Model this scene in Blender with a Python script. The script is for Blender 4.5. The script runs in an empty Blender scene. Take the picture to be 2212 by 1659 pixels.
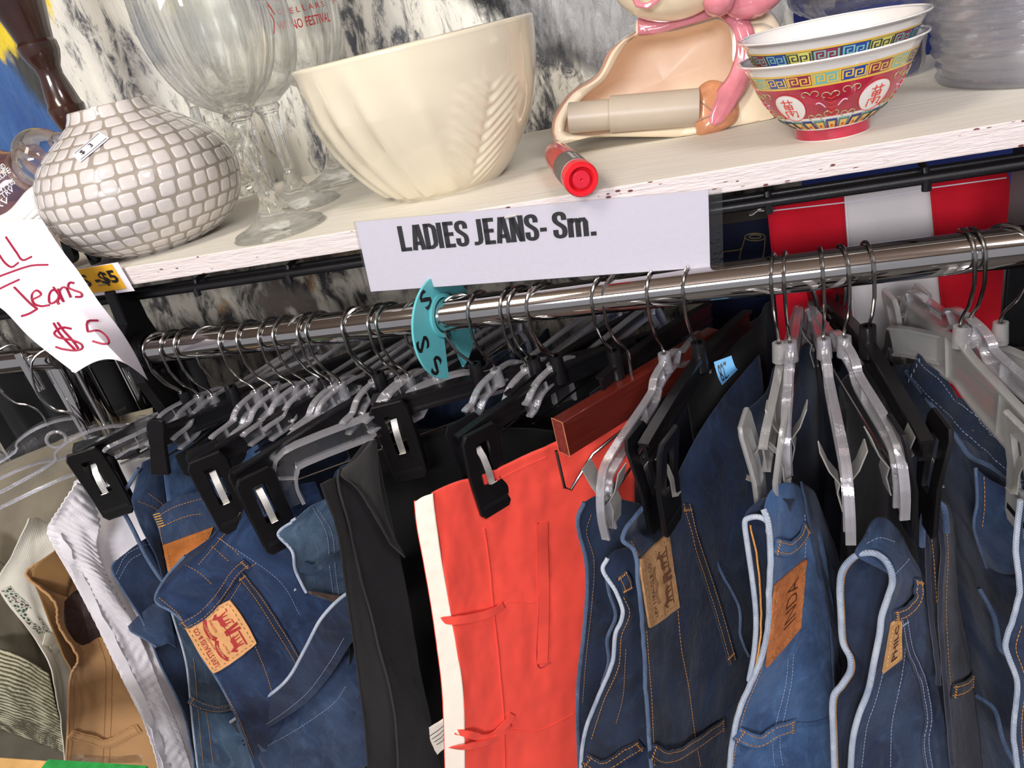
import bpy, bmesh, math, random
from mathutils import Vector, Matrix, noise
from mathutils.bvhtree import BVHTree
random.seed(7)
C = bpy.context.scene.collection
PI = math.pi
def R_(d): return math.radians(d)
# ---------------------------------------------------------------- camera
CAMP = Vector((0, 0, 1.535)); FPX = 1600.0
_pi, _ya, _ro = R_(25.82), R_(20.4), R_(-14.03)
FWD = Vector((-math.sin(_ya)*math.cos(_pi), math.cos(_ya)*math.cos(_pi), -math.sin(_pi)))
_r = Vector((math.cos(_ya), math.sin(_ya), 0)); _u = _r.cross(FWD)
RGT = _r*math.cos(_ro)+_u*math.sin(_ro); UPV = -_r*math.sin(_ro)+_u*math.cos(_ro)
cd = bpy.data.cameras.new('camera'); cam = bpy.data.objects.new('camera', cd); C.objects.link(cam)
cd.sensor_fit = 'HORIZONTAL'; cd.sensor_width = 36; cd.lens = FPX/2212*36; cd.clip_start = .02
m = Matrix((RGT, UPV, -FWD)).transposed().to_4x4(); m.translation = CAMP; cam.matrix_world = m
bpy.context.scene.camera = cam
# ---------------------------------------------------------------- world, lights, exposure
S = bpy.context.scene
S.view_settings.view_transform = 'Standard'; S.view_settings.look = 'None'
S.view_settings.gamma = 1; S.view_settings.use_curve_mapping = False
S.view_settings.exposure = 0.22
wd = bpy.data.worlds.new('world'); S.world = wd; wd.use_nodes = True
wd.node_tree.nodes['Background'].inputs[0].default_value = (0.95, 0.93, 1.0, 1)
wd.node_tree.nodes['Background'].inputs[1].default_value = 0.30
def area(name, loc, tgt, size, power, col, sy=None):
    l = bpy.data.lights.new(name, 'AREA'); l.energy = power; l.color = col; l.size = size
    if sy: l.shape = 'RECTANGLE'; l.size_y = sy
    o = bpy.data.objects.new(name, l); C.objects.link(o); o.location = loc
    o.rotation_euler = (Vector(tgt)-Vector(loc)).to_track_quat('-Z', 'Y').to_euler()
    return o
area('ceiling_light_key', (-0.75, -0.35, 2.6), (-0.3, .7, 1.2), .35, 17, (1, .93, .82), .7)
area('ceiling_light_right', (0.9, -0.5, 2.6), (0.1, .6, 1.1), .5, 15, (1, .95, .97), .5)
area('ceiling_light_aisle', (-0.3, -2.3, 2.2), (-0.3, .8, 1.1), 1.2, 54, (.97, .96, 1), .4)
# ---------------------------------------------------------------- pixel ray to world helpers
def ray(px, py): return RGT*(px-1106)-UPV*(py-829.5)+FWD*FPX
def KY(px, py, y): d = ray(px, py); return CAMP+d*(y/d.y)
def KZ(px, py, z): d = ray(px, py); return CAMP+d*((z-CAMP.z)/d.z)
def K3(p): return KY(*p)
# ---------------------------------------------------------------- tags and objects
def tag(o, label, cat, group=None, kind=None):
    if label: o['label'] = label
    if cat: o['category'] = cat
    if group: o['group'] = group
    if kind: o['kind'] = kind
    return o
def thing(name, label, cat, loc=(0, 0, 0), rz=0, group=None):
    o = bpy.data.objects.new(name, None); C.objects.link(o); o.location = loc; o.rotation_euler = (0, 0, rz)
    o.empty_display_size = .02
    return tag(o, label, cat, group)
class MB:
    def __init__(s): s.v = []; s.f = []; s.m = []; s.uv = []; s.mats = []; s.parts = []
    def mi(s, m):
        if m not in s.mats: s.mats.append(m)
        return s.mats.index(m)
    def add(s, vs, fs, m, uv=None):
        b = len(s.v); s.v += [Vector(v) for v in vs]; s.f += [[b+i for i in f] for f in fs]
        s.m += [s.mi(m)]*len(fs); s.uv += list(uv) if uv else [(v[0], v[2]) for v in vs]
        return s
    def box(s, c, d, m, rz=0, M=None):
        x, y, z = d[0]/2, d[1]/2, d[2]/2
        vs = [Vector((a*x, b*y, e*z)) for a in (-1, 1) for b in (-1, 1) for e in (-1, 1)]
        T = M if M else Matrix.Rotation(rz, 3, 'Z')
        vs = [T@v+Vector(c) for v in vs]
        return s.add(vs, [(0, 1, 3, 2), (4, 6, 7, 5), (0, 4, 5, 1), (2, 3, 7, 6), (0, 2, 6, 4), (1, 5, 7, 3)], m)
    def grid(s, P, m, uv=None, closeu=False):
        n = len(P); k = len(P[0]); vs = [p for r in P for p in r]; fs = []
        for i in range(n-1):
            for j in range(k-1 if not closeu else k):
                j2 = (j+1) % k; fs.append((i*k+j, i*k+j2, (i+1)*k+j2, (i+1)*k+j))
        return s.add(vs, fs, m, [u for r in uv for u in r] if uv else None)
    def lathe(s, prof, m, n=48, o=(0, 0, 0), rf=None):
        P = []
        for i, (r, z) in enumerate(prof):
            row = []
            for j in range(n):
                a = 2*PI*j/n; rr = r*(rf(a, z, r) if rf else 1)
                row.append(Vector((o[0]+rr*math.cos(a), o[1]+rr*math.sin(a), o[2]+z)))
            P.append(row)
        uv = [[(j/n*2*PI*max(p[0], .001), p[1]) for j in range(n)] for p in prof]
        s.grid(P, m, uv, True)
        return s
    def tube(s, pts, r, m, n=8, caps=True, rs=None):
        pts = [Vector(p) for p in pts]; k = len(pts)
        if k < 2: return s
        ref = None; P = []
        for i in range(k):
            t = (pts[min(i+1, k-1)]-pts[max(i-1, 0)])
            if t.length < 1e-9: t = Vector((0, 0, 1))
            t.normalize()
            if ref is None:
                ref = t.orthogonal().normalized()
            ref = (ref-t*ref.dot(t))
            ref = ref.normalized() if ref.length > 1e-6 else t.orthogonal().normalized()
            b = t.cross(ref); rr = rs[i] if rs else r
            P.append([pts[i]+(ref*math.cos(2*PI*j/n)+b*math.sin(2*PI*j/n))*rr for j in range(n)])
        base = len(s.v); s.grid(P, m, None, True)
        if caps:
            s.f += [[base+j for j in range(n)][::-1], [base+(k-1)*n+j for j in range(n)]]; s.m += [s.mi(m)]*2
        return s
    def sweep(s, pts, sec, side, m, caps=True):
        """sweep section [(a,b)] : a along side vector, b along normal (side x tangent)"""
        pts = [Vector(p) for p in pts]; k = len(pts); P = []
        for i in range(k):
            t = (pts[min(i+1, k-1)]-pts[max(i-1, 0)]).normalized()
            sd = side[i] if isinstance(side, list) else side
            sd = (sd-t*sd.dot(t)).normalized(); b = t.cross(sd)
            P.append([pts[i]+sd*a+b*c for a, c in sec])
        base = len(s.v); s.grid(P, m, None, True); n = len(sec)
        if caps:
            s.f += [[base+j for j in range(n)][::-1], [base+(k-1)*n+j for j in range(n)]]; s.m += [s.mi(m)]*2
        return s
    def poly(s, pts, m): return s.add(pts, [list(range(len(pts)))], m)
    def prism(s, pts, off, m):
        n = len(pts); off = Vector(off); a = [Vector(p) for p in pts]; vs = a+[p+off for p in a]
        fs = [list(range(n))[::-1], [n+i for i in range(n)]]+[(i, (i+1) % n, n+(i+1) % n, n+i) for i in range(n)]
        return s.add(vs, fs, m)
    def build(s, name, parent=None, smooth=True, ang=40, solid=0, bevel=0, sub=0, fix=True):
        for q_ in s.parts: q_.build(name, parent)
        if s.parts and not s.v: return None
        me = bpy.data.meshes.new(name)
        inv = None
        if parent is not None:
            inv = (Matrix.Translation(parent.location)@parent.rotation_euler.to_matrix().to_4x4()).inverted() if parent.parent is None else None
            if parent.parent is not None:
                pp = parent.parent; inv = (Matrix.Translation(pp.location)@pp.rotation_euler.to_matrix().to_4x4()@Matrix.Translation(parent.location)).inverted()
        vs = [inv@v for v in s.v] if inv else s.v
        org = Vector((0, 0, 0))
        if vs and parent is None:
            lo = [min(v[i] for v in vs) for i in range(3)]; hi = [max(v[i] for v in vs) for i in range(3)]
            org = Vector(((lo[0]+hi[0])/2, (lo[1]+hi[1])/2, lo[2])); vs = [v-org for v in vs]
        me.from_pydata([tuple(v) for v in vs], [], s.f)
        for mm in s.mats: me.materials.append(mm)
        me.polygons.foreach_set('material_index', s.m)
        ul = me.uv_layers.new(name='UVMap')
        for l in me.loops: ul.data[l.index].uv = s.uv[l.vertex_index] if l.vertex_index < len(s.uv) else (0, 0)
        if fix:
            bm = bmesh.new(); bm.from_mesh(me); bmesh.ops.recalc_face_normals(bm, faces=bm.faces); bm.to_mesh(me); bm.free()
        if smooth:
            me.polygons.foreach_set('use_smooth', [True]*len(me.polygons)); me.set_sharp_from_angle(angle=R_(ang))
        me.update()
        o = bpy.data.objects.new(name, me); C.objects.link(o); o.location = org
        if parent is not None: o.parent = parent
        if solid:
            md = o.modifiers.new('thickness', 'SOLIDIFY'); md.thickness = solid; md.offset = 0
        if bevel:
            md = o.modifiers.new('bevel', 'BEVEL'); md.width = bevel; md.segments = 2; md.limit_method = 'ANGLE'
        if sub:
            md = o.modifiers.new('sub', 'SUBSURF'); md.levels = sub; md.render_levels = sub
        return o
def cr(p, n=6):
    """catmull-rom resample of a list of tuples"""
    p = [Vector(q) for q in p]
    if len(p) < 3: return [p[0].lerp(p[-1], i/n) for i in range(n+1)]
    out = []
    for i in range(len(p)-1):
        a = p[max(i-1, 0)]; b = p[i]; c = p[i+1]; d = p[min(i+2, len(p)-1)]
        if i == 0: a = b*2-c
        if i == len(p)-2: d = c*2-b
        for k in range(n):
            t = k/n
            out.append(.5*((2*b)+(c-a)*t+(2*a-5*b+4*c-d)*t*t+(3*b-a-3*c+d)*t**3))
    out.append(p[-1]); return out
# ---------------------------------------------------------------- materials
def lin(c):
    if isinstance(c, str): c = tuple(int(c[i:i+2], 16)/255 for i in (0, 2, 4))
    return tuple((x/12.92 if x <= .04045 else ((x+.055)/1.055)**2.4) for x in c)+(1,)
MC = {}
class NT:
    def __init__(s, name):
        s.m = bpy.data.materials.new(name); s.m.use_nodes = True; s.t = s.m.node_tree; s.b = s.t.nodes['Principled BSDF']
    def n(s, typ, **kw):
        x = s.t.nodes.new(typ)
        for k, v in kw.items():
            if k.startswith('i_'):
                key = k[2:]; key = int(key) if key.isdigit() else key.replace('_', ' ')
                if hasattr(v, 'is_linked') or isinstance(v, bpy.types.NodeSocket): s.t.links.new(v, x.inputs[key])
                else: x.inputs[key].default_value = v
            else: setattr(x, k, v)
        return x
    def link(s, a, b): s.t.links.new(a, b)
    def coord(s, which='Object', scale=(1, 1, 1), rot=(0, 0, 0), loc=(0, 0, 0)):
        tc = s.n('ShaderNodeTexCoord'); mp = s.n('ShaderNodeMapping')
        s.link(tc.outputs[which], mp.inputs[0]); mp.inputs['Scale'].default_value = scale; mp.inputs['Rotation'].default_value = rot; mp.inputs['Location'].default_value = loc
        return mp.outputs[0]
    def noise(s, vec, scale, detail=4, rough=.5, dist=0):
        x = s.n('ShaderNodeTexNoise'); s.link(vec, x.inputs['Vector']); x.inputs['Scale'].default_value = scale
        x.inputs['Detail'].default_value = detail; x.inputs['Roughness'].default_value = rough; x.inputs['Distortion'].default_value = dist
        return x.outputs['Fac']
    def ramp(s, fac, stops, interp='LINEAR'):
        x = s.n('ShaderNodeValToRGB'); s.link(fac, x.inputs[0]); e = x.color_ramp.elements; x.color_ramp.interpolation = interp
        while len(e) < len(stops): e.new(.5)
        for i, (p, c) in enumerate(stops): e[i].position = p; e[i].color = c if not isinstance(c, str) else lin(c)
        return x.outputs[0]
    def mix(s, fac, a, b, mode='MIX'):
        x = s.n('ShaderNodeMix', data_type='RGBA', blend_type=mode)
        for sock, v in ((x.inputs['Factor'], fac), (x.inputs['A'], a), (x.inputs['B'], b)):
            if isinstance(v, bpy.types.NodeSocket): s.link(v, sock)
            elif isinstance(v, str): sock.default_value = lin(v)
            else: sock.default_value = v
        return x.outputs['Result']
    def math(s, op, a, b=0):
        x = s.n('ShaderNodeMath', operation=op)
        for i, v in enumerate((a, b)):
            if isinstance(v, bpy.types.NodeSocket): s.link(v, x.inputs[i])
            else: x.inputs[i].default_value = v
        return x.outputs[0]
    def bump(s, h, st=.3, dist=.001):
        x = s.n('ShaderNodeBump'); s.link(h, x.inputs['Height']); x.inputs['Strength'].default_value = st; x.inputs['Distance'].default_value = dist
        s.link(x.outputs[0], s.b.inputs['Normal']); return x
    def setc(s, c):
        if isinstance(c, bpy.types.NodeSocket): s.link(c, s.b.inputs['Base Color'])
        else: s.b.inputs['Base Color'].default_value = lin(c)
    def p(s, **k):
        for a, v in k.items(): s.b.inputs[a.replace('_', ' ')].default_value = v
        return s
def flat(name, col, rough=.5, metal=0, nz=.06, coat=0, sc=60, bump=0, trans=0, ior=1.45, spec=.5, sheen=0):
    if name in MC: return MC[name]
    t = NT(name); v = t.coord(); n = t.noise(v, sc, 5)
    d = t.ramp(n, [(.3, (1-nz*2, 1-nz*2, 1-nz*2, 1)), (.7, (1+nz, 1+nz, 1+nz, 1))])
    t.setc(t.mix(1.0, lin(col), d, 'MULTIPLY'))
    t.p(Roughness=rough, Metallic=metal, Coat_Weight=coat, IOR=ior, Transmission_Weight=trans, Specular_IOR_Level=spec, Sheen_Weight=sheen)
    t.b.inputs['Coat Roughness'].default_value = .04
    if bump: t.bump(t.noise(v, sc*6, 3), bump, .0006)
    MC[name] = t.m; return t.m
def denim(name, dark, light, fade, edge=False, tw=.0013):
    t = NT(name); uv = t.coord('UV')
    sx = t.n('ShaderNodeSeparateXYZ'); t.link(uv, sx.inputs[0])
    warp = t.noise(uv, 300, 2)
    k = t.math('ADD', t.math('MULTIPLY', sx.outputs[0], .75), sx.outputs[1])
    ph = t.math('ADD', t.math('MULTIPLY', k, 2*PI/tw), t.math('MULTIPLY', warp, 2.2))
    w = t.math('ADD', t.math('MULTIPLY', t.math('SINE', ph), .5), .5)
    slub = t.noise(t.coord('UV', (900, 120, 1)), 1, 3, .6)
    mv = t.noise(uv, 11, 6, .65); mw = t.noise(t.coord('UV', (1, .55, 1), (0, 0, .5)), 75, 5, .65, .8)
    base = t.mix(t.math('MULTIPLY', w, .75), dark, light)
    base = t.mix(t.math('MULTIPLY', slub, .55), base, light)
    fd = t.ramp(mv, [(.42, (0, 0, 0, 1)), (.68, (1, 1, 1, 1))]); fd2 = t.ramp(mw, [(.5, (0, 0, 0, 1)), (.75, (1, 1, 1, 1))])
    base = t.mix(t.math('MULTIPLY', fd, .42), base, fade); base = t.mix(t.math('MULTIPLY', fd2, .45), base, fade)
    base = t.mix(t.math('MULTIPLY', t.ramp(mv, [(.25, (1, 1, 1, 1)), (.45, (0, 0, 0, 1))]), .75), base, dark)
    hs = t.n('ShaderNodeHueSaturation'); t.link(base, hs.inputs['Color']); hs.inputs['Value'].default_value = .74; hs.inputs['Saturation'].default_value = 1.02; base = hs.outputs[0] if not edge else base
    t.setc(base); t.p(Roughness=.88, Sheen_Weight=.15, Specular_IOR_Level=.2)
    h = t.math('ADD', t.math('MULTIPLY', w, .5), t.math('MULTIPLY', mw, 3.2)); t.bump(h, .55, .0009)
    return t.m
def clearmat(name, tint=(.93, .94, .95), gl=.5, base=.06, rough=.06, milk=0, milkc=(.8, .8, .82)):
    """clear moulded plastic: see-through body, fresnel gloss, brighter at grazing edges"""
    t = NT(name); t.t.nodes.remove(t.b)
    out = [n for n in t.t.nodes if n.type == 'OUTPUT_MATERIAL'][0]
    nz = t.noise(t.coord(), 260, 3); bp = t.n('ShaderNodeBump'); t.link(nz, bp.inputs['Height']); bp.inputs['Strength'].default_value = .25; bp.inputs['Distance'].default_value = .0008
    tr = t.n('ShaderNodeBsdfTransparent'); tr.inputs[0].default_value = (*tint, 1)
    gg = t.n('ShaderNodeBsdfGlossy'); gg.inputs['Roughness'].default_value = rough; t.link(bp.outputs[0], gg.inputs['Normal'])
    df = t.n('ShaderNodeBsdfDiffuse'); df.inputs[0].default_value = (*milkc, 1)
    fr = t.n('ShaderNodeLayerWeight'); fr.inputs['Blend'].default_value = .32; t.link(bp.outputs[0], fr.inputs['Normal'])
    f = t.math('ADD', t.math('MULTIPLY', fr.outputs['Facing'], gl), base)
    m1 = t.n('ShaderNodeMixShader'); t.link(f, m1.inputs[0]); t.link(tr.outputs[0], m1.inputs[1]); t.link(gg.outputs[0], m1.inputs[2])
    m2 = t.n('ShaderNodeMixShader'); m2.inputs[0].default_value = milk; t.link(m1.outputs[0], m2.inputs[1]); t.link(df.outputs[0], m2.inputs[2])
    t.link(m2.outputs[0], out.inputs[0]); return t.m
M = {}
M['black_plastic'] = flat('black_plastic', '121113', .30, nz=.05, bump=.15)
M['black_metal'] = flat('black_metal', '161518', .38, nz=.1, bump=.2)
M['chrome'] = flat('chrome', 'd8d6d4', .07, 1, nz=.02)
M['wire'] = flat('wire_steel', 'a8a5a2', .2, 1, nz=.06)
M['steel'] = flat('clip_steel', 'cfcdc8', .48, .8, nz=.10, bump=.2)
M['clear'] = clearmat('clear_plastic', gl=.6, base=.07, milk=.02)
M['clear_rim'] = clearmat('clear_plastic_rim', (.88, .88, .91), .75, .20, .07, .17, (.82, .80, .84))
M['frost'] = clearmat('frosted_plastic', (.86, .86, .85), .35, .12, .16, .34, (.55, .55, .54))
M['film'] = clearmat('clear_film', (.86, .87, .88), .5, .10, .12)
M['wood_red'] = None
t = NT('cherry_wood'); v = t.coord('Object', (1, 1, 1)); g = t.noise(t.coord('Object', (40, 6, 260)), 1, 5, .6)
t.setc(t.mix(g, '44130d', '66231a')); t.p(Roughness=.28, Coat_Weight=.5); t.bump(g, .1, .0004); M['wood_red'] = t.m
M['wood_end'] = flat('cherry_end_grain', '7b2f28', .6, nz=.15, sc=300)
M['wood_dark'] = flat('dark_turned_wood', '3a211a', .22, nz=.25, coat=.8, sc=30)
M['wood_trim'] = flat('worn_corner_wood', 'c98a55', .6)
M['pine'] = flat('pine_edge', 'dcae6c', .6, nz=.15, sc=30)
M['paper'] = flat('white_paper', 'ece6f0', .75, nz=.01, sc=200)
M['paper_y'] = flat('yellow_card', 'f3b72e', .6, nz=.03)
M['ink'] = flat('black_ink', '1c1718', .4)
M['ink_red'] = flat('red_marker_ink', 'a3183f', .5)
M['porcelain'] = flat('white_porcelain', 'e9e6e2', .12, coat=.6, nz=.01)
M['cream'] = flat('cream_glaze', 'e0d6be', .10, coat=.9, nz=.02, sc=12)
M['red_pl'] = flat('red_plastic', 'e0202c', .3, nz=.03)
M['red_pl2'] = flat('red_plastic_inner', 'd01c34', .45, nz=.03)
M['red_clear'] = flat('red_translucent_plastic', 'b8202a', .12, coat=.6, nz=.1)
M['grey_label'] = flat('grey_label', '5d5752', .45)
M['white_ink'] = flat('white_ink', 'efefef', .5)
M['red_print'] = flat('red_print', 'd0363c', .4)
M['teal'] = flat('teal_plastic', '5fb7bd', .42, nz=.03)
M['blue_tape'] = flat('blue_tape', '5f9fd0', .6, nz=.05)
M['green_tape'] = flat('green_label', '2f9d4a', .35, nz=.15, sc=90)
M['navy'] = flat('navy_wall_paint', '142a72', .7, nz=.08, sc=8)
M['card'] = flat('brown_card', '4d463f', .8)
M['thread'] = flat('orange_thread', 'c98b46', .8, nz=.2, sc=900)
M['thread_d'] = flat('dull_thread', '9c7448', .8, nz=.2, sc=900)
M['thread_b'] = flat('pale_thread', '8f98b0', .8, nz=.2, sc=900)
M['thread_y'] = flat('yellow_bartack', 'e0a63c', .8, nz=.2, sc=900)
# goblet glass
def glassmat(name, col, rough=0.0, mixf=.35):
    t = NT(name); out = [n for n in t.t.nodes if n.type == 'OUTPUT_MATERIAL'][0]; t.t.nodes.remove(t.b)
    g = t.n('ShaderNodeBsdfGlass'); g.inputs['Color'].default_value = col; g.inputs['IOR'].default_value = 1.45; g.inputs['Roughness'].default_value = rough
    tr = t.n('ShaderNodeBsdfTransparent'); tr.inputs[0].default_value = col
    mx = t.n('ShaderNodeMixShader'); mx.inputs[0].default_value = mixf; t.link(g.outputs[0], mx.inputs[1]); t.link(tr.outputs[0], mx.inputs[2]); t.link(mx.outputs[0], out.inputs[0]); return t.m
M['glass'] = glassmat('drinking_glass', (.995, 1, .995, 1), 0, .22)
M['glass_pink'] = glassmat('pink_decanter_glass', (.95, .84, .82, 1), .03, .3)
M['glass_grey'] = clearmat('clear_platter_glass', (.9, .9, .91), .6, .12, .12, .16, (.55, .56, .60))
# text as 2-D mesh
def text2d(body, size=1.0, bold=0.0, sx=1.0, space=1.0):
    cu = bpy.data.curves.new('text', 'FONT'); cu.body = body; cu.size = size; cu.offset = bold; cu.resolution_u = 2; cu.space_character = space
    o = bpy.data.objects.new('text', cu); C.objects.link(o)
    dg = bpy.context.evaluated_depsgraph_get(); me = bpy.data.meshes.new_from_object(o.evaluated_get(dg))
    vs = [(v.co.x*sx, v.co.y) for v in me.vertices]; fs = [tuple(p.vertices) for p in me.polygons]
    bpy.data.objects.remove(o); bpy.data.curves.remove(cu); bpy.data.meshes.remove(me)
    return vs, fs
def norm2d(vf, w=None, h=None, x0=0, y0=0):
    vs, fs = vf; ax = min(v[0] for v in vs); bx = max(v[0] for v in vs); ay = min(v[1] for v in vs); by = max(v[1] for v in vs)
    kx = w/(bx-ax); ky = h/(by-ay) if h else kx
    return [((x-ax)*kx+x0, (y-ay)*ky+y0) for x, y in vs], fs
def stroke2d(pts, w, n=5, closed=False):
    p = [(q.x, q.y) for q in cr([(a, b, 0) for a, b in pts], n)] if n > 1 else pts
    vs = []; fs = []
    for i in range(len(p)):
        a = p[max(i-1, 0)]; b = p[min(i+1, len(p)-1)]; dx, dy = b[0]-a[0], b[1]-a[1]; L = math.hypot(dx, dy) or 1
        vs += [(p[i][0]-dy/L*w/2, p[i][1]+dx/L*w/2), (p[i][0]+dy/L*w/2, p[i][1]-dx/L*w/2)]
        if i: k = 2*i; fs.append((k-2, k-1, k+1, k))
    return vs, fs
def put2d(mb, vf, fn, m): mb.add([fn(x, y) for x, y in vf[0]], vf[1], m); return mb
# ================================================================ SETTING
def struct(name, mb, **k): o = mb.build(name, **k); o['kind'] = 'structure'; return o
t = NT('store_floor'); v = t.coord(); t.setc(t.mix(t.noise(v, 3, 4), '4b4540', '5f5850')); t.p(Roughness=.6); M['floor'] = t.m
struct('floor', MB().box((0, -.3, -.05), (7, 5.2, .1), M['floor']))
t = NT('tan_ceiling_boards'); v = t.coord(); wv = t.n('ShaderNodeTexWave', wave_type='BANDS', bands_direction='Y'); t.link(v, wv.inputs[0]); wv.inputs['Scale'].default_value = 1.1
t.setc(t.mix(t.ramp(wv.outputs[0], [(.0, (0, 0, 0, 1)), (.08, (1, 1, 1, 1))]), '2c221c', '9c8674')); t.p(Roughness=.7); M['ceil'] = t.m
struct('ceiling', MB().box((0, -.3, 2.8), (7, 5.2, .1), M['ceil']))
struct('wall_back', MB().box((0, 1.75, 1.37), (7, .1, 2.76), M['navy']))
# ================================================================ PAINTING behind the shelf
t = NT('palette_knife_paint'); v = t.coord('Object')
vs_ = t.coord('Object', (16, 1, 4.2), (0, R_(-28), 0)); vf_ = t.coord('Object', (60, 1, 22), (0, R_(-28), 0))
a = t.noise(vs_, 1.0, 6, .62, .6); b = t.noise(vf_, 1.0, 6, .75, .8); c3 = t.noise(t.coord('Object', (9, 1, 9), (0, .5, 0)), 1, 3)
f = t.math('ADD', t.math('MULTIPLY', a, .5), t.math('MULTIPLY', b, .5))
white = t.mix(t.ramp(a, [(.3, (0, 0, 0, 1)), (.7, (1, 1, 1, 1))]), 'cfcdc6', 'f0ede0')
sp = t.n('ShaderNodeSeparateXYZ'); t.link(v, sp.inputs[0]); X_ = sp.outputs[0]; Z_ = sp.outputs[2]
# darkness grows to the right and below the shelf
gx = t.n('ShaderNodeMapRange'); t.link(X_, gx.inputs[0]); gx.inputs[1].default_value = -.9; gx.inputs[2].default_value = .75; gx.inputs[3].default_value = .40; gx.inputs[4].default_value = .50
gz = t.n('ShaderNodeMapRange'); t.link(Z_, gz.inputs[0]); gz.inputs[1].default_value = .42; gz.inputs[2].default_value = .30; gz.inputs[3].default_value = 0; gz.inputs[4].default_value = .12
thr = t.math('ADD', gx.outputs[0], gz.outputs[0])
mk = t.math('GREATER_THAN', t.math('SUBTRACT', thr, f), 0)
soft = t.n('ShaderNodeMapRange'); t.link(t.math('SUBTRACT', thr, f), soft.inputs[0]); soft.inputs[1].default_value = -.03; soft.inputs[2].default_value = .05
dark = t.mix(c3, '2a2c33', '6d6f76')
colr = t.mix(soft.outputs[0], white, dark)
# lower part: umber and ochre daubs
low = t.n('ShaderNodeMapRange'); t.link(Z_, low.inputs[0]); low.inputs[1].default_value = .43; low.inputs[2].default_value = .36
um = t.mix(t.ramp(t.noise(t.coord('Object', (22, 1, 12), (0, R_(-28), 0)), 1, 5, .65, .8), [(.42, (0, 0, 0, 1)), (.55, (1, 1, 1, 1))]), '2a2422', 'd6cdbb')
um = t.mix(t.ramp(t.noise(t.coord('Object', (7, 1, 7)), 1, 3), [(.62, (0, 0, 0, 1)), (.68, (1, 1, 1, 1))]), um, 'b98a4a')
um = t.mix(t.ramp(t.noise(t.coord('Object', (9, 1, 6), (0, R_(-30), 0), (3, 0, 1)), 1, 4), [(.57, (0, 0, 0, 1)), (.62, (1, 1, 1, 1))]), um, '6b5f55')
colr = t.mix(t.math('MULTIPLY', low.outputs[0], .85), colr, um)
def blob(x0, z0, ax, az, thr_, soft_, rot=0):
    mp = t.coord('Object'); s2 = t.n('ShaderNodeSeparateXYZ'); t.link(mp, s2.inputs[0])
    dx = t.math('SUBTRACT', s2.outputs[0], x0); dz = t.math('SUBTRACT', s2.outputs[2], z0)
    cr_, sr_ = math.cos(rot), math.sin(rot)
    u = t.math('DIVIDE', t.math('ADD', t.math('MULTIPLY', dx, cr_), t.math('MULTIPLY', dz, sr_)), ax)
    w = t.math('DIVIDE', t.math('SUBTRACT', t.math('MULTIPLY', dz, cr_), t.math('MULTIPLY', dx, sr_)), az)
    d = t.math('SQRT', t.math('ADD', t.math('MULTIPLY', u, u), t.math('MULTIPLY', w, w)))
    d = t.math('ADD', d, t.math('MULTIPLY', t.math('SUBTRACT', t.noise(vf_, .6, 5, .7), .5), .9))
    mr = t.n('ShaderNodeMapRange'); t.link(d, mr.inputs[0]); mr.inputs[1].default_value = thr_+soft_; mr.inputs[2].default_value = thr_-soft_
    return mr.outputs[0]
PX0, PX1, PZ0, PZ1, PY = -1.62, .075, .90, 1.86, 1.03
ocx, ocz = (PX0+PX1)/2, PZ0
def pp(px, py): q = KY(px, py, PY); return q.x-ocx, q.z-ocz
q = pp(60, 330); colr = t.mix(blob(q[0]-.06, q[1]-.0, .17, .20, 1, .06), colr, t.mix(c3, '1f3d80', '4d7cb5'))
q = pp(120, 200); colr = t.mix(blob(q[0]-.01, q[1], .03, .17, 1, .3, R_(20)), colr, '3c3d3a')
q = pp(20, 20); colr = t.mix(blob(q[0]-.05, q[1]+.03, .14, .085, 1, .08), colr, t.mix(b, 'd8b520', 'f0dc3c'))
q = pp(1230, 60); colr = t.mix(blob(q[0], q[1], .035, .30, 1, .25, R_(52)), colr, '15161a')
q = pp(1330, -60); colr = t.mix(blob(q[0]+.08, q[1]+.03, .20, .16, 1, .15), colr, t.mix(b, '8f8f91', 'b4b4b4'))
t.setc(colr); t.p(Roughness=.45); t.bump(t.math('ADD', t.math('MULTIPLY', f, 1.0), t.math('MULTIPLY', soft.outputs[0], .25)), .9, .006); M['painting'] = t.m
M['canvas'] = flat('canvas_edge', 'cfc8ba', .8)
pt = thing('abstract_painting', 'large abstract painting in white, black, blue and yellow leaning behind the shelf', 'painting', (ocx, PY, PZ0))
mb = MB(); nx, nz_ = 120, 70
mb.grid([[Vector((PX0+(PX1-PX0)*i/nx, PY, PZ0+(PZ1-PZ0)*j/nz_)) for i in range(nx+1)] for j in range(nz_+1)], M['painting'])
mb.build('painted_canvas', pt, fix=False)
MB().box((ocx, PY+.013, (PZ0+PZ1)/2), (PX1-PX0, .02, PZ1-PZ0), M['canvas']).build('stretcher', pt, smooth=False)
# ================================================================ SHELF
SZ = 1.3927; SF = .612; ST = .0191; SB = 1.0
t = NT('white_painted_board'); v = t.coord('Object'); g = t.noise(t.coord('Object', (8, 110, 110)), 1, 5, .6); h = t.noise(t.coord('Object', (60, 60, 500)), 1, 4, .6)
chip = t.n('ShaderNodeTexVoronoi'); t.link(t.coord('Object', (95, 95, 210)), chip.inputs[0]); chip.inputs['Scale'].default_value = 1
ng = t.n('ShaderNodeNewGeometry'); sn = t.n('ShaderNodeSeparateXYZ'); t.link(ng.outputs['Normal'], sn.inputs[0])
fy = t.math('LESS_THAN', sn.outputs[1], -.5)
zz = t.n('ShaderNodeSeparateXYZ'); t.link(v, zz.inputs[0])
r1 = t.math('MULTIPLY', t.math('LESS_THAN', chip.outputs['Distance'], .22), t.math('GREATER_THAN', t.noise(t.coord('Object', (14, 14, 160)), 1, 2), .56))
cbase = t.mix(g, 'd0ccc0', 'e2ddd2')
cb2 = t.mix(h, 'c6bbb8', 'e8dddb')
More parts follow.
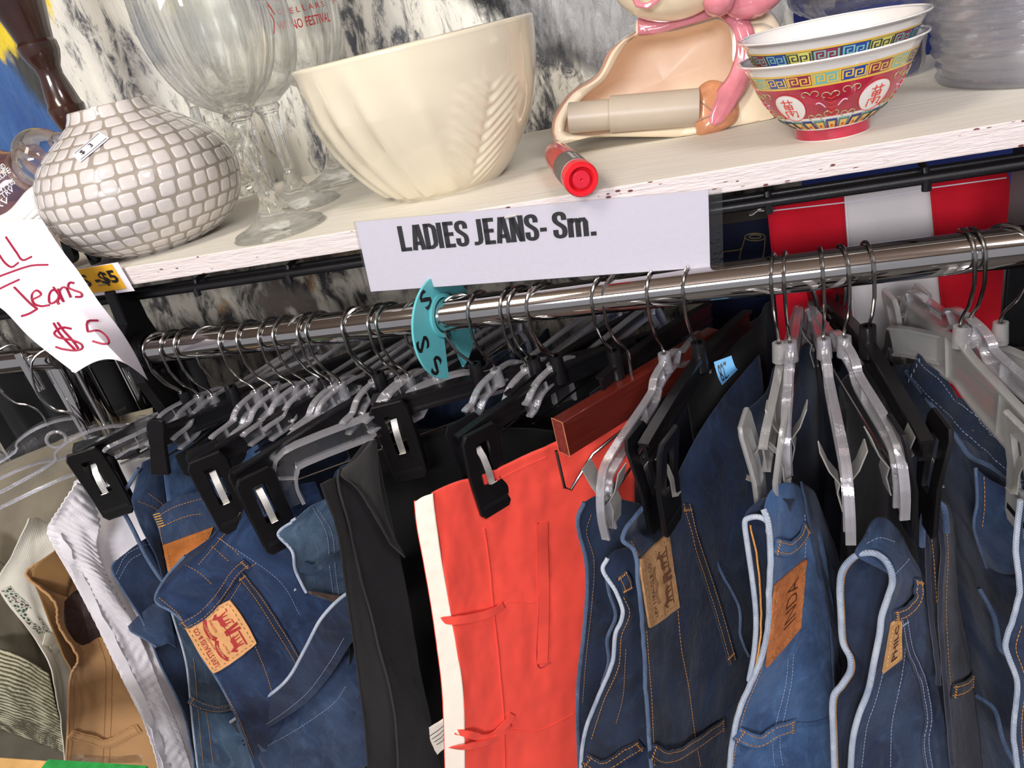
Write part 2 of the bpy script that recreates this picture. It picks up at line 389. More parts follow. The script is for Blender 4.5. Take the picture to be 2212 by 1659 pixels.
cc = t.mix(fy, cbase, cb2); cc = t.mix(t.math('MULTIPLY', r1, fy), cc, '6a3a34')
t.setc(cc); t.p(Roughness=.6); t.bump(t.math('ADD', g, t.math('MULTIPLY', t.math('MULTIPLY', h, fy), 3)), .5, .0012); M['board'] = t.m
mb = MB(); mb.box((-.35, (SF+SB)/2, SZ-ST/2), (2.5, SB-SF, ST), M['board'])
tag(mb.build('shelf_board', smooth=False, bevel=.001), 'white painted plywood shelf board with chipped front edge holding the glassware', 'shelf')
# black wire frame under the board
wf = thing('wire_shelf_frame', 'black wire frame running under the white shelf board', 'shelf frame', (-.35, .63, SZ-ST-.03))
mb = MB(); zf = SZ-ST-.006
for y, z, r in ((.632, zf-.012, .0045), (.655, zf-.012, .003), (.98, zf-.006, .0045)):
    mb.tube([(-1.5, y, z), (.8, y, z)], r, M['black_metal'], 10)
mb.build('rail_rod', wf)
for i in range(17):
    x = -1.36+i*.115; mb = MB(); mb.tube([(x, .985, zf-.003), (x, .66, zf-.003), (x, .634, zf-.006), (x, .630, zf-.017)], .0028, M['black_metal'], 8); mb.tube([(x, .630, zf-.012), (x, .630, zf-.021)], .0035, M['black_metal'], 8)
    mb.build('cross_wire', wf)
# ================================================================ CHROME RAIL
RY, RZ, RR = .6104, 1.2996, .016
t = thing('hanging_rail', 'polished chrome clothes rail crossing the picture with hangers on it', 'rail', (-.3, RY, RZ))
MB().tube([(-.635+i*.0945, RY, RZ) for i in range(10)], RR, M['chrome'], 40).build('tube', t)
# black brackets at both ends (extruded profile in the y-z plane)
def bracket(name, x, pts, th, label):
    t = thing(name, label, 'bracket', (x, RY, RZ))
    mb = MB(); mb.prism([(x-th/2, y, z) for y, z in pts], (th, 0, 0), M['black_plastic']); mb.build('web', t, smooth=False, bevel=.0015)
    mb = MB(); mb.lathe([(RR+.001, -.001), (RR+.006, 0), (RR+.006, .03), (RR+.001, .031)], M['black_plastic'], 32)
    Mx = Matrix.Rotation(PI/2, 3, 'Y'); mb.v = [Mx@q_+Vector((x-.015, RY, RZ)) for q_ in mb.v]; mb.build('collar', t)
    mb = MB(); mb.box((x, RY+.032, RZ-.055), (th*2.6, .008, .09), M['black_plastic']); mb.build('flange', t, smooth=False, bevel=.002)
    MB().tube([(x+th/2, RY+.01, RZ-.03), (x+th/2+.006, RY+.01, RZ-.03)], .004, M['black_metal'], 10).build('screw', t)
    return t
prof = [(.590, 1.27), (.602, 1.215), (.632, 1.215), (.645, 1.262), (.640, 1.30), (.634, 1.33), (.634, 1.3725), (.606, 1.3725), (.602, 1.335), (.590, 1.325)]
bracket('rail_bracket', -.642, prof, .014, 'black plastic bracket joining the left end of the rail to the shelf')
bracket('rail_bracket', .222, [(.56, 1.25), (.60, 1.10), (.70, 1.10), (.70, 1.3725), (.585, 1.3725), (.56, 1.33)], .02, 'black plastic bracket at the right end of the rail')
# chrome frame of the rack on the left
t = thing('chrome_rack_frame', 'chrome tube uprights of the rack at the far left behind the price sheet', 'rack frame', (-.79, .62, 0))
for x, y, r in ((-.775, .615, .013), (-.80, .66, .013), (-.77, .70, .010)):
    MB().tube([(x, y, .02), (x, y, 1.293)], r, M['chrome'], 24).build('upright', t)
MB().tube([(-1.5, .612, 1.305), (-.80, .612, 1.305), (-.762, .612, 1.303)], .0135, M['chrome'], 24).build('crossbar', t)
MB().tube([(-1.5, .725, 1.253), (-.70, .725, 1.253)], .006, M['chrome'], 16).build('lower_bar', t)
MB().tube([(-.80, .60, 1.27), (-.80, .60, 1.32)], .006, M['chrome'], 12).build('bolt', t)
# ================================================================ SIGNS
def plane_fn(O, U, V, N, off=0.0):
    return lambda x, y: O+U*x+V*y+N*off
def sheet(mb, O, U, V, w, h, m, curl=None, n=2, k=2, th=.0003):
    N = U.cross(V).normalized(); P = []
    for i in range(k+1):
        P.append([O+U*(w*j/n)+V*(h*i/k)+(curl(w*j/n, h*i/k) if curl else Vector((0, 0, 0))) for j in range(n+1)])
    mb.grid(P, m); return mb
YS = SF-.0035
tl = KY(768, 480, YS); tr = KY(1530, 410, YS); br = KY(1534, 577, YS); bl = KY(801, 630, YS)
U = ((tr-tl)+(br-bl)).normalized(); V = (tl-bl).normalized(); V = (V-U*V.dot(U)).normalized(); O = bl.copy(); W_ = ((tr-tl).length+(br-bl).length)/2; H_ = ((tl-bl).length+(tr-br).length)/2
N_ = U.cross(V).normalized(); N_ = N_ if N_.y < 0 else -N_
sg = thing('shelf_sign', 'white laminated sign reading LADIES JEANS- Sm. stapled to the shelf edge', 'sign', (O.x+W_/2, YS, O.z))
# bilinear from the traced corners keeps the sheet's own slight skew
def sgn(x, y, off=0): return (bl.lerp(br, x)).lerp(tl.lerp(tr, x), y)+N_*off
mb = MB(); mb.grid([[sgn(i/20, j/6) for i in range(21)] for j in range(7)], M['paper'])
GLY = {'L': (1.0, [[(.2, 2.7), (.2, 0)], [(0, .18), (.92, .18)]]), 'A': (1.12, [[(.19, 0), (.48, 2.7)], [(.93, 0), (.64, 2.7)], [(.3, .72), (.82, .72)]]), 'D': (1.08, [[(.2, 0), (.2, 2.7)], [(.1, 2.52), (.55, 2.52), (.80, 2.3), (.86, 2.0), (.86, .7), (.80, .4), (.55, .18), (.1, .18)]]), 'I': (.52, [[(.2, 0), (.2, 2.7)]]), 'E': (.92, [[(.2, 0), (.2, 2.7)], [(0, 2.52), (.84, 2.52)], [(0, 1.4), (.78, 1.4)], [(0, .18), (.84, .18)]]),
 'S': (1.08, [[(.84, 1.85), (.84, 2.2), (.74, 2.45), (.52, 2.53), (.28, 2.43), (.2, 2.2), (.2, 1.95), (.3, 1.65), (.72, 1.2), (.84, .9), (.84, .5), (.74, .25), (.52, .17), (.28, .26), (.2, .5), (.2, .9)]]), 'J': (.86, [[(.56, 2.7), (.56, .55), (.48, .28), (.28, .18), (.02, .2)]]), 'N': (1.12, [[(.2, 0), (.2, 2.7)], [(.86, 0), (.86, 2.7)], [(.26, 2.6), (.80, .1)]]), '-': (.72, [[(.06, 1.05), (.56, 1.05)]]),
 'm': (1.62, [[(.2, 0), (.2, 1.95)], [(.25, 1.5), (.42, 1.78), (.62, 1.78), (.74, 1.5), (.74, 0)], [(.78, 1.5), (.95, 1.78), (1.16, 1.78), (1.28, 1.5), (1.28, 0)]]), '.': (.5, [[(.18, 0), (.18, .42)]])}
def ink(word, x0, x1, y0, y1, bold=0):
    tw__ = sum(GLY[c_][0] for c_ in word)-.14; X0 = 0; V_ = []; F_ = []
    for c_ in word:
        for st_ in GLY[c_][1]:
            a_, b_ = stroke2d(st_, .40 if len(st_) == 2 else .38, 1 if len(st_) < 12 else 2); n0 = len(V_)
            V_ += [(x0+(x1-x0)*(x+X0)/tw__, y0+(y1-y0)*y/2.7) for x, y in a_]; F_ += [tuple(i+n0 for i in f__) for f__ in b_]
        X0 += GLY[c_][0]
    return V_, F_
def inv_sgn(px, py):
    P = KY(px, py, YS); d = P-bl; return d.dot(U)/W_, (d.dot(V))/H_
for wd_, l, r_, tall in (('LADIES', (872, 540), (1008, 478), 1), ('JEANS-', (1024, 524), (1182, 462), 1), ('Sm.', (1196, 515), (1288, 452), 1)):
    a0 = inv_sgn(*l); a1 = inv_sgn(r_[0], r_[1]); base = inv_sgn(l[0], l[1])[1]
    put2d(mb, ink(wd_, a0[0]-(.012 if wd_ == 'LADIES' else .004), a1[0]-.012, .545 if wd_ != 'Sm.' else .545, .895), lambda x, y: sgn(x, y, .0004), M['ink'])
mb.build('paper', sg, smooth=False, fix=False)
mb = MB(); mb.grid([[sgn(-.006+(1.04)*i/20, -.012+1.025*j/6, .0008) for i in range(21)] for j in range(7)], M['film'])
mb.build('laminate_film', sg, fix=False)
mb = MB(); mb.tube([sgn(.455, .885, .002), sgn(.49, .90, .002)], .0009, M['steel'], 6); mb.build('staple', sg)
# yellow price tag
tl = KY(155, 583, YS); tr = KY(255, 566, YS); br = KY(292, 628, YS); bl2 = KY(200, 640, YS)
def tg(x, y, off=0, a=bl2, b=br, c=tl, d=tr): return (a.lerp(b, x)).lerp(c.lerp(d, x), y)+Vector((0, -off, 0))
yt = thing('price_tag', 'yellow shelf tag printed S -$5 with white border on the shelf edge at left', 'price tag', tuple((bl2+br)/2))
mb = MB(); mb.grid([[tg(i/4, j/4, .0005) for i in range(5)] for j in range(5)], M['paper'])
mb.grid([[tg(.0+.87*i/4, .12+.86*j/4, .001) for i in range(5)] for j in range(5)], M['paper_y'])
vf = norm2d(text2d('S -$5', 1, .03), .78, .5, .05, .3); put2d(mb, vf, lambda x, y: tg(x, y, .0016), M['ink']); mb.build('card', yt, smooth=False, fix=False)
MB().tube([tg(.35, .38, .002), tg(.5, .38, .002)], .0007, M['steel'], 6).build('staple', yt)
# hanging handwritten sheet, curling at lower right
L_ = [(-165, 480), (-120, 590), (-40, 640), (10, 672), (60, 725), (115, 770), (162, 806)]
R2 = [(90, 473), (130, 535), (172, 590), (212, 650), (258, 710), (292, 765), (320, 822)]
ps = thing('price_sheet', 'white paper sheet handwritten ALL Jeans $5 in red, curling off the shelf at left', 'sign', tuple(KY(60, 640, .57)))
Lc = cr([(a_, b_, 0) for a_, b_ in L_], 4); Rc = cr([(a_, b_, 0) for a_, b_ in R2], 4); n_ = len(Lc)
def shf(x, y, off=0):
    """x 0..1 left to right, y 0..1 top to bottom"""
    k = min(max(y, 0), 1)*(n_-1); i = min(int(k), n_-2); f_ = k-i
    l = Lc[i].lerp(Lc[i+1], f_); r__ = Rc[i].lerp(Rc[i+1], f_); q_ = l.lerp(r__, x)
    sag = -38*math.sin(PI*min(max(x, 0), 1))*max(0, (y-.55)/.45)**2 if y > .55 else 0
    dep = .598-.10*math.sin(PI*min(y, 1)*.5)*(1-.25*x)+.045*max(0, x-.72)/.28*y*y
    return KY(q_.x, q_.y+sag, dep-off)
mb = MB(); mb.grid([[shf(i/24, j/28) for i in range(25)] for j in range(29)], M['paper'])
def shinv(px, py):
    best = None
    for j in range(101):
        k = j/100*(n_-1); i = min(int(k), n_-2); f_ = k-i; l = Lc[i].lerp(Lc[i+1], f_); r__ = Rc[i].lerp(Rc[i+1], f_)
        for s in range(0, 101):
            x = s/100; q_ = l.lerp(r__, x); yy = j/100; sag = -38*math.sin(PI*x)*max(0, (yy-.55)/.45)**2 if yy > .55 else 0
            d = (q_.x-px)**2+(q_.y+sag-py)**2
            if best is None or d < best[0]: best = (d, x, yy)
    _, bx, by = best; st = .005
    for lv in range(3):
        for a__ in range(-3, 4):
            for b__ in range(-3, 4):
                x = bx+a__*st/3; yy = by+b__*st/3; k = min(max(yy, 0), 1)*(n_-1); i = min(int(k), n_-2); f_ = k-i; l = Lc[i].lerp(Lc[i+1], f_); r__ = Rc[i].lerp(Rc[i+1], f_); q_ = l.lerp(r__, x); sag = -38*math.sin(PI*min(max(x, 0), 1))*max(0, (yy-.55)/.45)**2 if yy > .55 else 0
                d = (q_.x-px)**2+(q_.y+sag-py)**2
                if d < best[0]: best = (d, x, yy)
        _, bx, by = best; st /= 3
    return bx, by
def zz1(pts): return [(x/2.99, 450+y/2.99) for x, y in pts]
strokes = [zz1(q) for q in ([(38, 185), (75, 240), (110, 290), (145, 335), (205, 312)], [(-5, 300), (30, 350), (75, 380), (120, 350)], [(-5, 440), (90, 405), (200, 370), (310, 365)],
    [(-5, 522), (60, 490), (125, 460)], [(92, 510), (150, 570), (200, 620), (240, 650)], [(240, 650), (190, 680), (138, 697)],
    [(205, 590), (250, 570), (265, 552), (235, 530), (205, 560), (215, 610), (260, 632), (320, 625)],
    [(370, 535), (340, 528), (318, 560), (320, 610), (350, 608), (378, 575), (375, 520), (380, 570), (372, 615), (385, 612)],
    [(345, 510), (380, 560), (412, 605), (385, 540), (405, 510), (430, 520), (455, 575)],
    [(478, 483), (450, 480), (440, 510), (480, 530), (520, 545), (525, 570), (485, 572)],
    [(460, 778), (400, 770), (350, 805), (380, 835), (460, 850), (520, 875), (530, 905), (480, 918), (400, 908), (360, 895)],
    [(345, 742), (380, 800), (430, 860), (492, 920)], [(372, 738), (410, 790), (465, 850), (505, 905)],
    [(633, 725), (565, 730), (565, 790), (575, 795)], [(575, 795), (640, 790), (690, 830), (702, 870), (660, 875), (598, 858)])]
for st_ in strokes:
    den = [(q_.x, q_.y) for q_ in cr([(a_, b_, 0) for a_, b_ in st_], 3)]
    uvp = [shinv(*q_) for q_ in den]
    mb.tube([shf(x, y, .0005) for x, y in uvp], .0011, M['ink_red'], 5)
o = mb.build('paper', ps, fix=False)
# ================================================================ FLAG, printed navy box, spring clip
def cloth_mat(name, col, sc=1500, rough=.85, bmp=.5, nz=.06, col2=None):
    t = NT(name); uv = t.coord('UV', (sc, sc, 1)); w = t.n('ShaderNodeTexWave', wave_type='BANDS', bands_direction='DIAGONAL'); t.link(t.coord('UV'), w.inputs[0]); w.inputs['Scale'].default_value = sc/6; w.inputs['Distortion'].default_value = 2
    n1 = t.noise(t.coord('UV'), 14, 5, .6); n2 = t.noise(t.coord('UV'), sc*.8, 2)
    c = t.mix(1.0, lin(col), t.ramp(n1, [(.3, (1-nz*2,)*3+(1,)), (.7, (1+nz,)*3+(1,))]), 'MULTIPLY')
    c = t.mix(t.math('MULTIPLY', n2, .35), c, col2 or col)
    t.setc(c); t.p(Roughness=rough, Sheen_Weight=.1, Specular_IOR_Level=.2); t.bump(t.math('ADD', t.math('MULTIPLY', w.outputs[1], .4), t.math('ADD', n2, t.math('MULTIPLY', n1, 3))), bmp, .0006); return t.m
M['flag_red'] = cloth_mat('red_cotton', 'd3152b', nz=.1); M['flag_white'] = cloth_mat('white_cotton', 'e2dcdc', nz=.05)
FY = .82
fl = thing('striped_cloth', 'red and white striped cotton cloth hanging behind the right end of the rail', 'flag', tuple(KY(1900, 400, FY)))
edges = [(1655, 428, 1700, 900), (1822, 408, 1855, 900), (2005, 376, 2055, 900), (2175, 352, 2250, 900)]
for i in range(3):
    mb = MB(); P = []
    for j in range(31):
        row = []
        for k in range(13):
            f_ = k/12; g_ = j/30; a_, b_ = edges[i], edges[i+1]
            l = Vector((a_[0]+(a_[2]-a_[0])*g_, a_[1]+(a_[3]-a_[1])*g_)); r__ = Vector((b_[0]+(b_[2]-b_[0])*g_, b_[1]+(b_[3]-b_[1])*g_)); q_ = l.lerp(r__, f_)
            row.append(KY(q_.x, q_.y, FY+.006*math.sin((i+f_)*4.5)*g_+.012*noise.noise(Vector((i*2+f_*3, g_*4, 1)))*g_))
        P.append(row)
    mb.grid(P, M['flag_white'] if i == 1 else M['flag_red'], [[(p.x, p.z) for p in r__] for r__ in P])
    mb.tube([p+Vector((0, -.001, -.004)) for p in P[0]], .0004, M['paper'], 4); mb.tube([p+Vector((0, -.001, -.014)) for p in P[0]], .0004, M['paper'], 4)
    if i != 0: mb.tube([r__[0]+Vector((.001, -.002, 0)) for r__ in P], .0005, M['flag_red'] if i == 2 else M['paper'], 4); 
    mb.build('stripe', fl, solid=.0008)
t = NT('navy_box_card'); t.setc('0f1838'); t.p(Roughness=.35); M['navy_card'] = t.m; M['gold_line'] = flat('gold_print', '8a7a4a', .5)
bxo = thing('printed_box', 'dark navy box printed with gold jar outlines behind the rail', 'box', tuple(KY(1560, 640, .97)))
ca = KY(1500, 400, .97); cb = KY(1735, 700, .97); xa, xb, za, zb = ca.x, cb.x, .98, 1.262
mb = MB(); mb.box(((xa+xb)/2, .975+.02, (za+zb)/2), (xb-xa, .04, zb-za), M['navy_card']); 
mb.box(((xa+xb)/2, .9745, zb-.012), (xb-xa+.001, .0012, .024), M['card'])
def px_on(pxs, y): return [KY(a_, b_, y) for a_, b_ in pxs]
ell = lambda cx, cy, a_, b_, n=24, s=0, e=2*PI: [(cx+a_*math.cos(s+(e-s)*i/n), cy+b_*math.sin(s+(e-s)*i/n)) for i in range(n+1)]
for pl in (ell(1631, 512, 22, 8), ell(1631, 511, 13, 4), [(1609, 514), (1600, 545), (1597, 560)], [(1653, 516), (1650, 545), (1647, 560)], [(1560, 544), (1596, 540), (1603, 535)]):
    mb.tube(px_on(pl, .9738), .0009, M['gold_line'], 5)
mb.build('carton', bxo, smooth=False)
cl = thing('spring_clip', 'small metal spring clip gripping the left edge of the striped cloth', 'clip', tuple(KY(1650, 440, .81)))
mb = MB(); mb.sweep(px_on([(1672, 432), (1650, 440), (1630, 448), (1618, 444), (1614, 436)], .81), [(-.006, -.0006), (.006, -.0006), (.006, .0006), (-.006, .0006)], Vector((0, 1, 0)), M['steel'])
mb.sweep(px_on([(1672, 452), (1650, 452), (1636, 452), (1626, 460), (1618, 462)], .81), [(-.006, -.0006), (.006, -.0006), (.006, .0006), (-.006, .0006)], Vector((0, 1, 0)), M['steel'])
mb.tube([KY(1640, 447, .80), KY(1640, 449, .82)], .003, M['steel'], 10); mb.build('jaws', cl)
# sizing ring
dv = thing('size_divider', 'turquoise plastic ring divider marked S hanging on the chrome rail', 'size divider', (-.2815, RY, RZ-.03))
A_ = R_(12); mb = MB(); ring = []; cx, cz = 0, -.016
TH = R_(14)
def dvp(a_, b_, t_):  # a along y-ish, b up, t across the rail
    return Vector((-.2795+t_*math.cos(TH)+a_*math.sin(TH), RY+a_*math.cos(TH)-t_*math.sin(TH), RZ+b_))
n = 64; P = []
for t_, ri, ro_ in ((-.0012, .0175, .052), (.0012, .0175, .052)):
    P.append((t_, ri, ro_))
gap0, gap1 = R_(-110), R_(-78)
def ringpts(rad, t_, c=(0, 0)):
    return [dvp(c[0]+rad*math.cos(a), c[1]+rad*math.sin(a), t_) for a in [gap1+(2*PI-(gap1-gap0))*i/n for i in range(n+1)]]
oc = (.0, -.012)
rows = [ringpts(.0172, -.0012), ringpts(.050, -.0012, oc), ringpts(.050, .0012, oc), ringpts(.0172, .0012)]
mb.grid([[rows[k][i] for k in range(4)] for i in range(n+1)], M['teal'], None, True)
hub = [ringpts(.0172, -.004), ringpts(.021, -.004), ringpts(.021, .004), ringpts(.0172, .004)]
mb.grid([[hub[k][i] for k in range(4)] for i in range(n+1)], M['teal'], None, True)
for ang, s_, w in ((R_(180), .017, 'S'), (R_(222), .016, 'S'), (R_(118), .016, 'S')):
    vf = norm2d(text2d(w, 1, .02), .013, .019); ca_, sa_ = math.cos(ang), math.sin(ang); c_ = (oc[0]+.038*ca_, oc[1]+.038*sa_)
    def fn(x, y, c_=c_, ca_=ca_, sa_=sa_):
        x -= .0055; y -= .0075; return dvp(c_[0]+x*-sa_*-1+y*ca_, c_[1]+x*ca_*-1+y*sa_, .0016)
    put2d(mb, vf, fn, M['ink'])
mb.build('ring', dv)
# ================================================================ SHELF ITEMS
def spl(pts, n=5): return [(q_.x, q_.y) for q_ in cr([(a_, b_, 0) for a_, b_ in pts], n)]
# ---- turned dark wood candlestick (top left)
# axis runs from behind the vase up to the top left corner
cs = KY(188, 330, .86); cx_, cy_ = cs.x, .86
Pt = KY(70, 0, .86)
prof = [(0, 0), (.045, 0), (.048, .006), (.040, .014), (.022, .022), (.018, .040), (.024, .06), (.020, .085), (.016, .10)]
th_ = thing('candlestick', 'dark turned wooden spindle candlestick standing at the left end of the shelf behind the vase', 'candlestick', (cx_, cy_, SZ))
ax = [(0, .0), (.03, .0), (.034, .004), (.030, .012), (.016, .02), (.017, .045), (.0175, .075), (.0165, .1), (.0145, .112), (.0150, .113), (.0148, .121), (.0135, .123), (.0155, .135), (.0205, .155), (.0225, .168), (.0228, .172), (.0205, .176), (.0185, .19), (.0145, .212), (.0155, .222), (.0200, .232), (.0232, .242), (.0236, .252), (.0215, .256), (.024, .27), (.031, .30), (.036, .33), (.036, .34), (.03, .341), (.028, .32), (0, .318)]
kz = (Pt.z-SZ)/.30
mb = MB(); mb.lathe([(r*1.02, z*kz) for r, z in ax], M['wood_dark'], 40, (cx_, cy_, SZ)); mb.build('spindle', th_, ang=30)
# ---- mosaic vase
VX, VY = -.632, .705
vprof = [(0, 0), (.045, 0), (.06, .003), (.083, .016), (.100, .038), (.1065, .062), (.104, .084), (.093, .104), (.073, .122), (.054, .135), (.045, .143), (.040, .153)]
vp = spl(vprof, 6)
vs_o = thing('mosaic_vase', 'squat cream vase with white glazed mosaic squares in taupe grout, price sticker on its side', 'vase', (VX, VY, SZ))
M['grout'] = flat('taupe_glaze', 'a0968b', .16, coat=.8, nz=.04); M['tile'] = flat('white_glaze_squares', 'd3ccc8', .1, coat=.9, nz=.03)
arc = [0]
for i in range(1, len(vp)): arc.append(arc[-1]+math.hypot(vp[i][0]-vp[i-1][0], vp[i][1]-vp[i-1][1]))
def vat(s, a, off=0):
    s = min(max(s, 0), arc[-1]-1e-6); i = max(k for k in range(len(arc)) if arc[k] <= s); i = min(i, len(vp)-2); f_ = (s-arc[i])/(arc[i+1]-arc[i] or 1)
    r0, z0 = vp[i]; r1_, z1 = vp[i+1]; r = r0+(r1_-r0)*f_; z = z0+(z1-z0)*f_; L = math.hypot(r1_-r0, z1-z0) or 1
    r += (z1-z0)/L*off; z -= (r1_-r0)/L*off
    return Vector((VX+r*math.cos(a), VY+r*math.sin(a), SZ+z))
mb = MB(); mb.lathe(vp+[(.037, .153), (.036, .148), (.05, .13), (.09, .09), (.09, .04), (.04, .006), (0, .006)], M['grout'], 72, (VX, VY, SZ)); mb.build('body', vs_o)
rnd = random.Random(3); mb = MB(); s = .050; tw_ = 0
while s < arc[-1]-.004:
    pitch = .0155; r = (vat(s, 0)-Vector((VX, VY, 0))).x; n_c = max(8, round(2*PI*r/.0185)); tw_ += .35+rnd.uniform(-.1, .1)
    for c_ in range(n_c):
        a0 = 2*PI*(c_+tw_)/n_c+rnd.uniform(-.01, .01)
        if math.sin(a0) > .75: continue
        hw = PI/n_c*(.86+rnd.uniform(-.05, .03)); hh = pitch/2*(.87+rnd.uniform(-.06, .03)); sk = rnd.uniform(-.08, .28)
        ringp = []
        for k in range(16):
            t_ = 2*PI*k/16; ca_, sa_ = math.cos(t_), math.sin(t_); ex = .42
            u_ = math.copysign(abs(ca_)**ex, ca_); v_ = math.copysign(abs(sa_)**ex, sa_)
            ringp.append((u_+sk*v_*.6, v_))
        P = [[vat(s+v_*hh*q_, a0+u_*hw*q_, o_) for u_, v_ in ringp] for q_, o_ in ((1.0, .0001), (.95, .00035), (.6, .0005), (.02, .00055))]
        mb.grid(P, M['tile'], None, True)
    s += pitch
mb.build('glazed_squares', vs_o, ang=60)
# sticker on the vase
sc = KY(200, 318, VY); base_a = math.atan2(-.78, -.36)
tvx = thing  # noqa
mb = MB()
def vst(x, y, off):
    # x,y metres on the vase around the sticker centre, rotated
    c_, s_ = math.cos(R_(38)), math.sin(R_(38)); X2 = x*c_-y*s_; Y2 = x*s_+y*c_
    s0 = arc[-1]-.052; r = .078
    return vat(s0+Y2, -1.22+X2/r, off)
mb.grid([[vst(-.018+.036*i/6, -.008+.016*j/3, .0017) for i in range(7)] for j in range(4)], M['paper'])
put2d(mb, norm2d(text2d('$ 3', 1, .0, 1, 1.3), .014, .007, -.012, -.0035), lambda x, y: vst(x, y, .0023), M['ink'])
for y in (-.0062, .0058): mb.sweep([vst(-.016+.032*i/6, y, .0022) for i in range(7)], [(-.0002, -.0001), (.0002, -.0001), (.0002, .0001), (-.0002, .0001)], Vector((0, 0, 1)), M['ink'])
mb.build('price_sticker', vs_o, smooth=False, fix=False)
# ---- goblets
def goblet(x, y, sc, label, twist=True, ribs=0, printed=None, group='wine goblets'):
    t = thing('wine_goblet', label, 'glass', (x, y, SZ), 0, group); o = (x, y, SZ)
    foot = [(0, 0.001), (.040, .0005), (.0418, .0025), (.0400, .0052), (.030, .0085), (.019, .015), (.012, .024), (.0085, .034)]
    st_ = [(.0085, .034), (.0068, .042), (.0068, .06), (.0078, .08), (.0095, .098), (.013, .104), (.012, .108)]
    bow = [(.012, .108), (.020, .113), (.034, .124), (.046, .145), (.0525, .172), (.053, .20), (.050, .235), (.047, .262), (.0455, .262), (.048, .232), (.0505, .2), (.0495, .172), (.043, .147), (.030, .127), (.015, .119), (0, .117)]
    S_ = lambda L: [(a_*sc, b_*sc) for a_, b_ in L]
    mb = MB(); mb.lathe(spl(S_(foot), 4), M['glass'], 64, o, (lambda a_, z, r: 1+.03*math.cos(9*a_+z*200)*(1 if r < .036 else 0)))
    mb.build('foot', t, ang=180)
    tw_ = (lambda a_, z, r: 1+.10*math.cos(4*(a_+z*60))) if twist else (lambda a_, z, r: 1+.05*math.cos(8*a_))
    mb = MB(); mb.lathe(spl(S_(st_), 8), M['glass'], 40, o, tw_); mb.build('stem', t, ang=180)
    rb = (lambda a_, z, r: 1+(.022 if r > .01 else 0)*math.cos(ribs*a_)*min(1, max(0, (.235*sc-z)/.05))) if ribs else None
    mb = MB(); mb.lathe(spl(S_(bow), 6), M['glass'], 96, o, rb)
    if printed:
        def on(x_, z_):  # x_ metres around from facing angle
            a_ = printed['a']+x_/(.053*sc); r = .0545*sc-.0004*abs((z_-.2*sc)*60)
            rr = None
            pr_ = spl(S_(bow[:8]), 6)
            for i in range(len(pr_)-1):
                if pr_[i][1] <= z_ <= pr_[i+1][1]:
                    f_ = (z_-pr_[i][1])/(pr_[i+1][1]-pr_[i][1]+1e-9); rr = pr_[i][0]+(pr_[i+1][0]-pr_[i][0])*f_
            rr = (rr or .05*sc)*1.0+.0009+(.022*rr if ribs and rr else 0)
            return Vector((x+rr*math.cos(a_), y+rr*math.sin(a_), SZ+z_))
        for body, w, h, x0, z0, bd in printed['t']:
            put2d(mb, norm2d(text2d(body, 1, bd), w, h, x0, z0), on, M['red_print'])
        for st in printed.get('s', []): put2d(mb, stroke2d(st, .0012), on, M['red_print'])
    mb.build('bowl', t, ang=180); return t
goblet(-.452, .663, 1.10, 'clear ribbed wine goblet with twisted stem nearest the shelf edge', True, 16)
fac = math.atan2(-.63, .53)
scr = [[(.0, .20), (.004, .215), (-.003, .228), (.003, .24), (-.002, .255)], [(.006, .2), (.002, .212), (.007, .225), (.003, .238)], [(-.004, .195), (.002, .205), (.008, .195)], [(-.005, .225), (.003, .22), (.009, .228)]]
goblet(-.490, .775, 1.06, 'clear wine goblet with red scroll print, directly behind the twisted stem goblet', False, 0, dict(a=fac+.45, t=[], s=[[(x_, z_) for x_, z_ in s_] for s_ in scr]+[[(.0, .178), (.004, .19), (.001, .2)]]))
goblet(-.500, .905, 1.10, 'clear wine glass printed in red with CELLARS WINO FESTIVAL behind the white bowl', False, 18, dict(a=fac+.12, t=[("ber's", .050, .026, -.025, .212, .02), ('C E L L A R S', .052, .006, -.026, .198, .005), ('WINO FESTIVAL', .062, .010, -.031, .182, .01)], s=[[(.045, .20), (.048, .22), (.043, .235), (.049, .25)], [(.05, .2), (.045, .215), (.051, .23)]]))
# small cut crystal between vase and goblets
t = thing('cut_glass_jar', 'small cut glass bud vase half hidden between the mosaic vase and the goblets', 'glass', (-.665, .93, SZ))
mb = MB(); mb.lathe(spl([(0, .001), (.028, .001), (.03, .01), (.014, .03), (.012, .055), (.028, .075), (.032, .10), (.030, .125), (.027, .125), (.028, .1), (.02, .078), (0, .07)], 4), M['glass'], 48, (-.665, .93, SZ), lambda a_, z, r: 1+.08*math.cos(12*a_+z*120)); mb.build('body', t, ang=25)
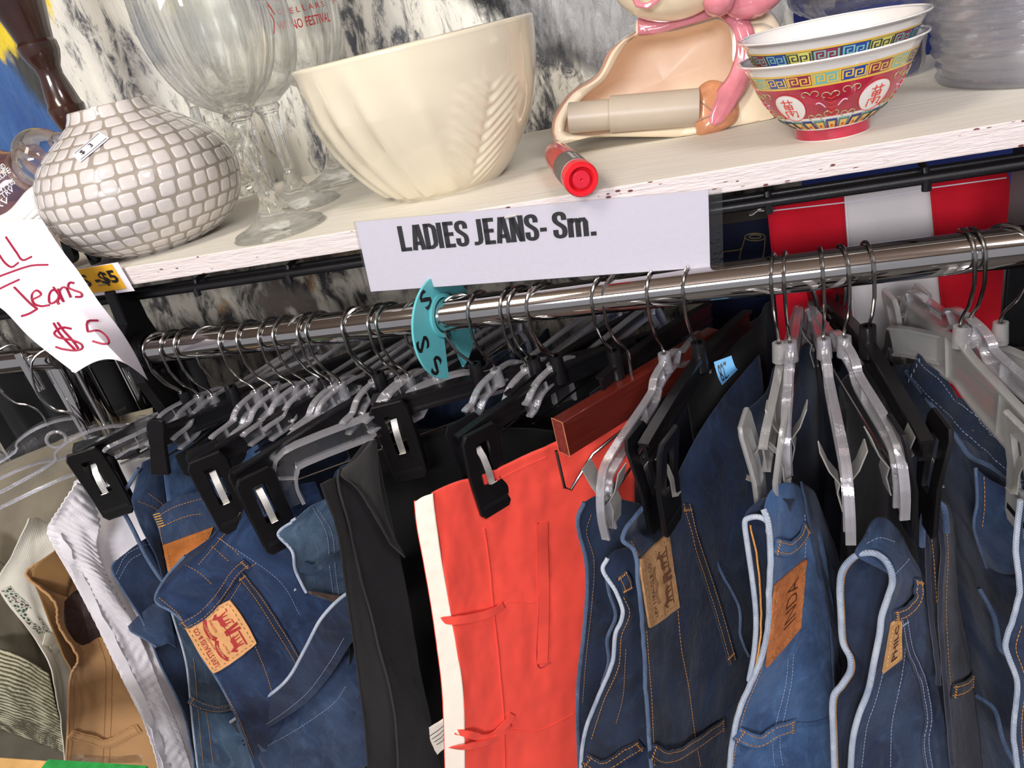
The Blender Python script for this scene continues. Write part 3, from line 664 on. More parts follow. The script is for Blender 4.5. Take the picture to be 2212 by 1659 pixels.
# ---- white leaf-relief bowl (oval)
BX, BY = -.292, .745
bo = thing('ceramic_bowl', 'large glossy cream ceramic bowl with draped folds and a fern leaf moulded in relief', 'bowl', (BX, BY, SZ))
bp_ = spl([(0, .0), (.052, .0), (.060, .002), (.078, .020), (.098, .050), (.111, .082), (.1175, .115), (.120, .137)], 7)
mb = MB(); P = []; NN = 240
def brad(r, a_, z):
    f_ = r; al = 1.0
    # soft vertical swag folds, fading toward the rim
    fold = 0
    for ac, wdt, amp in ((R_(-118), .10, .0028), (R_(-100), .08, .0035), (R_(-135), .12, .002), (R_(-78), .10, .0022), (R_(-160), .14, .003), (R_(30), .3, .003), (R_(100), .3, .003)):
        d = (a_-ac-(.137-z)*1.6+PI) % (2*PI)-PI; fold += amp*math.exp(-(d/wdt)**2)
    fold *= 1.6*min(1, (.137-z)/.05) if z > 0.005 else .4
    # fern leaf : herring-bone ribs around a mid line
    ac = R_(-48)-(z-.02)*(-2.6); d = (a_-ac+PI) % (2*PI)-PI; dm = d*.1
    env = max(0, 1-abs((z-.052)/.048)**4)*max(0, 1-abs(dm/.036)**4)
    leaf = env*(.0011*math.sin((z-abs(dm)*.75)*2*PI/.0105)+.001)-.0016*math.exp(-(dm/.003)**2)*env
    return r+fold+leaf
for i, (r, z) in enumerate(bp_):
    P.append([Vector((BX+brad(r, 2*PI*j/NN, z)*math.cos(2*PI*j/NN), BY+brad(r, 2*PI*j/NN, z)*.98*math.sin(2*PI*j/NN), SZ+z)) for j in range(NN)])
P2 = []
for i in range(len(P)-1):
    for k in range(3): P2.append([P[i][j].lerp(P[i+1][j], k/3) for j in range(NN)])
# recompute relief on the refined rings
P2 = []
for i in range(len(bp_)-1):
    for k in range(4):
        r = bp_[i][0]+(bp_[i+1][0]-bp_[i][0])*k/4; z = bp_[i][1]+(bp_[i+1][1]-bp_[i][1])*k/4
        P2.append([Vector((BX+brad(r, 2*PI*j/NN, z)*math.cos(2*PI*j/NN), BY+brad(r, 2*PI*j/NN, z)*.98*math.sin(2*PI*j/NN), SZ+z)) for j in range(NN)])
for r, z in ((.1205, .1385), (.119, .1405), (.1165, .1395), (.1155, .135), (.108, .09), (.09, .045), (.05, .012), (.001, .01)):
    P2.append([Vector((BX+r*math.cos(2*PI*j/NN), BY+r*.98*math.sin(2*PI*j/NN), SZ+z)) for j in range(NN)])
mb.grid(P2, M['cream'], None, True); mb.build('body', bo, ang=80)
# ---- red marker
pa = KZ(1140, 345, SZ); pb = KZ(1250, 438, SZ)
p0 = Vector((pb.x+.003, SF-.020, SZ+.0145)); d_ = (Vector((pa.x, pa.y, 0))-Vector((pb.x, pb.y, 0))).normalized(); d_ = Vector((-.335, .94, 0)).normalized()
mk_ = thing('marker_pen', 'red felt marker pen with grey barrel lying over the shelf edge', 'pen', tuple(p0-Vector((0, 0, .0115))))
PK = 1.22
def axis_lathe(mb, prof, m, n=40, wob=None):
    sd = Vector((d_.y, -d_.x, 0)); up_ = Vector((0, 0, 1)); P = [[p0+d_*s_*PK+(sd*math.cos(2*PI*j/n)+up_*math.sin(2*PI*j/n))*r*PK for j in range(n)] for s_, r in prof]
    mb.grid(P, m, None, True)
mb = MB(); axis_lathe(mb, [(.004, 0), (.004, .0066), (.0035, .0074), (.0008, .0078), (0, .0085), (0, .0106), (.001, .0114), (.003, .0117), (.013, .0117), (.013, .010)], M['red_pl']); axis_lathe(mb, [(.0035, .0), (.0006, .0004), (.0002, .0011), (.0004, .0012), (.0004, .0055), (.001, .006), (.004, .0062)], M['red_pl2']); mb.build('end_cap', mk_, ang=35)
mb = MB(); axis_lathe(mb, [(.013, .0112), (.0135, .0115), (.052, .0115), (.052, .011)], M['grey_label']); axis_lathe(mb, [(.0128, .0112), (.0129, .01165), (.0142, .01165), (.0143, .0112)], M['paper'])
def barrel(x, y):  # x along the pen from end, y around
    a_ = y/.0117; sd = Vector((d_.y, -d_.x, 0)); return p0+d_*x*PK+(sd*math.cos(a_)+Vector((0, 0, 1))*math.sin(a_))*.01175*PK
for body, x0, w, y0, h in (('permanent', .018, .026, R_(78)*.0117, .0035), ('Quick drying ink', .018, .020, R_(58)*.0117, .0018), ('Multi-Surface Marker - Red', .0175, .031, R_(5)*.0117, .0024)):
    put2d(mb, norm2d(text2d(body, 1, .01), w, h), lambda x, y, x0=x0, y0=y0, w=w: barrel(x0+w-x, y0+.004-y), M['white_ink'])
mb.build('barrel', mk_, fix=False)
mb = MB(); axis_lathe(mb, [(.052, .0108), (.053, .0112), (.10, .0108), (.112, .0100), (.113, .0), ], M['red_clear']); mb.build('cap', mk_)
# ---- pink-bow ceramic figure holding a roller
gx_, gy_ = KZ(1450, 285, SZ).x, .83
fg = thing('ceramic_roll_holder', 'cream ceramic animal figure with pink ribbon bow and open hollow front, roller across it', 'figurine', (-.05, .83, SZ))
M['glaze_fig'] = flat('pale_cream_glaze', 'f0dfc2', .12, coat=.9, nz=.03, sc=20); M['glaze_in'] = flat('peach_inner_glaze', 'f6dcc2', .4, nz=.02)
M['pink'] = flat('pink_glaze', 'd9848f', .12, coat=.9, nz=.16, sc=35); M['tan_glaze'] = flat('tan_paw_glaze', 'c98a63', .25, coat=.6, nz=.14, sc=60); M['roller'] = flat('beige_plastic_tube', 'b3a695', .38, nz=.02); M['brown_edge'] = flat('brown_glaze_edge', 'a77f6c', .3)
FYf = .80
def fp(px, py, y=FYf): return KY(px, py, y)
# hollow body : outer outline / opening outline, front wall ring, inner bowl surface behind
outer = [(1192, 285), (1200, 250), (1235, 200), (1290, 165), (1320, 110), (1345, 85), (1370, 72), (1378, 40), (1430, -10), (1500, -30), (1600, -20), (1655, 20), (1688, 70), (1700, 120), (1700, 200), (1690, 240), (1640, 268), (1560, 285), (1500, 296), (1420, 296), (1300, 296), (1250, 302), (1215, 312), (1198, 305)]
inner = [(1218, 282), (1226, 252), (1262, 208), (1305, 172), (1336, 118), (1356, 90), (1380, 76), (1412, 72), (1460, 66), (1520, 50), (1555, 44), (1575, 60), (1582, 95), (1583, 130), (1590, 150), (1585, 175), (1560, 215), (1530, 250), (1500, 268), (1450, 275), (1400, 280), (1330, 285), (1280, 292), (1240, 290)]
def on_front(p, lift=0):
    # the front wall leans back a little with height and bulges
    return KY(p[0], p[1], .775+.05*max(0, (300-p[1])/300)-lift)
No = 6
oc_ = cr([(a_, b_, 0) for a_, b_ in outer+outer[:1]], No); ic_ = cr([(a_, b_, 0) for a_, b_ in inner+inner[:1]], No)
mb = MB(); P = []
cO = Vector((sum(p.x for p in oc_)/len(oc_), sum(p.y for p in oc_)/len(oc_), 0))
def backp(p, sh, dy):
    q_ = cO+(p-cO)*sh; b_ = on_front((p.x, p.y)); c_ = on_front((cO.x, cO.y)); v_ = c_+(b_-c_)*sh; v_.y += dy; v_.z = max(v_.z, SZ+.002); return v_
for f_ in (0, .15, .5, .85, 1.0):
    lf = .006*math.sin(PI*f_)
    P.append([on_front((ic_[i].x+(oc_[i].x-ic_[i].x)*f_, ic_[i].y+(oc_[i].y-ic_[i].y)*f_), lf) for i in range(len(oc_)-1)])
for sh, dy in ((1.02, .015), (1.03, .04), (.98, .07), (.85, .10), (.55, .12), (.0001, .125)):
    P.append([backp(p, sh, dy) for p in oc_[:-1]])
for r__ in P:
    for v_ in r__: v_.z = max(v_.z, SZ+.0005)
mb.grid(P, M['glaze_fig'], None, True); mb.build('body', fg, ang=80)
mb = MB(); P = []
cI = Vector((1420, 200, 0))
for sh, dy in ((1.0, .001), (.985, .02), (.95, .045), (.8, .07), (.5, .085), (.0001, .088)):
    c_ = on_front((cI.x, cI.y)); row = []
    for p in ic_[:-1]:
        b_ = on_front((p.x, p.y)); v_ = c_+(b_-c_)*sh; v_.y += dy; v_.z = max(v_.z, SZ+.003); row.append(v_)
    P.append(row)
mb.grid(P, M['glaze_in'], None, True); mb.build('hollow', fg, ang=80)
mb = MB(); mb.tube([on_front((p.x, p.y), .001) for p in cr([(1378, 70, 0), (1320, 112, 0), (1292, 165, 0), (1236, 202, 0), (1202, 250, 0), (1196, 285, 0), (1206, 306, 0)], 5)], .0022, M['brown_edge'], 8); mb.build('painted_edge', fg)
# head with snout, partly above the frame
mb = MB(); hc = KY(1455, -75, .80); P = []
for i in range(25):
    th2 = PI*i/24; row = []
    for j in range(40):
        a_ = 2*PI*j/40; q_ = Vector((math.sin(th2)*math.cos(a_)*.060, math.sin(th2)*math.sin(a_)*.042, math.cos(th2)*.047)); row.append(hc+q_)
    P.append(row)
mb.grid(P, M['glaze_fig'], None, True); mb.build('head', fg, ang=180)
mb = MB(); mc = KY(1397, 0, .757)
mb.tube([mc+Vector((-.011, .003, .006)), mc+Vector((-.008, 0, -.002)), mc+Vector((0, -.001, -.005)), mc+Vector((.009, .0, -.002)), mc+Vector((.013, .003, .006))], .0028, M['pink'], 8)
mb.build('mouth', fg)
# ribbon band, bow knot, loop and tail
def ribbon(name, pts, wpx, m, lift=.006, thick=.004, n=6, lab=None):
    c_ = cr([(a_, b_, w) for (a_, b_), w in zip(pts, wpx)], n); P = []
    for i, p in enumerate(c_):
        t_ = c_[min(i+1, len(c_)-1)]-c_[max(i-1, 0)]; nx_, ny_ = -t_.y, t_.x; L = math.hypot(nx_, ny_) or 1; nx_ /= L; ny_ /= L; row = []
        for k in range(9):
            s_ = -1+k/4; row.append(on_front((p.x+nx_*p.z*s_/2, p.y+ny_*p.z*s_/2), lift+thick*(1-s_*s_)+.0008*math.sin(k*2.2+i*.3)))
        P.append(row)
    mb = MB(); mb.grid(P, m); return mb.build(name, fg, solid=.003, ang=80)
ribbon('ribbon_band', [(1378, 58), (1420, 56), (1470, 42), (1530, 22), (1580, 6)], [34, 32, 30, 32, 30], M['pink'], .012)
ribbon('ribbon_tail', [(1560, 20), (1600, 55), (1612, 110), (1596, 170), (1570, 210), (1548, 250), (1538, 268)], [26, 40, 42, 42, 48, 40, 12], M['pink'], .014)
mb = MB()
def ellips(mb, c_, rx, ry, rz, m, rot=0):
    P = []
    for i in range(17):
        t2 = PI*i/16; P.append([c_+Matrix.Rotation(rot, 3, 'Y')@Vector((math.sin(t2)*math.cos(2*PI*j/28)*rx, math.sin(t2)*math.sin(2*PI*j/28)*ry, math.cos(t2)*rz*(1+.05*math.sin(6*PI*j/28)))) for j in range(28)])
    mb.grid(P, m, None, True)
ellips(mb, KY(1552, 2, .78), .014, .011, .013, M['pink']); mb.build('bow_knot', fg, ang=180)
mb = MB(); ellips(mb, KY(1632, -8, .795), .028, .013, .017, M['pink'], R_(-12)); mb.build('bow_loop', fg, ang=180)
mb = MB(); ellips(mb, KY(1500, -50, .79), .022, .010, .012, M['pink'], R_(30)); mb.build('bow_loop', fg, ang=180)
# shoulder, arm end and paw
mb = MB(); c_ = on_front((1650, 110), -.012); ellips(mb, c_, .020, .024, .030, M['glaze_fig'], R_(-25)); mb.build('shoulder', fg, ang=180)
mb = MB(); P = []
paw = cr([(a_, b_, 0) for a_, b_ in ((1500, 205), (1512, 185), (1535, 173), (1562, 178), (1585, 200), (1598, 235), (1592, 262), (1565, 280), (1535, 292), (1510, 297), (1500, 270), (1496, 235), (1500, 205))], 4)
pc = Vector((1545, 240, 0))
for sh, lf in ((1, .004), (.95, .010), (.8, .014), (.5, .0165), (.02, .017)):
    P.append([on_front((pc.x+(p.x-pc.x)*sh, pc.y+(p.y-pc.y)*sh), lf) for p in paw[:-1]])
mb.grid(P, M['tan_glaze'], None, True)
for a_, b_ in (((1508, 215), (1545, 245)), ((1503, 262), (1540, 248)), ((1590, 215), (1560, 245))): mb.tube([on_front(a_, .014), on_front(((a_[0]+b_[0])/2, (a_[1]+b_[1])/2), .017), on_front(b_, .0175)], .0008, M['brown_edge'], 6)
mb.build('paw', fg, ang=80)
# roller
ra = on_front((1230, 255), .006); rb_ = on_front((1505, 232), .004)
ra.z = max(ra.z, SZ+.022); 
def rod(name, a_, b_, r, m):
    mb = MB(); mb.tube([a_.lerp(b_, k/4) for k in range(5)], r, m, 40); return mb.build(name, fg, ang=40, bevel=.0006)
dr = (rb_-ra)
rod('roller_core', ra, ra+dr*.36, .0150, M['roller']); rod('roller_sleeve', ra+dr*.33, ra+dr*1.02, .0178, M['roller'])
# ---- two stacked porcelain rice bowls
M['pc_white'] = flat('bowl_porcelain', 'e6e2de', .08, coat=.9, nz=.01); M['en_red'] = flat('red_enamel', 'b3253f', .2, coat=.7, nz=.14, sc=80); M['en_yel'] = flat('yellow_enamel', 'e6bd52', .3, coat=.5)
M['en_blue'] = flat('blue_enamel', '2c4798', .3, coat=.5); M['en_cyan'] = flat('cyan_enamel', '7fb9ae', .3, coat=.5); M['en_mar'] = flat('maroon_enamel', '8e2f52', .3, coat=.5); M['en_lime'] = flat('lime_enamel', 'd6cf6e', .3, coat=.5); M['en_gold'] = flat('gold_scroll_enamel', 'a99e72', .3, coat=.5); M['en_org'] = flat('orange_red_enamel', 'd2442f', .4); M['en_line'] = flat('dark_line_enamel', '3d4a48', .4); M['en_pink'] = flat('pink_enamel', 'd8a3b4', .3)
def rice_bowl(cx, cy, z0, tilt, label, seed):
    t = thing('rice_bowl', label, 'bowl', (cx, cy, z0), 0, 'stacked porcelain rice bowls'); k = .98
    op = spl([(0, .004), (.024, .004), (.0265, 0), (.0285, 0), (.029, .009), (.031, .0105), (.043, .020), (.054, .036), (.0615, .052), (.0665, .0615), (.0700, .0645)], 6)
    op = [(r*k, z) for r, z in op]
    Rt = Matrix.Rotation(tilt, 3, Vector((.3, 1, 0)).normalized())
    T = lambda p: Vector((cx, cy, z0))+Rt@p
    def at(z, a_, off=.0002):
        for i in range(12, len(op)-1):
            if op[i][1] <= z <= op[i+1][1]+1e-9:
                f_ = (z-op[i][1])/(op[i+1][1]-op[i][1]+1e-9); r = op[i][0]+(op[i+1][0]-op[i][0])*f_
                dr_, dz_ = op[i+1][0]-op[i][0], op[i+1][1]-op[i][1]; L = math.hypot(dr_, dz_) or 1
                r += dz_/L*off; z2 = z-dr_/L*off; return T(Vector((r*math.cos(a_), r*math.sin(a_), z2)))
        return T(Vector((op[-1][0]*math.cos(a_), op[-1][0]*math.sin(a_), z)))
    mb = MB(); n = 96
    full = op+[(.0708*k, .0652), (.0706*k, .0660), (.0694*k, .0658), (.0655*k, .0610), (.060*k, .050), (.051*k, .033), (.038*k, .018), (.02, .0125), (.0005, .012)]
    fs_ = [[T(Vector((r*math.cos(2*PI*j/n), r*math.sin(2*PI*j/n), z))) for j in range(n)] for r, z in full]
    mb.grid(fs_, M['pc_white'], None, True)
    def band(za, zb, m, off=.00012, nn=6):
        mb.grid([[at(za+(zb-za)*i/nn, 2*PI*j/n, off) for j in range(n)] for i in range(nn+1)], m, None, True)
    # foot
    mb.grid([[T(Vector((.0291*k*math.cos(2*PI*j/n), .0291*k*math.sin(2*PI*j/n), z))) for j in range(n)] for z in (.0008, .009)], M['en_red'], None, True)
    band(.0106, .0465, M['en_red']); band(.0465, .0478, M['en_yel'], .0002); band(.0478, .0572, M['en_yel'] if seed == 0 else M['en_line'], .00015); band(.0565, .0578, M['en_yel'], .0002)
    # greek key blocks
    nb = 20; cols = [('en_blue', 'en_yel'), ('en_mar', 'en_yel'), ('en_cyan', 'en_yel')] if seed == 0 else [('en_blue', 'en_cyan'), ('en_lime', 'en_line'), ('en_mar', 'en_cyan')]
    for b_ in range(nb):
        a0 = 2*PI*b_/nb; da = 2*PI/nb; c1, c2 = cols[b_ % 3]
        mb.grid([[at(.0482+.0080*i/3, a0+da*(.03+.94*j/6), .00028) for j in range(7)] for i in range(4)], M[c1])
        for h_ in (0, 1):
            key = [(.06, .12), (.06, .88), (.44, .88), (.44, .30), (.20, .30), (.20, .62), (.32, .62)]
            if h_: key = [(1-x, 1-y) for x, y in key]
            for e in range(len(key)-1):
                (x0, y0), (x1, y1) = key[e], key[e+1]; w = .035
                dx, dy = x1-x0, y1-y0; L = math.hypot(dx, dy); ux, uy = dx/L, dy/L; ww = .05
                q4 = [(x0-uy*w-ux*w*.6, y0+ux*ww-uy*ww*.6), (x1-uy*w+ux*w*.6, y1+ux*ww+uy*ww*.6), (x1+uy*w+ux*w*.6, y1-ux*ww+uy*ww*.6), (x0+uy*w-ux*w*.6, y0-ux*ww-uy*ww*.6)]
                mb.poly([at(.0482+.0080*y, a0+da*(.03+.94*x), .00042) for x, y in q4], M[c2])
    if seed == 0:
        # petal border above the foot
        for b_ in range(28):
            a0 = 2*PI*b_/28; da = 2*PI/28; u_ = b_ % 2
            mb.grid([[at(.0108+.0085*i/3, a0+da*(.04+.92*j/3), .0003) for j in range(4)] for i in range(4)], M['en_cyan' if u_ else 'en_blue'])
            mb.grid([[at(.0108+.0065*i/2, a0+da*(.22+.56*j/2), .00042) for j in range(3)] for i in range(3)], M['en_yel'])
            mb.tube([at(z_, a0+da*x_, .0005) for x_, z_ in ((.12, .0112), (.14, .0182), (.5, .0176), (.86, .0182), (.88, .0112))], .00028, M['en_line'], 4)
            mb.poly([at(.0132+.0012*math.sin(2*PI*q_/8), a0+da*(.5+.12*math.cos(2*PI*q_/8)), .0006) for q_ in range(8)], M['en_org'])
        # medallions with red character, scrolls between
        am = math.atan2(-.67, -.075)
        for q_ in range(5):
            ac = am-.62+q_*2*PI/5; zc = .0315
            R0 = .0128
            def cir(rad, off): return [at(zc+rad*.88*math.sin(2*PI*i/32), ac+rad*math.cos(2*PI*i/32)/.0505, off) for i in range(32)]
            mb.grid([cir(R0, .0003), cir(R0*.75, .0007), cir(R0*.5, .0008), cir(R0*.25, .0008), cir(.0002, .0008)], M['pc_white'], None, True)
            mb.tube(cir(R0*.99, .0005)+cir(R0*.99, .0005)[:1], .00025, M['en_org'], 4)
            chs = [[(-.6, .7), (.6, .72)], [(-.25, .95), (-.25, .5)], [(.25, .95), (.25, .5)], [(-.4, .4), (.42, .4), (.42, .0), (-.4, .0), (-.4, .4)], [(-.4, .2), (.42, .2)], [(0, .4), (0, -.75)], [(-.6, -.25), (.65, -.25), (.6, -.85), (.45, -.75)], [(-.6, -.25), (-.6, -.9)], [(-.25, -.45), (.05, -.62), (.25, -.4)]]
            for c_ in chs: mb.tube([at(zc+y*.0082, ac+x*.0082/.0505, .0011) for x, y in c_], .00042, M['en_org'], 4)
            # scrolls
            for s_ in range(6):
                aa = ac+.36+(s_ % 3)*.26; zz_ = .041-(s_//3)*.017
                for mir in (1, -1):
                    sp_ = [(mir*(.0+.0032*math.cos(t_)*(1-t_/9)-.0034), .0030*math.sin(t_)*(1-t_/9)) for t_ in [i*.35 for i in range(14)]]
                    mb.tube([at(zz_+y-.002*(s_ % 2), aa+x/.05, .0003) for x, y in sp_], .0004, M['en_gold'], 5)
            ac2 = ac+2*PI/10
            for mir in (1, -1):
                mb.tube([at(.030+.004*math.sin(t_*.9), ac2+mir*(.09+.05*t_), .0004) for t_ in [i*.3 for i in range(9)]], .0006, M['en_pink'], 5)
                for e in range(5): mb.tube([at(.022+e*.0035, ac2, .0004), at(.0235+e*.0035, ac2+mir*.05, .0004)], .0004, M['en_org'], 4)
    mb.build('body', t, ang=50, fix=True)
    mb = MB(); mb.grid([[T(Vector((r*k*math.cos(2*PI*j/n), r*k*math.sin(2*PI*j/n), z))) for j in range(n)] for r, z in ((.0688, .0636), (.0703, .0646), (.0712, .0654), (.0708, .0664), (.0698, .0664), (.0686, .0654))], M['pc_white'], None, True); mb.build('rim', t)
    return t
rice_bowl(.0745, .677, SZ, 0, 'lower porcelain rice bowl in red enamel with white medallions and a yellow key border', 0)
rice_bowl(.0745, .6765, SZ+.0160, R_(1.0), 'upper porcelain rice bowl with blue and green key border nested in the red bowl', 1)
# ---- clear glass things at the right end
t = thing('glass_platter_stack', 'big clear glass serving bowl with horizontal rings behind the rice bowls at far right', 'glass bowl', (.275, .80, SZ))
pr_ = []
for i in range(40):
    z = .001+i*.0036; pr_.append((.104+.028*(i/39)+.0016*math.sin(i*2.1)+.0009*math.sin(i*.9+1), z))
ipr = [(r-.006, z+.003) for r, z in pr_[::-1]]
mb = MB(); mb.lathe([(0, .001)]+pr_+ipr+[(0, .006)], M['glass_grey'], 120, (.285, .80, SZ)); mb.build('body', t, ang=180)
t = thing('glass_dish', 'clear glass dish with a rolled rim standing behind the rice bowls', 'glass dish', (.145, .875, SZ))
mb = MB(); mb.lathe(spl([(0, .002), (.04, .002), (.045, .03), (.055, .062), (.078, .080), (.084, .092), (.080, .102), (.072, .100), (.05, .075), (.04, .04), (0, .03)], 5), M['glass'], 80, (.145, .905, SZ), lambda a_, z, r: 1+.01*math.cos(30*a_)); mb.build('body', t, ang=180)
# ---- left end : pink decanter with stopper, fluted white dish, black plate stand
dcx = thing('glass_decanter', 'pink tinted glass decanter lying on its side with white engraved lettering and clear round stopper', 'decanter', tuple(KY(20, 400, .75)-Vector((0, 0, .05))))
A0 = KY(-130, 540, .755); A1 = KY(62, 372, .755); dd = (A1-A0).normalized(); sd = dd.cross(Vector((0, 1, 0))).normalized(); tt = dd.cross(sd)
def axl(mb, o, prof, m, n=48, rf=None): mb.grid([[o+dd*s_+(sd*math.cos(2*PI*j/n)+tt*math.sin(2*PI*j/n))*r*(rf(2*PI*j/n) if rf else 1) for j in range(n)] for s_, r in prof], m, None, True)
Lw = (A1-A0).length
mb = MB(); axl(mb, A0, spl([(0, 0), (0, .05), (.02, .066), (Lw*.55, .068), (Lw*.8, .055), (Lw*.93, .036), (Lw, .026), (Lw, .020), (Lw*.9, .03), (Lw*.5, .06), (.02, .058), (.01, 0)], 4), M['glass_pink'], 40, lambda a_: 1+.02*math.cos(6*a_))
def dec(x, y): a_ = y/.07+PI*.93; return A0+dd*(Lw-.018-x*1.0)+(sd*math.cos(a_)+tt*math.sin(a_))*(.069 if x > .04 else .052)
mb.build('bottle', dcx, ang=60)
mb = MB()
fwdn = (CAMP-KY(20, 400, .63)).normalized()
def scrn(px, py): return KY(px, py, .682)
for (x0, y0, x1, y1, tx) in ((-40, 418, 24, 372, 'MAGICELIFE'), (-30, 438, 34, 396, 'CA-NY-VT 5.05'), (-45, 466, 32, 412, 'ME 5C CTRV'), (-60, 486, 22, 436, 'IA HI RV'), (-40, 400, 14, 362, 'CASH REFUND')):
    dx, dy = x1-x0, y1-y0; L = math.hypot(dx, dy); vf = norm2d(text2d(tx, 1, .01), 1, 1)
    put2d(mb, vf, lambda u_, w: scrn(x0+dx*u_+dy/L*w*13*1.0, y0+dy*u_-dx/L*w*13), M['white_ink'])
mb.build('lettering', dcx, smooth=False, fix=False)
mb = MB(); axl(mb, A1, spl([(-.004, 0), (-.004, .024), (0, .027), (.006, .027), (.009, .020), (.014, .022), (.024, .033), (.040, .036), (.056, .028), (.064, .014), (.066, .012), (.076, .013), (.080, .007), (.081, 0)], 4), M['glass'], 48); mb.build('stopper', dcx, ang=180)
# fluted white dish
t = thing('fluted_dish', 'white porcelain dish with a fluted wavy flank in front of the pink decanter', 'dish', tuple(KY(40, 480, .64)))
tp = cr([(-140, 520, .635), (-40, 480, .63), (20, 458, .63), (62, 412, .635), (105, 385, .64), (155, 362, .645)], 6); bt = cr([(-140, 640, .62), (-40, 600, .62), (40, 545, .622), (95, 498, .63), (130, 478, .64), (158, 465, .65)], 6)
mb = MB(); P = []
for i in range(len(tp)):
    row = []
    for k in range(33):
        f_ = k/32; q_ = tp[i].lerp(bt[i], f_); row.append(KY(q_.x, q_.y, q_.z+.0012*math.sin(f_*2*PI*7)*f_-.006*math.sin(PI*f_)))
    P.append(row)
mb.grid(P, M['porcelain']); mb.build('body', t, solid=.004, ang=80)
# black stand
t = thing('plate_stand', 'black plastic display stand between the paper price sheet and the mosaic vase', 'stand', tuple(KY(185, 550, .66)))
for n_, a_ in (('leg', [(132, 470), (140, 500), (148, 530), (156, 552), (150, 560)]), ('leg', [(160, 462), (175, 500), (190, 535), (205, 556), (196, 560)])):
    mb = MB(); mb.sweep([KY(x, y, .655 if a_[0][0] == 132 else .64) for x, y in spl(a_, 4)], [(-.004, -.006), (.004, -.006), (.004, .006), (-.004, .006)], Vector((0, 1, 0)), M['black_plastic']); mb.build('leg', t, bevel=.001)
mb = MB(); mb.prism([KY(x, y, .66) for x, y in ((150, 455), (215, 500), (268, 540), (262, 548), (205, 556), (170, 500))], (0, .012, 0), M['black_plastic']); mb.build('back_plate', t, smooth=False, bevel=.001)
mb = MB(); mb.tube([KY(128, 470, .70), KY(165, 470, .66), KY(158, 480, .64)], .004, M['black_plastic'], 8); mb.build('crossbar', t)
# ================================================================ HANGERS
def hook(mb, P, d, zt):
    c_ = [(0, zt-RZ), (0, -.058), (-.004, -.050), (-.0125, -.038), (-.0188, -.02)]
    pts = [(q_.x, q_.y) for q_ in cr([(a_, b_, 0) for a_, b_ in c_], 4)]+[(.0187*math.cos(R_(a_)), .0187*math.sin(R_(a_))-.0006) for a_ in range(190, -36, -12)]
    mb.tube([P(s_, RZ+z_) for s_, z_ in pts], .0015, M['wire'], 8)
def isec(h, w, th): return [(-w/2, -h/2), (w/2, -h/2), (w/2, -h/2+th), (th/2, -h/2+th), (th/2, h/2-th), (w/2, h/2-th), (w/2, h/2), (-w/2, h/2), (-w/2, h/2-th), (-th/2, h/2-th), (-th/2, -h/2+th), (-w/2, -h/2+th)]
def black_clip(t, P, T, s0, zc, mat='black_plastic', flip=1, sc=1.42, lean=.0):
    def Q(s_, tt_, z_): return P(s0+s_*sc, zc+z_*sc)+T*(tt_*sc)
    t_ = t
    for sg_ in (1, -1):
        def tz(z_): return sg_*(.0035+max(0, z_+.010)*.16)
        mb = MB()
        W2 = .0135
        out = [(-W2, .022), (-W2+.003, .027), (W2-.003, .027), (W2, .022), (W2, -.006), (W2-.001, -.036), (W2-.004, -.040), (-W2+.004, -.040), (-W2+.001, -.036), (-W2, -.006)]
        win = [(-.0048, .012), (-.0045, .017), (.0045, .017), (.0048, .012), (.0048, -.002), (.0048, -.014), (.004, -.016), (-.004, -.016), (-.0048, -.014), (-.0048, -.002)]
        th_ = .0028
        F = [[Q(a_, tz(b_)+sg_*o_, b_) for a_, b_ in ring_] for ring_, o_ in ((win, 0), (win, th_), ([(a_*.93, b_*.97) for a_, b_ in out], th_), (out, th_*.6), (out, 0), (win, 0))]
        mb.grid(F, M[mat], None, True)
        mb.add([Q(-.010, tz(-.031)+sg_*(th_+.0002), -.0325), Q(.010, tz(-.031)+sg_*(th_+.0002), -.0325), Q(.010, tz(-.028)+sg_*(th_+.0002), -.029), Q(-.010, tz(-.028)+sg_*(th_+.0002), -.029)], [(0, 1, 2, 3)], M['black_metal'])
        o_2 = mb.build('clip' if sg_ == 1 else 'clip_jaw', t_, ang=35); t_ = o_2 if sg_ == 1 else t_
    mb = MB(); sp_ = [(.012, -.013), (.0085, -.015), (.0085, -.004), (.0065, .004), (.002, .010), (-.002, .010), (-.0065, .004), (-.0085, -.004), (-.0085, -.015), (-.012, -.013)]
    mb.sweep([Q(0, a_, b_) for a_, b_ in sp_], [(-.0032, -.0004), (.0032, -.0004), (.0032, .0004), (-.0032, .0004)], P(1, 0)-P(0, 0), M['steel']); mb.build('clip_spring', t_, ang=50)
def metal_clip(t, P, T, s0, zc, sc=1.4):
    def Q(s_, tt_, z_): return P(s0+s_*sc, zc+z_*sc)+T*(tt_*sc)
    t_ = t
    for sg_ in (1, -1):
        mb = MB(); mb.sweep([Q(0, sg_*a_, b_) for a_, b_ in ((.011, .018), (.007, .006), (.0022, -.002), (.0035, -.008), (.0012, -.020))], [(-.008, -.0005), (.008, -.0005), (.008, .0005), (-.008, .0005)], P(1, 0)-P(0, 0), M['steel']); o_2 = mb.build('clip' if sg_ == 1 else 'clip_jaw', t_, ang=40); t_ = o_2 if sg_ == 1 else t_
    MB().tube([Q(-.009, 0, -.001), Q(.009, 0, -.001)], .0026, M['wire'], 10).build('clip_pivot', t_)
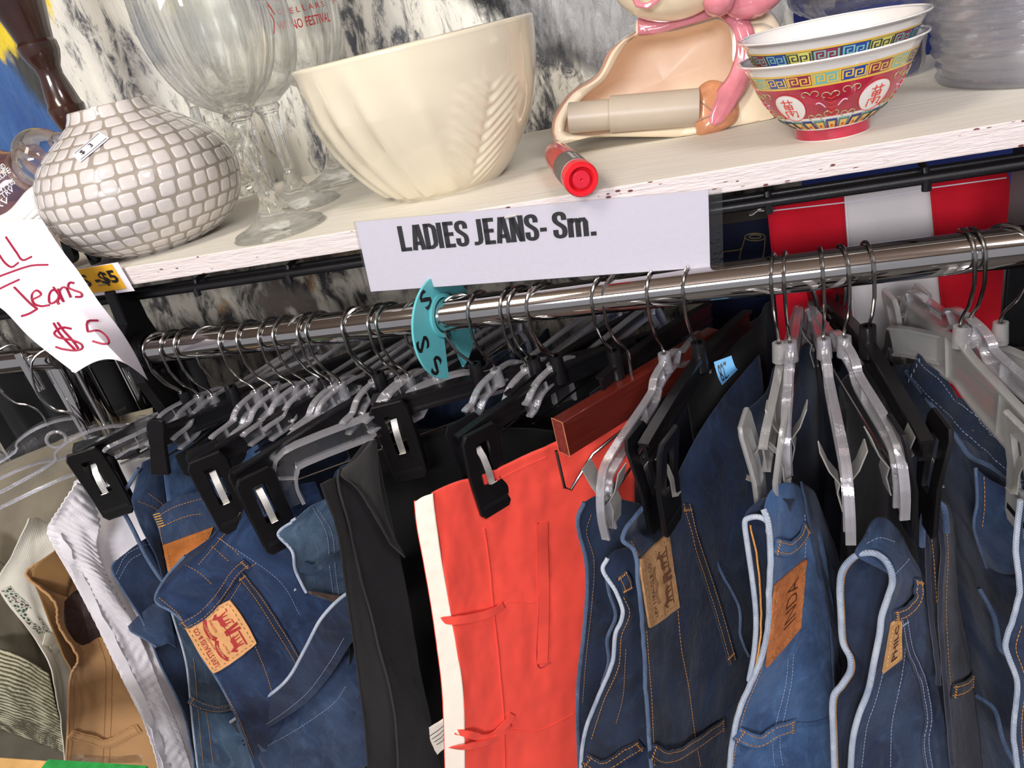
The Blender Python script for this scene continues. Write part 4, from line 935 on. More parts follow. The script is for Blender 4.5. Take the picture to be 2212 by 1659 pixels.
def hanger(kind, xr, A, z, far, label, clips=(1, 1), group='hangers on the chrome rail', drop=.018, nclip=0.0, short=0, hh=None, fl=1):
    a_ = KZ(A[0], A[1], z) if len(A) == 2 else Vector(A)
    d = Vector((xr-a_.x, RY-a_.y, 0)); near = d.length; d.normalize(); T = Vector((d.y, -d.x, 0))
    P = lambda s_, z_: Vector((xr+d.x*s_, RY+d.y*s_, z_))
    if near > .24: near = .24
    zt = 1.236
    t = thing(kind+'_hanger', label, 'hanger', (xr, RY, RZ+.018), 0, group)
    mb = MB(); hook(mb, P, d, zt if kind != 'wooden' else 1.217); mb.build('hook', t)
    ss = [-near+(near+far)*i/24 for i in range(25)]
    if kind == 'black_plastic':
        MB().lathe([(.0035, .008), (.0065, .008), (.0075, -.02), (.0035, -.02)], M['black_plastic'], 16, (xr, RY, 1.238)).build('neck', t)
        mb = MB(); mb.sweep([P(s_, 1.224-drop*(abs(s_)/max(near, far))**1.6-.001) for s_ in ss], isec(.019, .009, .003), T, M['black_plastic']); mb.build('bar', t, ang=30)
        if clips[0]: black_clip(t, P, T, -near+.014, z-.018)
        if clips[1]: black_clip(t, P, T, far-.012, z-.010)
    elif kind in ('clear_plastic', 'frosted_plastic'):
        mt = 'clear' if kind[0] == 'c' else 'frost'; rm = 'clear_rim' if kind[0] == 'c' else 'frost'
        MB().lathe([(.003, .006), (.0055, .006), (.0065, -.012), (.003, -.012)], M[rm], 14, (xr, RY, 1.232)).build('neck', t)
        zb = z-.004; st_ = .012 if kind[0] == 'c' else .004
        path = [(-near-.004, zb-.052), (-near-.004, zb-.03), (-near+.004, zb-.010), (-near+.022, zb), (-.040, zb+.004), (-.028, zb+st_), (-.012, zb+st_+.003), (.012, zb+st_+.003), (.028, zb+st_), (.040, zb+.004), (far-.022, zb), (far-.004, zb-.010), (far+.004, zb-.03), (far+.004, zb-.048)]
        if short: path = [(-near, zb+.002), (-near+.006, zb+.003)]+path[4:]
        if kind[0] == 'f': path = [(-near, zb-.004), (-near+.02, zb), (-.03, zb+.004), (0, zb+.008), (.03, zb+.004), (far-.02, zb), (far, zb-.004)]
        pts = [P(q_.x, q_.y) for q_ in cr([(p_[0], p_[1], 0) for p_ in path], 4)]
        h = hh or (.014 if kind[0] == 'c' else .026)
        mb = MB(); mb.sweep(pts, [(-.0007, -h/2), (.0007, -h/2), (.0007, h/2), (-.0007, h/2)], T, M[mt])
        for o_ in (-h/2, h/2): mb.sweep(pts, [(-.0034*fl, o_-.0011*fl), (.0034*fl, o_-.0011*fl), (.0034*fl, o_+.0011*fl), (-.0034*fl, o_+.0011*fl)], T, M[rm])
        for i in range(6, len(pts)-6, 9):
            tg_ = (pts[i+1]-pts[i-1]).normalized(); up_ = T.cross(tg_).normalized(); mb.sweep([pts[i]-up_*h/2, pts[i]+up_*h/2], [(-.003, -.0006), (.003, -.0006), (.003, .0006), (-.003, .0006)], T, M[rm])
        mb.build('bar', t, ang=35)
        if kind[0] == 'c':
            mb = MB(); mb.tube([P(-near+.004, zb-(.026 if not short else .014)), P(far-.004, zb-.026)], .0013, M['wire'], 6); mb.build('cross_rod', t)
            if clips[0]: metal_clip(t, P, T, -near+.008+nclip, zb-.020)
            if clips[1]: metal_clip(t, P, T, far-.03, zb-.028)
        else:
            for k_, s_ in ((0, -near+.01), (1, far-.014)):
                if clips[k_]: black_clip(t, P, T, s_, zb-.010, 'frost')
    elif kind == 'wooden':
        mb = MB(); mb.sweep([P(s_, 1.200) for s_ in (-near+.0004, far)], [(-.0075, -.0175), (.0075, -.0175), (.0075, .0175), (-.0075, .0175)], T, M['wood_red']); mb.build('bar', t, smooth=False, bevel=.0008)
        mb = MB(); mb.sweep([P(s_, 1.200) for s_ in (-near-.0002, -near+.0006)], [(-.0073, -.0173), (.0073, -.0173), (.0073, .0173), (-.0073, .0173)], T, M['wood_end'])
        mb.tube([P(-near, 1.200)+T*a__+Vector((0, 0, b__)) for a__, b__ in ((-.0075, -.0175), (.0075, -.0175), (.0075, .0175), (-.0075, .0175), (-.0075, -.0175))], .0004, M['wood_trim'], 5); mb.build('end_grain', t, smooth=False)
        mb = MB(); mb.tube([P(-.100, 1.19), P(-.100, 1.150), P(-.094, 1.144), P(-.062, 1.165)]+[P(.05, 1.18), P(.07, 1.168), P(.076, 1.175), P(.074, 1.203)], .0015, M['wire'], 8); mb.build('clip_rod', t)
    return t, P, T, near
CP, BP, FP, WD = 'clear_plastic', 'black_plastic', 'frosted_plastic', 'wooden'
def A_from(xr, ang, near, z=1.21): return (xr-near*math.sin(R_(ang)), RY-near*math.cos(R_(ang)), z)
# left bunch of clear hangers (no readable clips)
for i, (x, ang, nr, fr, z, k, lb) in enumerate([
    (-.614, 38, .15, .15, 1.212, CP, 'clear plastic hanger, first hook beside the left bracket, its stepped neck in view'),
    (-.595, 14, .12, .16, 1.214, CP, 'clear plastic hanger with the second hook along from the left bracket'),
    (-.577, 10, .10, .17, 1.213, CP, 'clear plastic hanger with the third hook along from the left bracket'),
    (-.519, 13, .11, .17, 1.214, CP, 'clear plastic hanger just right of the thin black wire-topped one'),
    (-.496, 16, .10, .17, 1.212, CP, 'clear plastic hanger with the sixth hook along from the left bracket'),
    (-.469, 18, .12, .16, 1.216, CP, 'clear plastic hanger with the seventh hook along from the left bracket'),
    (-.451, 22, .10, .16, 1.214, CP, 'clear plastic hanger left of the tight group of three hooks'),
    (-.424, 15, .10, .17, 1.213, CP, 'clear plastic hanger in the middle of the tight group of three hooks'),
    (-.413, 20, .12, .17, 1.212, CP, 'clear plastic hanger at the right of the tight group of three hooks'),
    (-.374, 12, .09, .18, 1.214, CP, 'clear plastic hanger left of the pair of hooks before the turquoise ring'),
    (-.344, 19, .09, .17, 1.213, CP, 'clear plastic hanger, left hook of the pair before the turquoise ring'),
    (-.334, 24, .10, .17, 1.214, CP, 'clear plastic hanger, right hook of the pair before the turquoise ring'),
    (-.240, 22, .08, .18, 1.213, CP, 'clear plastic hanger with its hook second right of the turquoise ring'),
    (-.209, 20, .09, .18, 1.212, CP, 'clear plastic hanger, leftmost hook of the four right of the turquoise ring'),
    (-.200, 26, .06, .17, 1.216, BP, 'black plastic hanger, second hook of the four right of the turquoise ring'),
    (-.183, 24, .07, .18, 1.212, CP, 'clear plastic hanger, third hook of the four right of the turquoise ring'),
    (-.123, 26, .03, .16, 1.21, BP, 'black plastic hanger with its hook just left of the cherry wood one')]):
    hanger(k, x, A_from(x, ang, nr*.55+.01, z+.004), z+.004, fr+.02, lb, clips=(0, 0), short=1)
# front hangers, near ends traced
hanger(BP, -.612, (172, 1003), 1.200, .12, 'black plastic hanger clipping the white elastic waist trousers', clips=(1, 0))
hanger(BP, -.548, (330, 965), 1.215, .20, 'slim black hanger whose small glossy clip holds the faded blue jeans', clips=(0, 0), drop=.004)
hanger(BP, -.430, (425, 1022), 1.200, .14, 'black plastic hanger clipping the blue jeans with the plain orange patch', clips=(1, 0))
hanger(BP, -.366, (524, 1062), 1.192, .12, 'black plastic hanger clipping the jeans with the red print patch', clips=(1, 0))
hanger(CP, -.302, (598, 990), 1.210, .12, 'thick clear hanger with rounded end left of the black trousers', clips=(0, 0), hh=.022, fl=1.5)
hanger(BP, -.260, (818, 903), 1.214, .16, 'black plastic hanger clipping the black trousers', clips=(1, 0), drop=.006)
hanger(BP, -.178, (998, 972), 1.204, .13, 'black plastic hanger clipping the coral trousers', clips=(1, 0), drop=.015)
hanger(WD, -.110, (1203, 908), 1.2175, .115, 'cherry red wooden hanger with a square bar')
hanger(CP, -.078, (1296, 1022), 1.212, .11, 'clear plastic hanger in front of the dark jeans with the tan patch', clips=(1, 0))
hanger(BP, -.047, (1398, 1000), 1.200, .13, 'black plastic hanger with blue tape clipping the tan patch jeans', clips=(1, 0), drop=.014)
hanger(FP, .020, (1650, 975), 1.200, .15, 'frosted plastic hanger left of the clear one on the orange patch jeans', clips=(1, 0))
hanger(CP, .029, (1695, 905), 1.212, .14, 'clear plastic hanger holding the jeans with the orange leather patch', clips=(1, 0), nclip=.012)
hanger(CP, .056, (1830, 1015), 1.212, .15, 'slender clear hanger between the orange patch and the pale hem jeans', clips=(1, 1), nclip=.02)
hanger(CP, .072, (1944, 962), 1.215, .13, 'clear plastic hanger with the white enamelled clip over the pale hem jeans', clips=(1, 0), nclip=.012)
hanger(BP, .090, (2000, 985), 1.204, .15, 'black plastic hanger clipping the narrow grey-blue jeans', clips=(1, 1))
hanger(FP, .158, (2260, 985), 1.200, .13, 'milky frosted hanger carrying the big dark jeans at right', clips=(1, 1), hh=.038)
hanger(CP, .164, (2300, 900), 1.226, .12, 'clear plastic hanger tucked behind the milky frosted one', clips=(0, 0))
hanger(FP, .186, A_from(.186, -40, .10, 1.20), 1.20, .10, 'milky frosted hanger with the last hook by the right bracket', clips=(0, 0))
# hangers of the second rack at far left
for x, y, ang, lb in ((-.86, .63, 35, 'clear hanger with moulded ring, leftmost on the neighbouring rack'), (-.765, .60, 35, 'clear hanger with moulded ring behind the chrome uprights')):
    t = thing('clear_plastic_hanger', lb, 'hanger', (x, y, 1.29), 0, 'hangers on the neighbouring rack'); d = Vector((math.sin(R_(ang+15)), math.cos(R_(ang+15)), 0)); T = Vector((d.y, -d.x, 0)); P = lambda s_, z_: Vector((x, y, 0))+d*s_+Vector((0, 0, z_))
    mb = MB(); mb.tube([P(q_.x, q_.y) for q_ in cr([(0, 1.205, 0), (0, 1.225, 0), (-.008, 1.24, 0), (-.02, 1.25, 0), (-.026, 1.275, 0), (-.015, 1.31, 0), (.01, 1.318, 0), (.018, 1.30, 0)], 4)], .0015, M['wire'], 8); mb.build('hook', t)
    pts = [P(q_.x, q_.y) for q_ in cr([(-.20, 1.165, 0), (-.06, 1.185, 0), (-.04, 1.20, 0), (-.015, 1.208, 0), (.015, 1.208, 0), (.04, 1.20, 0), (.06, 1.19, 0), (.09, 1.193, 0)], 4)]
    low = [P(q_.x, q_.y) for q_ in cr([(-.20, 1.150, 0), (-.05, 1.165, 0), (0, 1.158, 0), (.05, 1.168, 0), (.09, 1.178, 0)], 4)]
    mb = MB()
    for pl in (pts, low): mb.sweep(pl, [(-.0034, -.0012), (.0034, -.0012), (.0034, .0012), (-.0034, .0012)], T, M['clear_rim'])
    mb.grid([[P(-.20+.29*i/20, (1.150+.0+.028*min(1, i/12) if k_ == 0 else 1.165+.04*math.exp(-((i-14)/5)**2)+.01)) for k_ in (0, 1)] for i in range(21)], M['clear'])
    mb.tube([P(.011*math.cos(2*PI*i/20), 1.185+.011*math.sin(2*PI*i/20)) for i in range(21)], .0022, M['clear_rim'], 8); mb.build('bar', t, ang=40)
# ================================================================ GARMENTS
def G(yl, yr, *p):
    n_ = len(p)-1; return [(a_, b_, yl+(yr-yl)*i/n_) for i, (a_, b_) in enumerate(p)]
class Cloth:
    def __init__(s, parent, name, rows, mat, nu=64, nv=36, wr=.0018, seed=0, solid=.0014, wsc=(9, 30), ruf=None, gather=None):
        rr = [cr(r_, max(2, nv//(len(r_)-1))) for r_ in rows]; kk = min(len(r_) for r_ in rr); rr = [r_[:kk] if len(r_) == kk else [r_[round(i*(len(r_)-1)/(kk-1))] for i in range(kk)] for r_ in rr]
        cols = [cr([r_[j] for r_ in rr], max(2, nu//(len(rows)-1))) for j in range(kk)]
        n_ = len(cols[0]); P = [[KY(cols[j][i].x, cols[j][i].y, cols[j][i].z) for j in range(kk)] for i in range(n_)]
        U = [[0]*kk for _ in range(n_)]; V = [[0]*kk for _ in range(n_)]
        for i in range(n_):
            for j in range(kk):
                if j: U[i][j] = U[i][j-1]+(P[i][j]-P[i][j-1]).length
                if i: V[i][j] = V[i-1][j]+(P[i][j]-P[i-1][j]).length
        Q = []
        for i in range(n_):
            row = []
            for j in range(kk):
                a_ = P[min(i+1, n_-1)][j]-P[max(i-1, 0)][j]; b_ = P[i][min(j+1, kk-1)]-P[i][max(j-1, 0)]
                nn = a_.cross(b_); nn = nn.normalized() if nn.length > 1e-12 else Vector((0, -1, 0))
                if nn.dot(CAMP-P[i][j]) < 0: nn = -nn
                w = noise.noise(Vector((U[i][j]*wsc[1]+seed*7.3, V[i][j]*wsc[0], seed)))+.5*noise.noise(Vector((U[i][j]*wsc[1]*2.1+seed, V[i][j]*wsc[0]*3.0, seed+4)))+.6*noise.noise(Vector((U[i][j]*12-V[i][j]*22, V[i][j]*18+U[i][j]*10, seed+9)))
                dd_ = wr*w
                if gather: dd_ += gather[0]*math.sin(V[i][j]*2*PI/gather[1]+3*noise.noise(Vector((U[i][j]*25, V[i][j]*20, seed))))
                dd_ += .00035*noise.noise(Vector((U[i][j]*160+seed, V[i][j]*110, seed+2)))+.0005*noise.noise(Vector((U[i][j]*70-V[i][j]*40, V[i][j]*75, seed+5)))
                row.append(P[i][j]+nn*dd_)
            Q.append(row)
        s.P = Q; s.parent = parent; s.y = sum(p_.y for r_ in Q for p_ in r_)/(n_*kk)
        mb = MB(); mb.grid(Q, mat, [[(U[i][j], -V[i][j]) for j in range(kk)] for i in range(n_)]); s.o = mb.build(name, parent, solid=solid, ang=180, fix=False)
        fs = []
        for i in range(n_-1):
            for j in range(kk-1): a_ = i*kk+j; fs.append((a_, a_+1, a_+kk+1, a_+kk))
        s.bvh = BVHTree.FromPolygons([p_ for r_ in Q for p_ in r_], fs)
    def hit(s, px, py, off=.0):
        d = ray(px, py).normalized(); h = s.bvh.ray_cast(CAMP, d)
        if h[0] is None:
            for k in range(1, 16):
                for dx, dy in ((3, 0), (-3, 0), (0, 3), (0, -3), (3, 3), (-3, -3)):
                    g_ = s.bvh.ray_cast(CAMP, ray(px+dx*k, py+dy*k).normalized())
                    if g_[0] is not None: h = (KY(px, py, g_[0].y), g_[1]); break
                if h[0] is not None: break
            else: h = s.bvh.find_nearest(KY(px, py, s.y))
        n_ = h[1] if h[1].dot(CAMP-h[0]) > 0 else -h[1]
        return h[0]+n_*(off+.0008), n_
    def L(s, j=0): return [r_[j] for r_ in s.P]
def hem(mb, cl, m, j=0, r=.0016, off=0): mb.tube(cl.L(j)[::1], r, m, 8)
def path(cl, pts, off=.0006, n=8): return [cl.hit(q_.x, q_.y, off)[0] for q_ in cr([(a_, b_, 0) for a_, b_ in pts], n)]
def stitch(mb0, cl, pts, m='thread', dash=.0024, gap=.0012, r=.00032):
    mb = MB(); mb0.parts.append(mb); p = path(cl, pts, .0005, 10); q = [p[0]]; 
    for x in p[1:]:
        if (x-q[-1]).length < .03: q.append(x)
    p = q; acc = [0]
    for i in range(1, len(p)): acc.append(acc[-1]+(p[i]-p[i-1]).length)
    def at(s_):
        for i in range(1, len(acc)):
            if acc[i] >= s_: f_ = (s_-acc[i-1])/(acc[i]-acc[i-1] or 1); return p[i-1].lerp(p[i], f_)
        return p[-1]
    s_ = 0
    while s_ < acc[-1]-dash: mb.tube([at(s_), at(s_+dash/2), at(s_+dash)], r, M[m], 4); s_ += dash+gap
def band(parent, name, cl, pts, m, w=.010, th=.0018, off=.0012, bulge=.004, thread='thread', n=6):
    c_ = cr([(a_, b_, 0) for a_, b_ in pts], n); P = []; S_ = []
    k = len(c_)
    for i, q_ in enumerate(c_):
        f_ = i/(k-1); p_, n_ = cl.hit(q_.x, q_.y, off+bulge*math.sin(PI*f_)**.7); P.append(p_); S_.append(n_)
    sides = []
    for i in range(k):
        t_ = (P[min(i+1, k-1)]-P[max(i-1, 0)]).normalized(); sides.append(t_.cross(S_[i]).normalized())
    mb = MB(); mb.sweep(P, [(-w/2, -th/2), (w/2, -th/2), (w/2*.9, th/2), (-w/2*.9, th/2)], sides, m)
    uvn = len(mb.v); mb.uv = [(v.x+v.y, v.z) for v in mb.v]
    if thread:
        for s_ in (-.32, .32):
            L_ = [P[i]+sides[i]*w*s_+S_[i]*(th/2+.0003) for i in range(k)]
            for i in range(0, k-1):
                m_ = max(1, round((L_[i+1]-L_[i]).length/.0032))
                for j in range(m_): mb.tube([L_[i].lerp(L_[i+1], j/m_), L_[i].lerp(L_[i+1], (j+.65)/m_)], .00032, M[thread], 4)
        for e in (1, k-2):
            for q_ in range(5):
                a_ = P[e]+sides[e]*w*(-.4+.2*q_)+S_[e]*(th/2+.0004); tt_ = (P[min(e+1, k-1)]-P[e-1]).normalized(); mb.tube([a_-tt_*.0008, a_+tt_*.0008+sides[e]*w*.1], .0005, M[thread], 4)
    return mb.build(name, parent, ang=50)
def patch(parent, name, cl, quad, m, off=.0016, n=12, th=.0012, round_=0.0, thread='thread_d', inset=.07):
    """quad in reading order BL, BR, TR, TL (pixels). returns part builder and map fn(u,v,off)"""
    q = [Vector((a_, b_)) for a_, b_ in quad]
    def fn(u, v, o=0.0):
        p_ = q[0].lerp(q[1], u).lerp(q[3].lerp(q[2], u), v); return cl.hit(p_.x, p_.y, off+o)[0]
    mb = MB(); R0 = round_
    def warp(u, v):
        if R0:
            cx2, cy2 = 2*u-1, 2*v-1; return .5+.5*cx2*math.sqrt(1-R0*cy2*cy2*abs(cx2)**6*.5), .5+.5*cy2*math.sqrt(1-R0*cx2*cx2*abs(cy2)**6*.5)
        return u, v
    top = [[fn(*warp(j/n, i/n), th) for j in range(n+1)] for i in range(n+1)]
    mb.grid(top, m, [[(j/n*.04, i/n*.03) for j in range(n+1)] for i in range(n+1)])
    rim = [(j/n, 0) for j in range(n)]+[(1, j/n) for j in range(n)]+[(1-j/n, 1) for j in range(n)]+[(0, 1-j/n) for j in range(n)]
    mb.grid([[fn(*warp(u, v), th) for u, v in rim], [fn(*warp(u, v), -.001) for u, v in rim]], m, None, True)
    if thread:
        a_ = inset; cs_ = [(a_, a_), (1-a_, a_), (1-a_, 1-a_), (a_, 1-a_), (a_, a_)]
        for e in range(4):
            k = 9
            for i in range(k):
                f0, f1 = i/k+.02, (i+.62)/k; p0_, p1_ = Vector(cs_[e]), Vector(cs_[e+1]); A_ = p0_.lerp(p1_, f0); B_ = p0_.lerp(p1_, f1); mb.tube([fn(A_.x, A_.y, th+.0003), fn(B_.x, B_.y, th+.0003)], .0004, M[thread], 4)
    return mb, fn
def txt(mb, fn, body, u0, v0, w, h, m, bold=.01, o=.0017, arch=0): put2d(mb, norm2d(text2d(body, 1, bold), w, h, u0, v0), lambda x, y: fn(x, y+arch*((x-.5)**2), o), m)
def smooth_poly(mb, fn, pts, m, o=.0017): 
    mb.poly([fn(x, y, o) for x, y in pts], m)
D = {}
D['mid'] = denim('denim_mid_blue', '0c162c', '273a5c', '4c6487'); D['dark'] = denim('denim_dark_indigo', '0a1122', '1c2a45', '31466a'); D['levi'] = denim('denim_rich_blue', '0a1328', '1e3258', '3e5a86')
D['bright'] = denim('denim_bright_blue', '0f2448', '456a9e', '6a8fbd', tw=.0017); D['worn'] = denim('denim_worn_teal_blue', '152438', '3e5877', '71899f'); D['grey'] = denim('denim_grey_indigo', '0f1220', '282c40', '41465a')
D['hem'] = denim('denim_pale_hem', '51627f', 'b2bdcc', 'd2d7dd', True, tw=.0020); D['hemd'] = denim('denim_blue_hem', '1a2942', '4a5f80', '71859f', True, tw=.0020); D['fade'] = denim('denim_faded_panel', '142a4e', '3c5a88', '6f8fb8')
M['tan'] = cloth_mat('tan_twill', 'ab8257', 1400, col2='c09a6c', nz=.05); M['tan_dk'] = cloth_mat('tan_lining', '87643a', 1400); M['white_knit'] = cloth_mat('white_jersey', 'dcd8dc', 1200, bmp=.3, nz=.02); M['coral'] = cloth_mat('coral_cotton', 'e5473a', 1700, bmp=.35, nz=.03, col2='f05a48'); M['tape'] = cloth_mat('cream_waist_tape', 'eadfd0', 1500, bmp=.3, nz=.02)
M['blackc'] = cloth_mat('black_suiting', '1a191b', 1500, nz=.1, col2='2a282a'); M['blackd'] = cloth_mat('black_jersey', '0c0c0e', 1400, nz=.1); M['charc'] = cloth_mat('charcoal_suiting', '2c2a2a', 1500, nz=.08, col2='3a3836')
M['olive'] = cloth_mat('olive_drab_cloth', '5a5446', 900, nz=.12); M['beige'] = cloth_mat('taupe_cloth', '837a68', 900, nz=.1); M['sage'] = cloth_mat('sage_tweed', '8f8a70', 420, bmp=1.0, nz=.2, col2='4d4c3a'); M['linen'] = cloth_mat('ivory_linen', 'd9d5c6', 900, nz=.05); M['brown_lth'] = flat('dark_brown_leather', '33211d', .6, nz=.15, bump=.4)
M['orange_lth'] = flat('orange_leather', 'b2692f', .55, nz=.08, sc=90, bump=.3); M['patch_tan'] = flat('tan_leather_patch', 'd19a63', .65, nz=.07, sc=120, bump=.4); M['patch_lt'] = flat('light_leather_patch', 'b58a60', .7, nz=.1, sc=120, bump=.5); M['patch_or'] = flat('rust_leather_patch', 'b26a3d', .6, nz=.15, sc=150, bump=.5); M['patch_br'] = flat('taupe_leather_patch', '6b564c', .6, nz=.1)
M['levi_red'] = flat('dark_red_print', 'a32a2a', .6); M['emboss'] = flat('brown_embossing', '6f4a33', .7); M['emboss2'] = flat('dark_branding', '4d2a1d', .6)
M['flor'] = None
t = NT('floral_trim'); v = t.n('ShaderNodeTexVoronoi'); t.link(t.coord('UV'), v.inputs[0]); v.inputs['Scale'].default_value = 260
t.setc(t.ramp(v.outputs['Distance'], [(.25, '2e3a2c'), (.45, '8e9a86'), (.6, 'd8d2c6'), (.9, '4a3a38')])); t.p(Roughness=.9); M['flor'] = t.m
def garment(name, label, cat, px, py, y): return thing(name, label, cat, tuple(KY(px, py, y)))

t = NT('sage_tweed_ribs'); n1 = t.noise(t.coord('UV', (900, 90, 1)), 1, 4, .7); n2 = t.noise(t.coord('UV', (220, 1500, 1)), 1, 3, .6); wv = t.n('ShaderNodeTexWave', wave_type='BANDS', bands_direction='Y'); t.link(t.coord('UV'), wv.inputs[0]); wv.inputs['Scale'].default_value = 52; wv.inputs['Distortion'].default_value = 3
f_ = t.math('ADD', t.math('MULTIPLY', wv.outputs[1], .45), t.math('ADD', t.math('MULTIPLY', n1, .4), t.math('MULTIPLY', n2, .35)))
t.setc(t.ramp(f_, [(.35, '3c3b2c'), (.55, '8b876c'), (.8, 'c2bda2')])); t.p(Roughness=.95); t.bump(f_, 1, .002); M['sage'] = t.m
GR = 'trousers hung on the chrome rail'
# ---------------- far left soft garments
g = garment('taupe_garment', 'taupe grey garment hanging behind the clear hanger at the far left edge', 'garment', 60, 1150, .66)
Cloth(g, 'body', [G(.70, .66, (-140, 1090), (-20, 1015), (120, 955), (240, 905), (330, 880)), G(.66, .62, (-140, 1220), (-20, 1180), (110, 1140), (230, 1100), (330, 1060)), G(.62, .58, (-140, 1420), (-20, 1370), (100, 1340), (200, 1300), (330, 1240)), G(.56, .54, (-140, 1700), (-20, 1700), (80, 1680), (200, 1660), (330, 1640))], M['beige'], wr=.004, seed=2)
g = garment('olive_garment', 'olive drab garment with soft folds at the left edge above the tweed', 'garment', 40, 1350, .56)
Cloth(g, 'body', [G(.58, .60, (-100, 1180), (0, 1215), (60, 1290), (120, 1400)), G(.56, .58, (-100, 1290), (0, 1330), (70, 1385), (130, 1450)), G(.54, .56, (-100, 1400), (0, 1440), (70, 1480), (140, 1520)), G(.50, .52, (-100, 1700), (0, 1700), (70, 1700), (150, 1690))], M['olive'], wr=.005, seed=5)
g = garment('tweed_garment', 'sage green ribbed tweed garment bulging at the lower left corner', 'garment', 60, 1520, .5)
Cloth(g, 'body', [G(.52, .53, (-60, 1400), (0, 1402), (50, 1420), (105, 1455)), G(.49, .51, (-70, 1450), (0, 1460), (60, 1490), (120, 1520)), G(.475, .50, (-70, 1520), (0, 1530), (70, 1555), (135, 1580)), G(.48, .50, (-70, 1570), (0, 1578), (70, 1600), (142, 1628)), ], M['sage'], wr=.002, seed=6, gather=(.0013, .006))
g = garment('brown_garment', 'dark brown garment hanging below the sage tweed one', 'garment', 60, 1620, .5)
Cloth(g, 'body', [G(.50, .51, (-80, 1550), (20, 1560), (90, 1580), (150, 1600)), G(.48, .49, (-80, 1700), (20, 1700), (90, 1700), (150, 1700))], M['olive'], wr=.003, seed=8, nu=30)
# ivory linen trousers
g = garment('ivory_trousers', 'ivory linen trousers with a floral lined waistband, left of the tan pair', 'trousers', 80, 1200, .55)
cl = Cloth(g, 'body', [G(.56, .60, (62, 1120), (82, 1118), (105, 1130), (150, 1120)), G(.54, .58, (25, 1200), (60, 1185), (100, 1180), (160, 1200)), G(.53, .57, (-5, 1268), (50, 1262), (90, 1275), (150, 1290)), G(.53, .56, (60, 1360), (85, 1360), (110, 1370), (150, 1390)), G(.52, .55, (108, 1440), (122, 1445), (135, 1450), (160, 1455)), G(.50, .53, (125, 1530), (135, 1530), (145, 1530), (165, 1530)), G(.48, .52, (142, 1680), (150, 1680), (160, 1680), (175, 1680))], M['linen'], wr=.003, seed=11)
mb = MB(); P_ = [[cl.hit(x, y, .0006)[0] for x, y in r_] for r_ in (((0, 1272), (24, 1264)), ((30, 1312), (58, 1300)), ((62, 1350), (86, 1338)), ((82, 1370), (104, 1362)))]
rows_ = []
for i in range(13):
    k = i/12*3; a_ = min(int(k), 2); f_ = k-a_; rows_.append([P_[a_][0].lerp(P_[a_+1][0], f_).lerp(P_[a_][1].lerp(P_[a_+1][1], f_), w) for w in (0, .25, .5, .75, 1)])
mb.grid(rows_, M['flor'], [[(j*.004, i*.006) for j in range(5)] for i in range(13)]); mb.build('floral_trim', g)
band(g, 'belt_loop', cl, [(92, 1380), (110, 1390), (128, 1405)], M['linen'], w=.018, bulge=.003, thread=None)
# tan trousers
g = garment('tan_trousers', 'tan twill trousers with elastic waist and dark brown leather patch', 'trousers', 150, 1250, .52, ); g['group'] = GR
Cloth(g, 'back_waistband', [G(.53, .55, (120, 1188), (150, 1180), (180, 1190)), G(.52, .54, (70, 1232), (110, 1240), (150, 1260)), G(.52, .54, (90, 1300), (120, 1320), (150, 1340)), G(.51, .53, (130, 1400), (150, 1410), (170, 1420)), G(.50, .53, (155, 1450), (165, 1455), (175, 1460))], M['tan_dk'], wr=.001, seed=3, nu=40, nv=12)
cl = Cloth(g, 'body', [G(.53, .58, (75, 1218), (125, 1190), (150, 1188), (195, 1195)), G(.515, .57, (58, 1245), (100, 1255), (160, 1265), (250, 1275)), G(.51, .56, (118, 1300), (140, 1310), (190, 1320), (270, 1330)), G(.505, .555, (128, 1350), (160, 1355), (210, 1370), (300, 1390)), G(.50, .55, (168, 1420), (185, 1425), (230, 1435), (320, 1460)), G(.495, .54, (152, 1465), (185, 1470), (235, 1490), (340, 1520)), G(.48, .53, (147, 1560), (185, 1560), (240, 1570), (360, 1590)), G(.46, .51, (140, 1690), (185, 1690), (250, 1690), (390, 1690))], M['tan'], wr=.0018, seed=14, gather=(.0005, .009))
mb = MB(); hem(mb, cl, M['tan'], r=.0016); mb.build('waist_edge', g)
mb = MB(); pq = [(138, 1300), (160, 1278), (183, 1272), (205, 1300), (232, 1360), (205, 1378), (178, 1392), (158, 1382), (138, 1345)]
ctr = (180, 1330); rings = [[cl.hit(ctr[0]+(x-ctr[0])*s_, ctr[1]+(y-ctr[1])*s_, o_)[0] for x, y in [(q_.x, q_.y) for q_ in cr([(a_, b_, 0) for a_, b_ in pq+pq[:1]], 4)[:-1]]] for s_, o_ in ((1, 0), (1, .0018), (.97, .0022), (.5, .0022), (.02, .0022))]
mb.grid(rings, M['brown_lth'], None, True); mb.build('leather_patch', g)
band(g, 'belt_loop', cl, [(150, 1584), (185, 1590), (230, 1600), (275, 1580), (303, 1570)], M['tan'], w=.013, bulge=.003, thread='thread_d')
band(g, 'belt_loop', cl, [(92, 1250), (112, 1222), (135, 1192)], M['tan'], w=.014, bulge=.001, thread='thread_d')
mb = MB()
for o_ in (0, 14): stitch(mb, cl, [(212+o_, 1380), (228+o_, 1430), (228+o_, 1480), (226+o_, 1560), (222+o_, 1655)], 'thread_d', r=.00035)
stitch(mb, cl, [(160, 1440), (158, 1500), (156, 1580), (150, 1655)], 'thread_d'); stitch(mb, cl, [(128, 1262), (136, 1300), (150, 1355), (180, 1415)], 'thread_d'); mb.build('stitching', g)
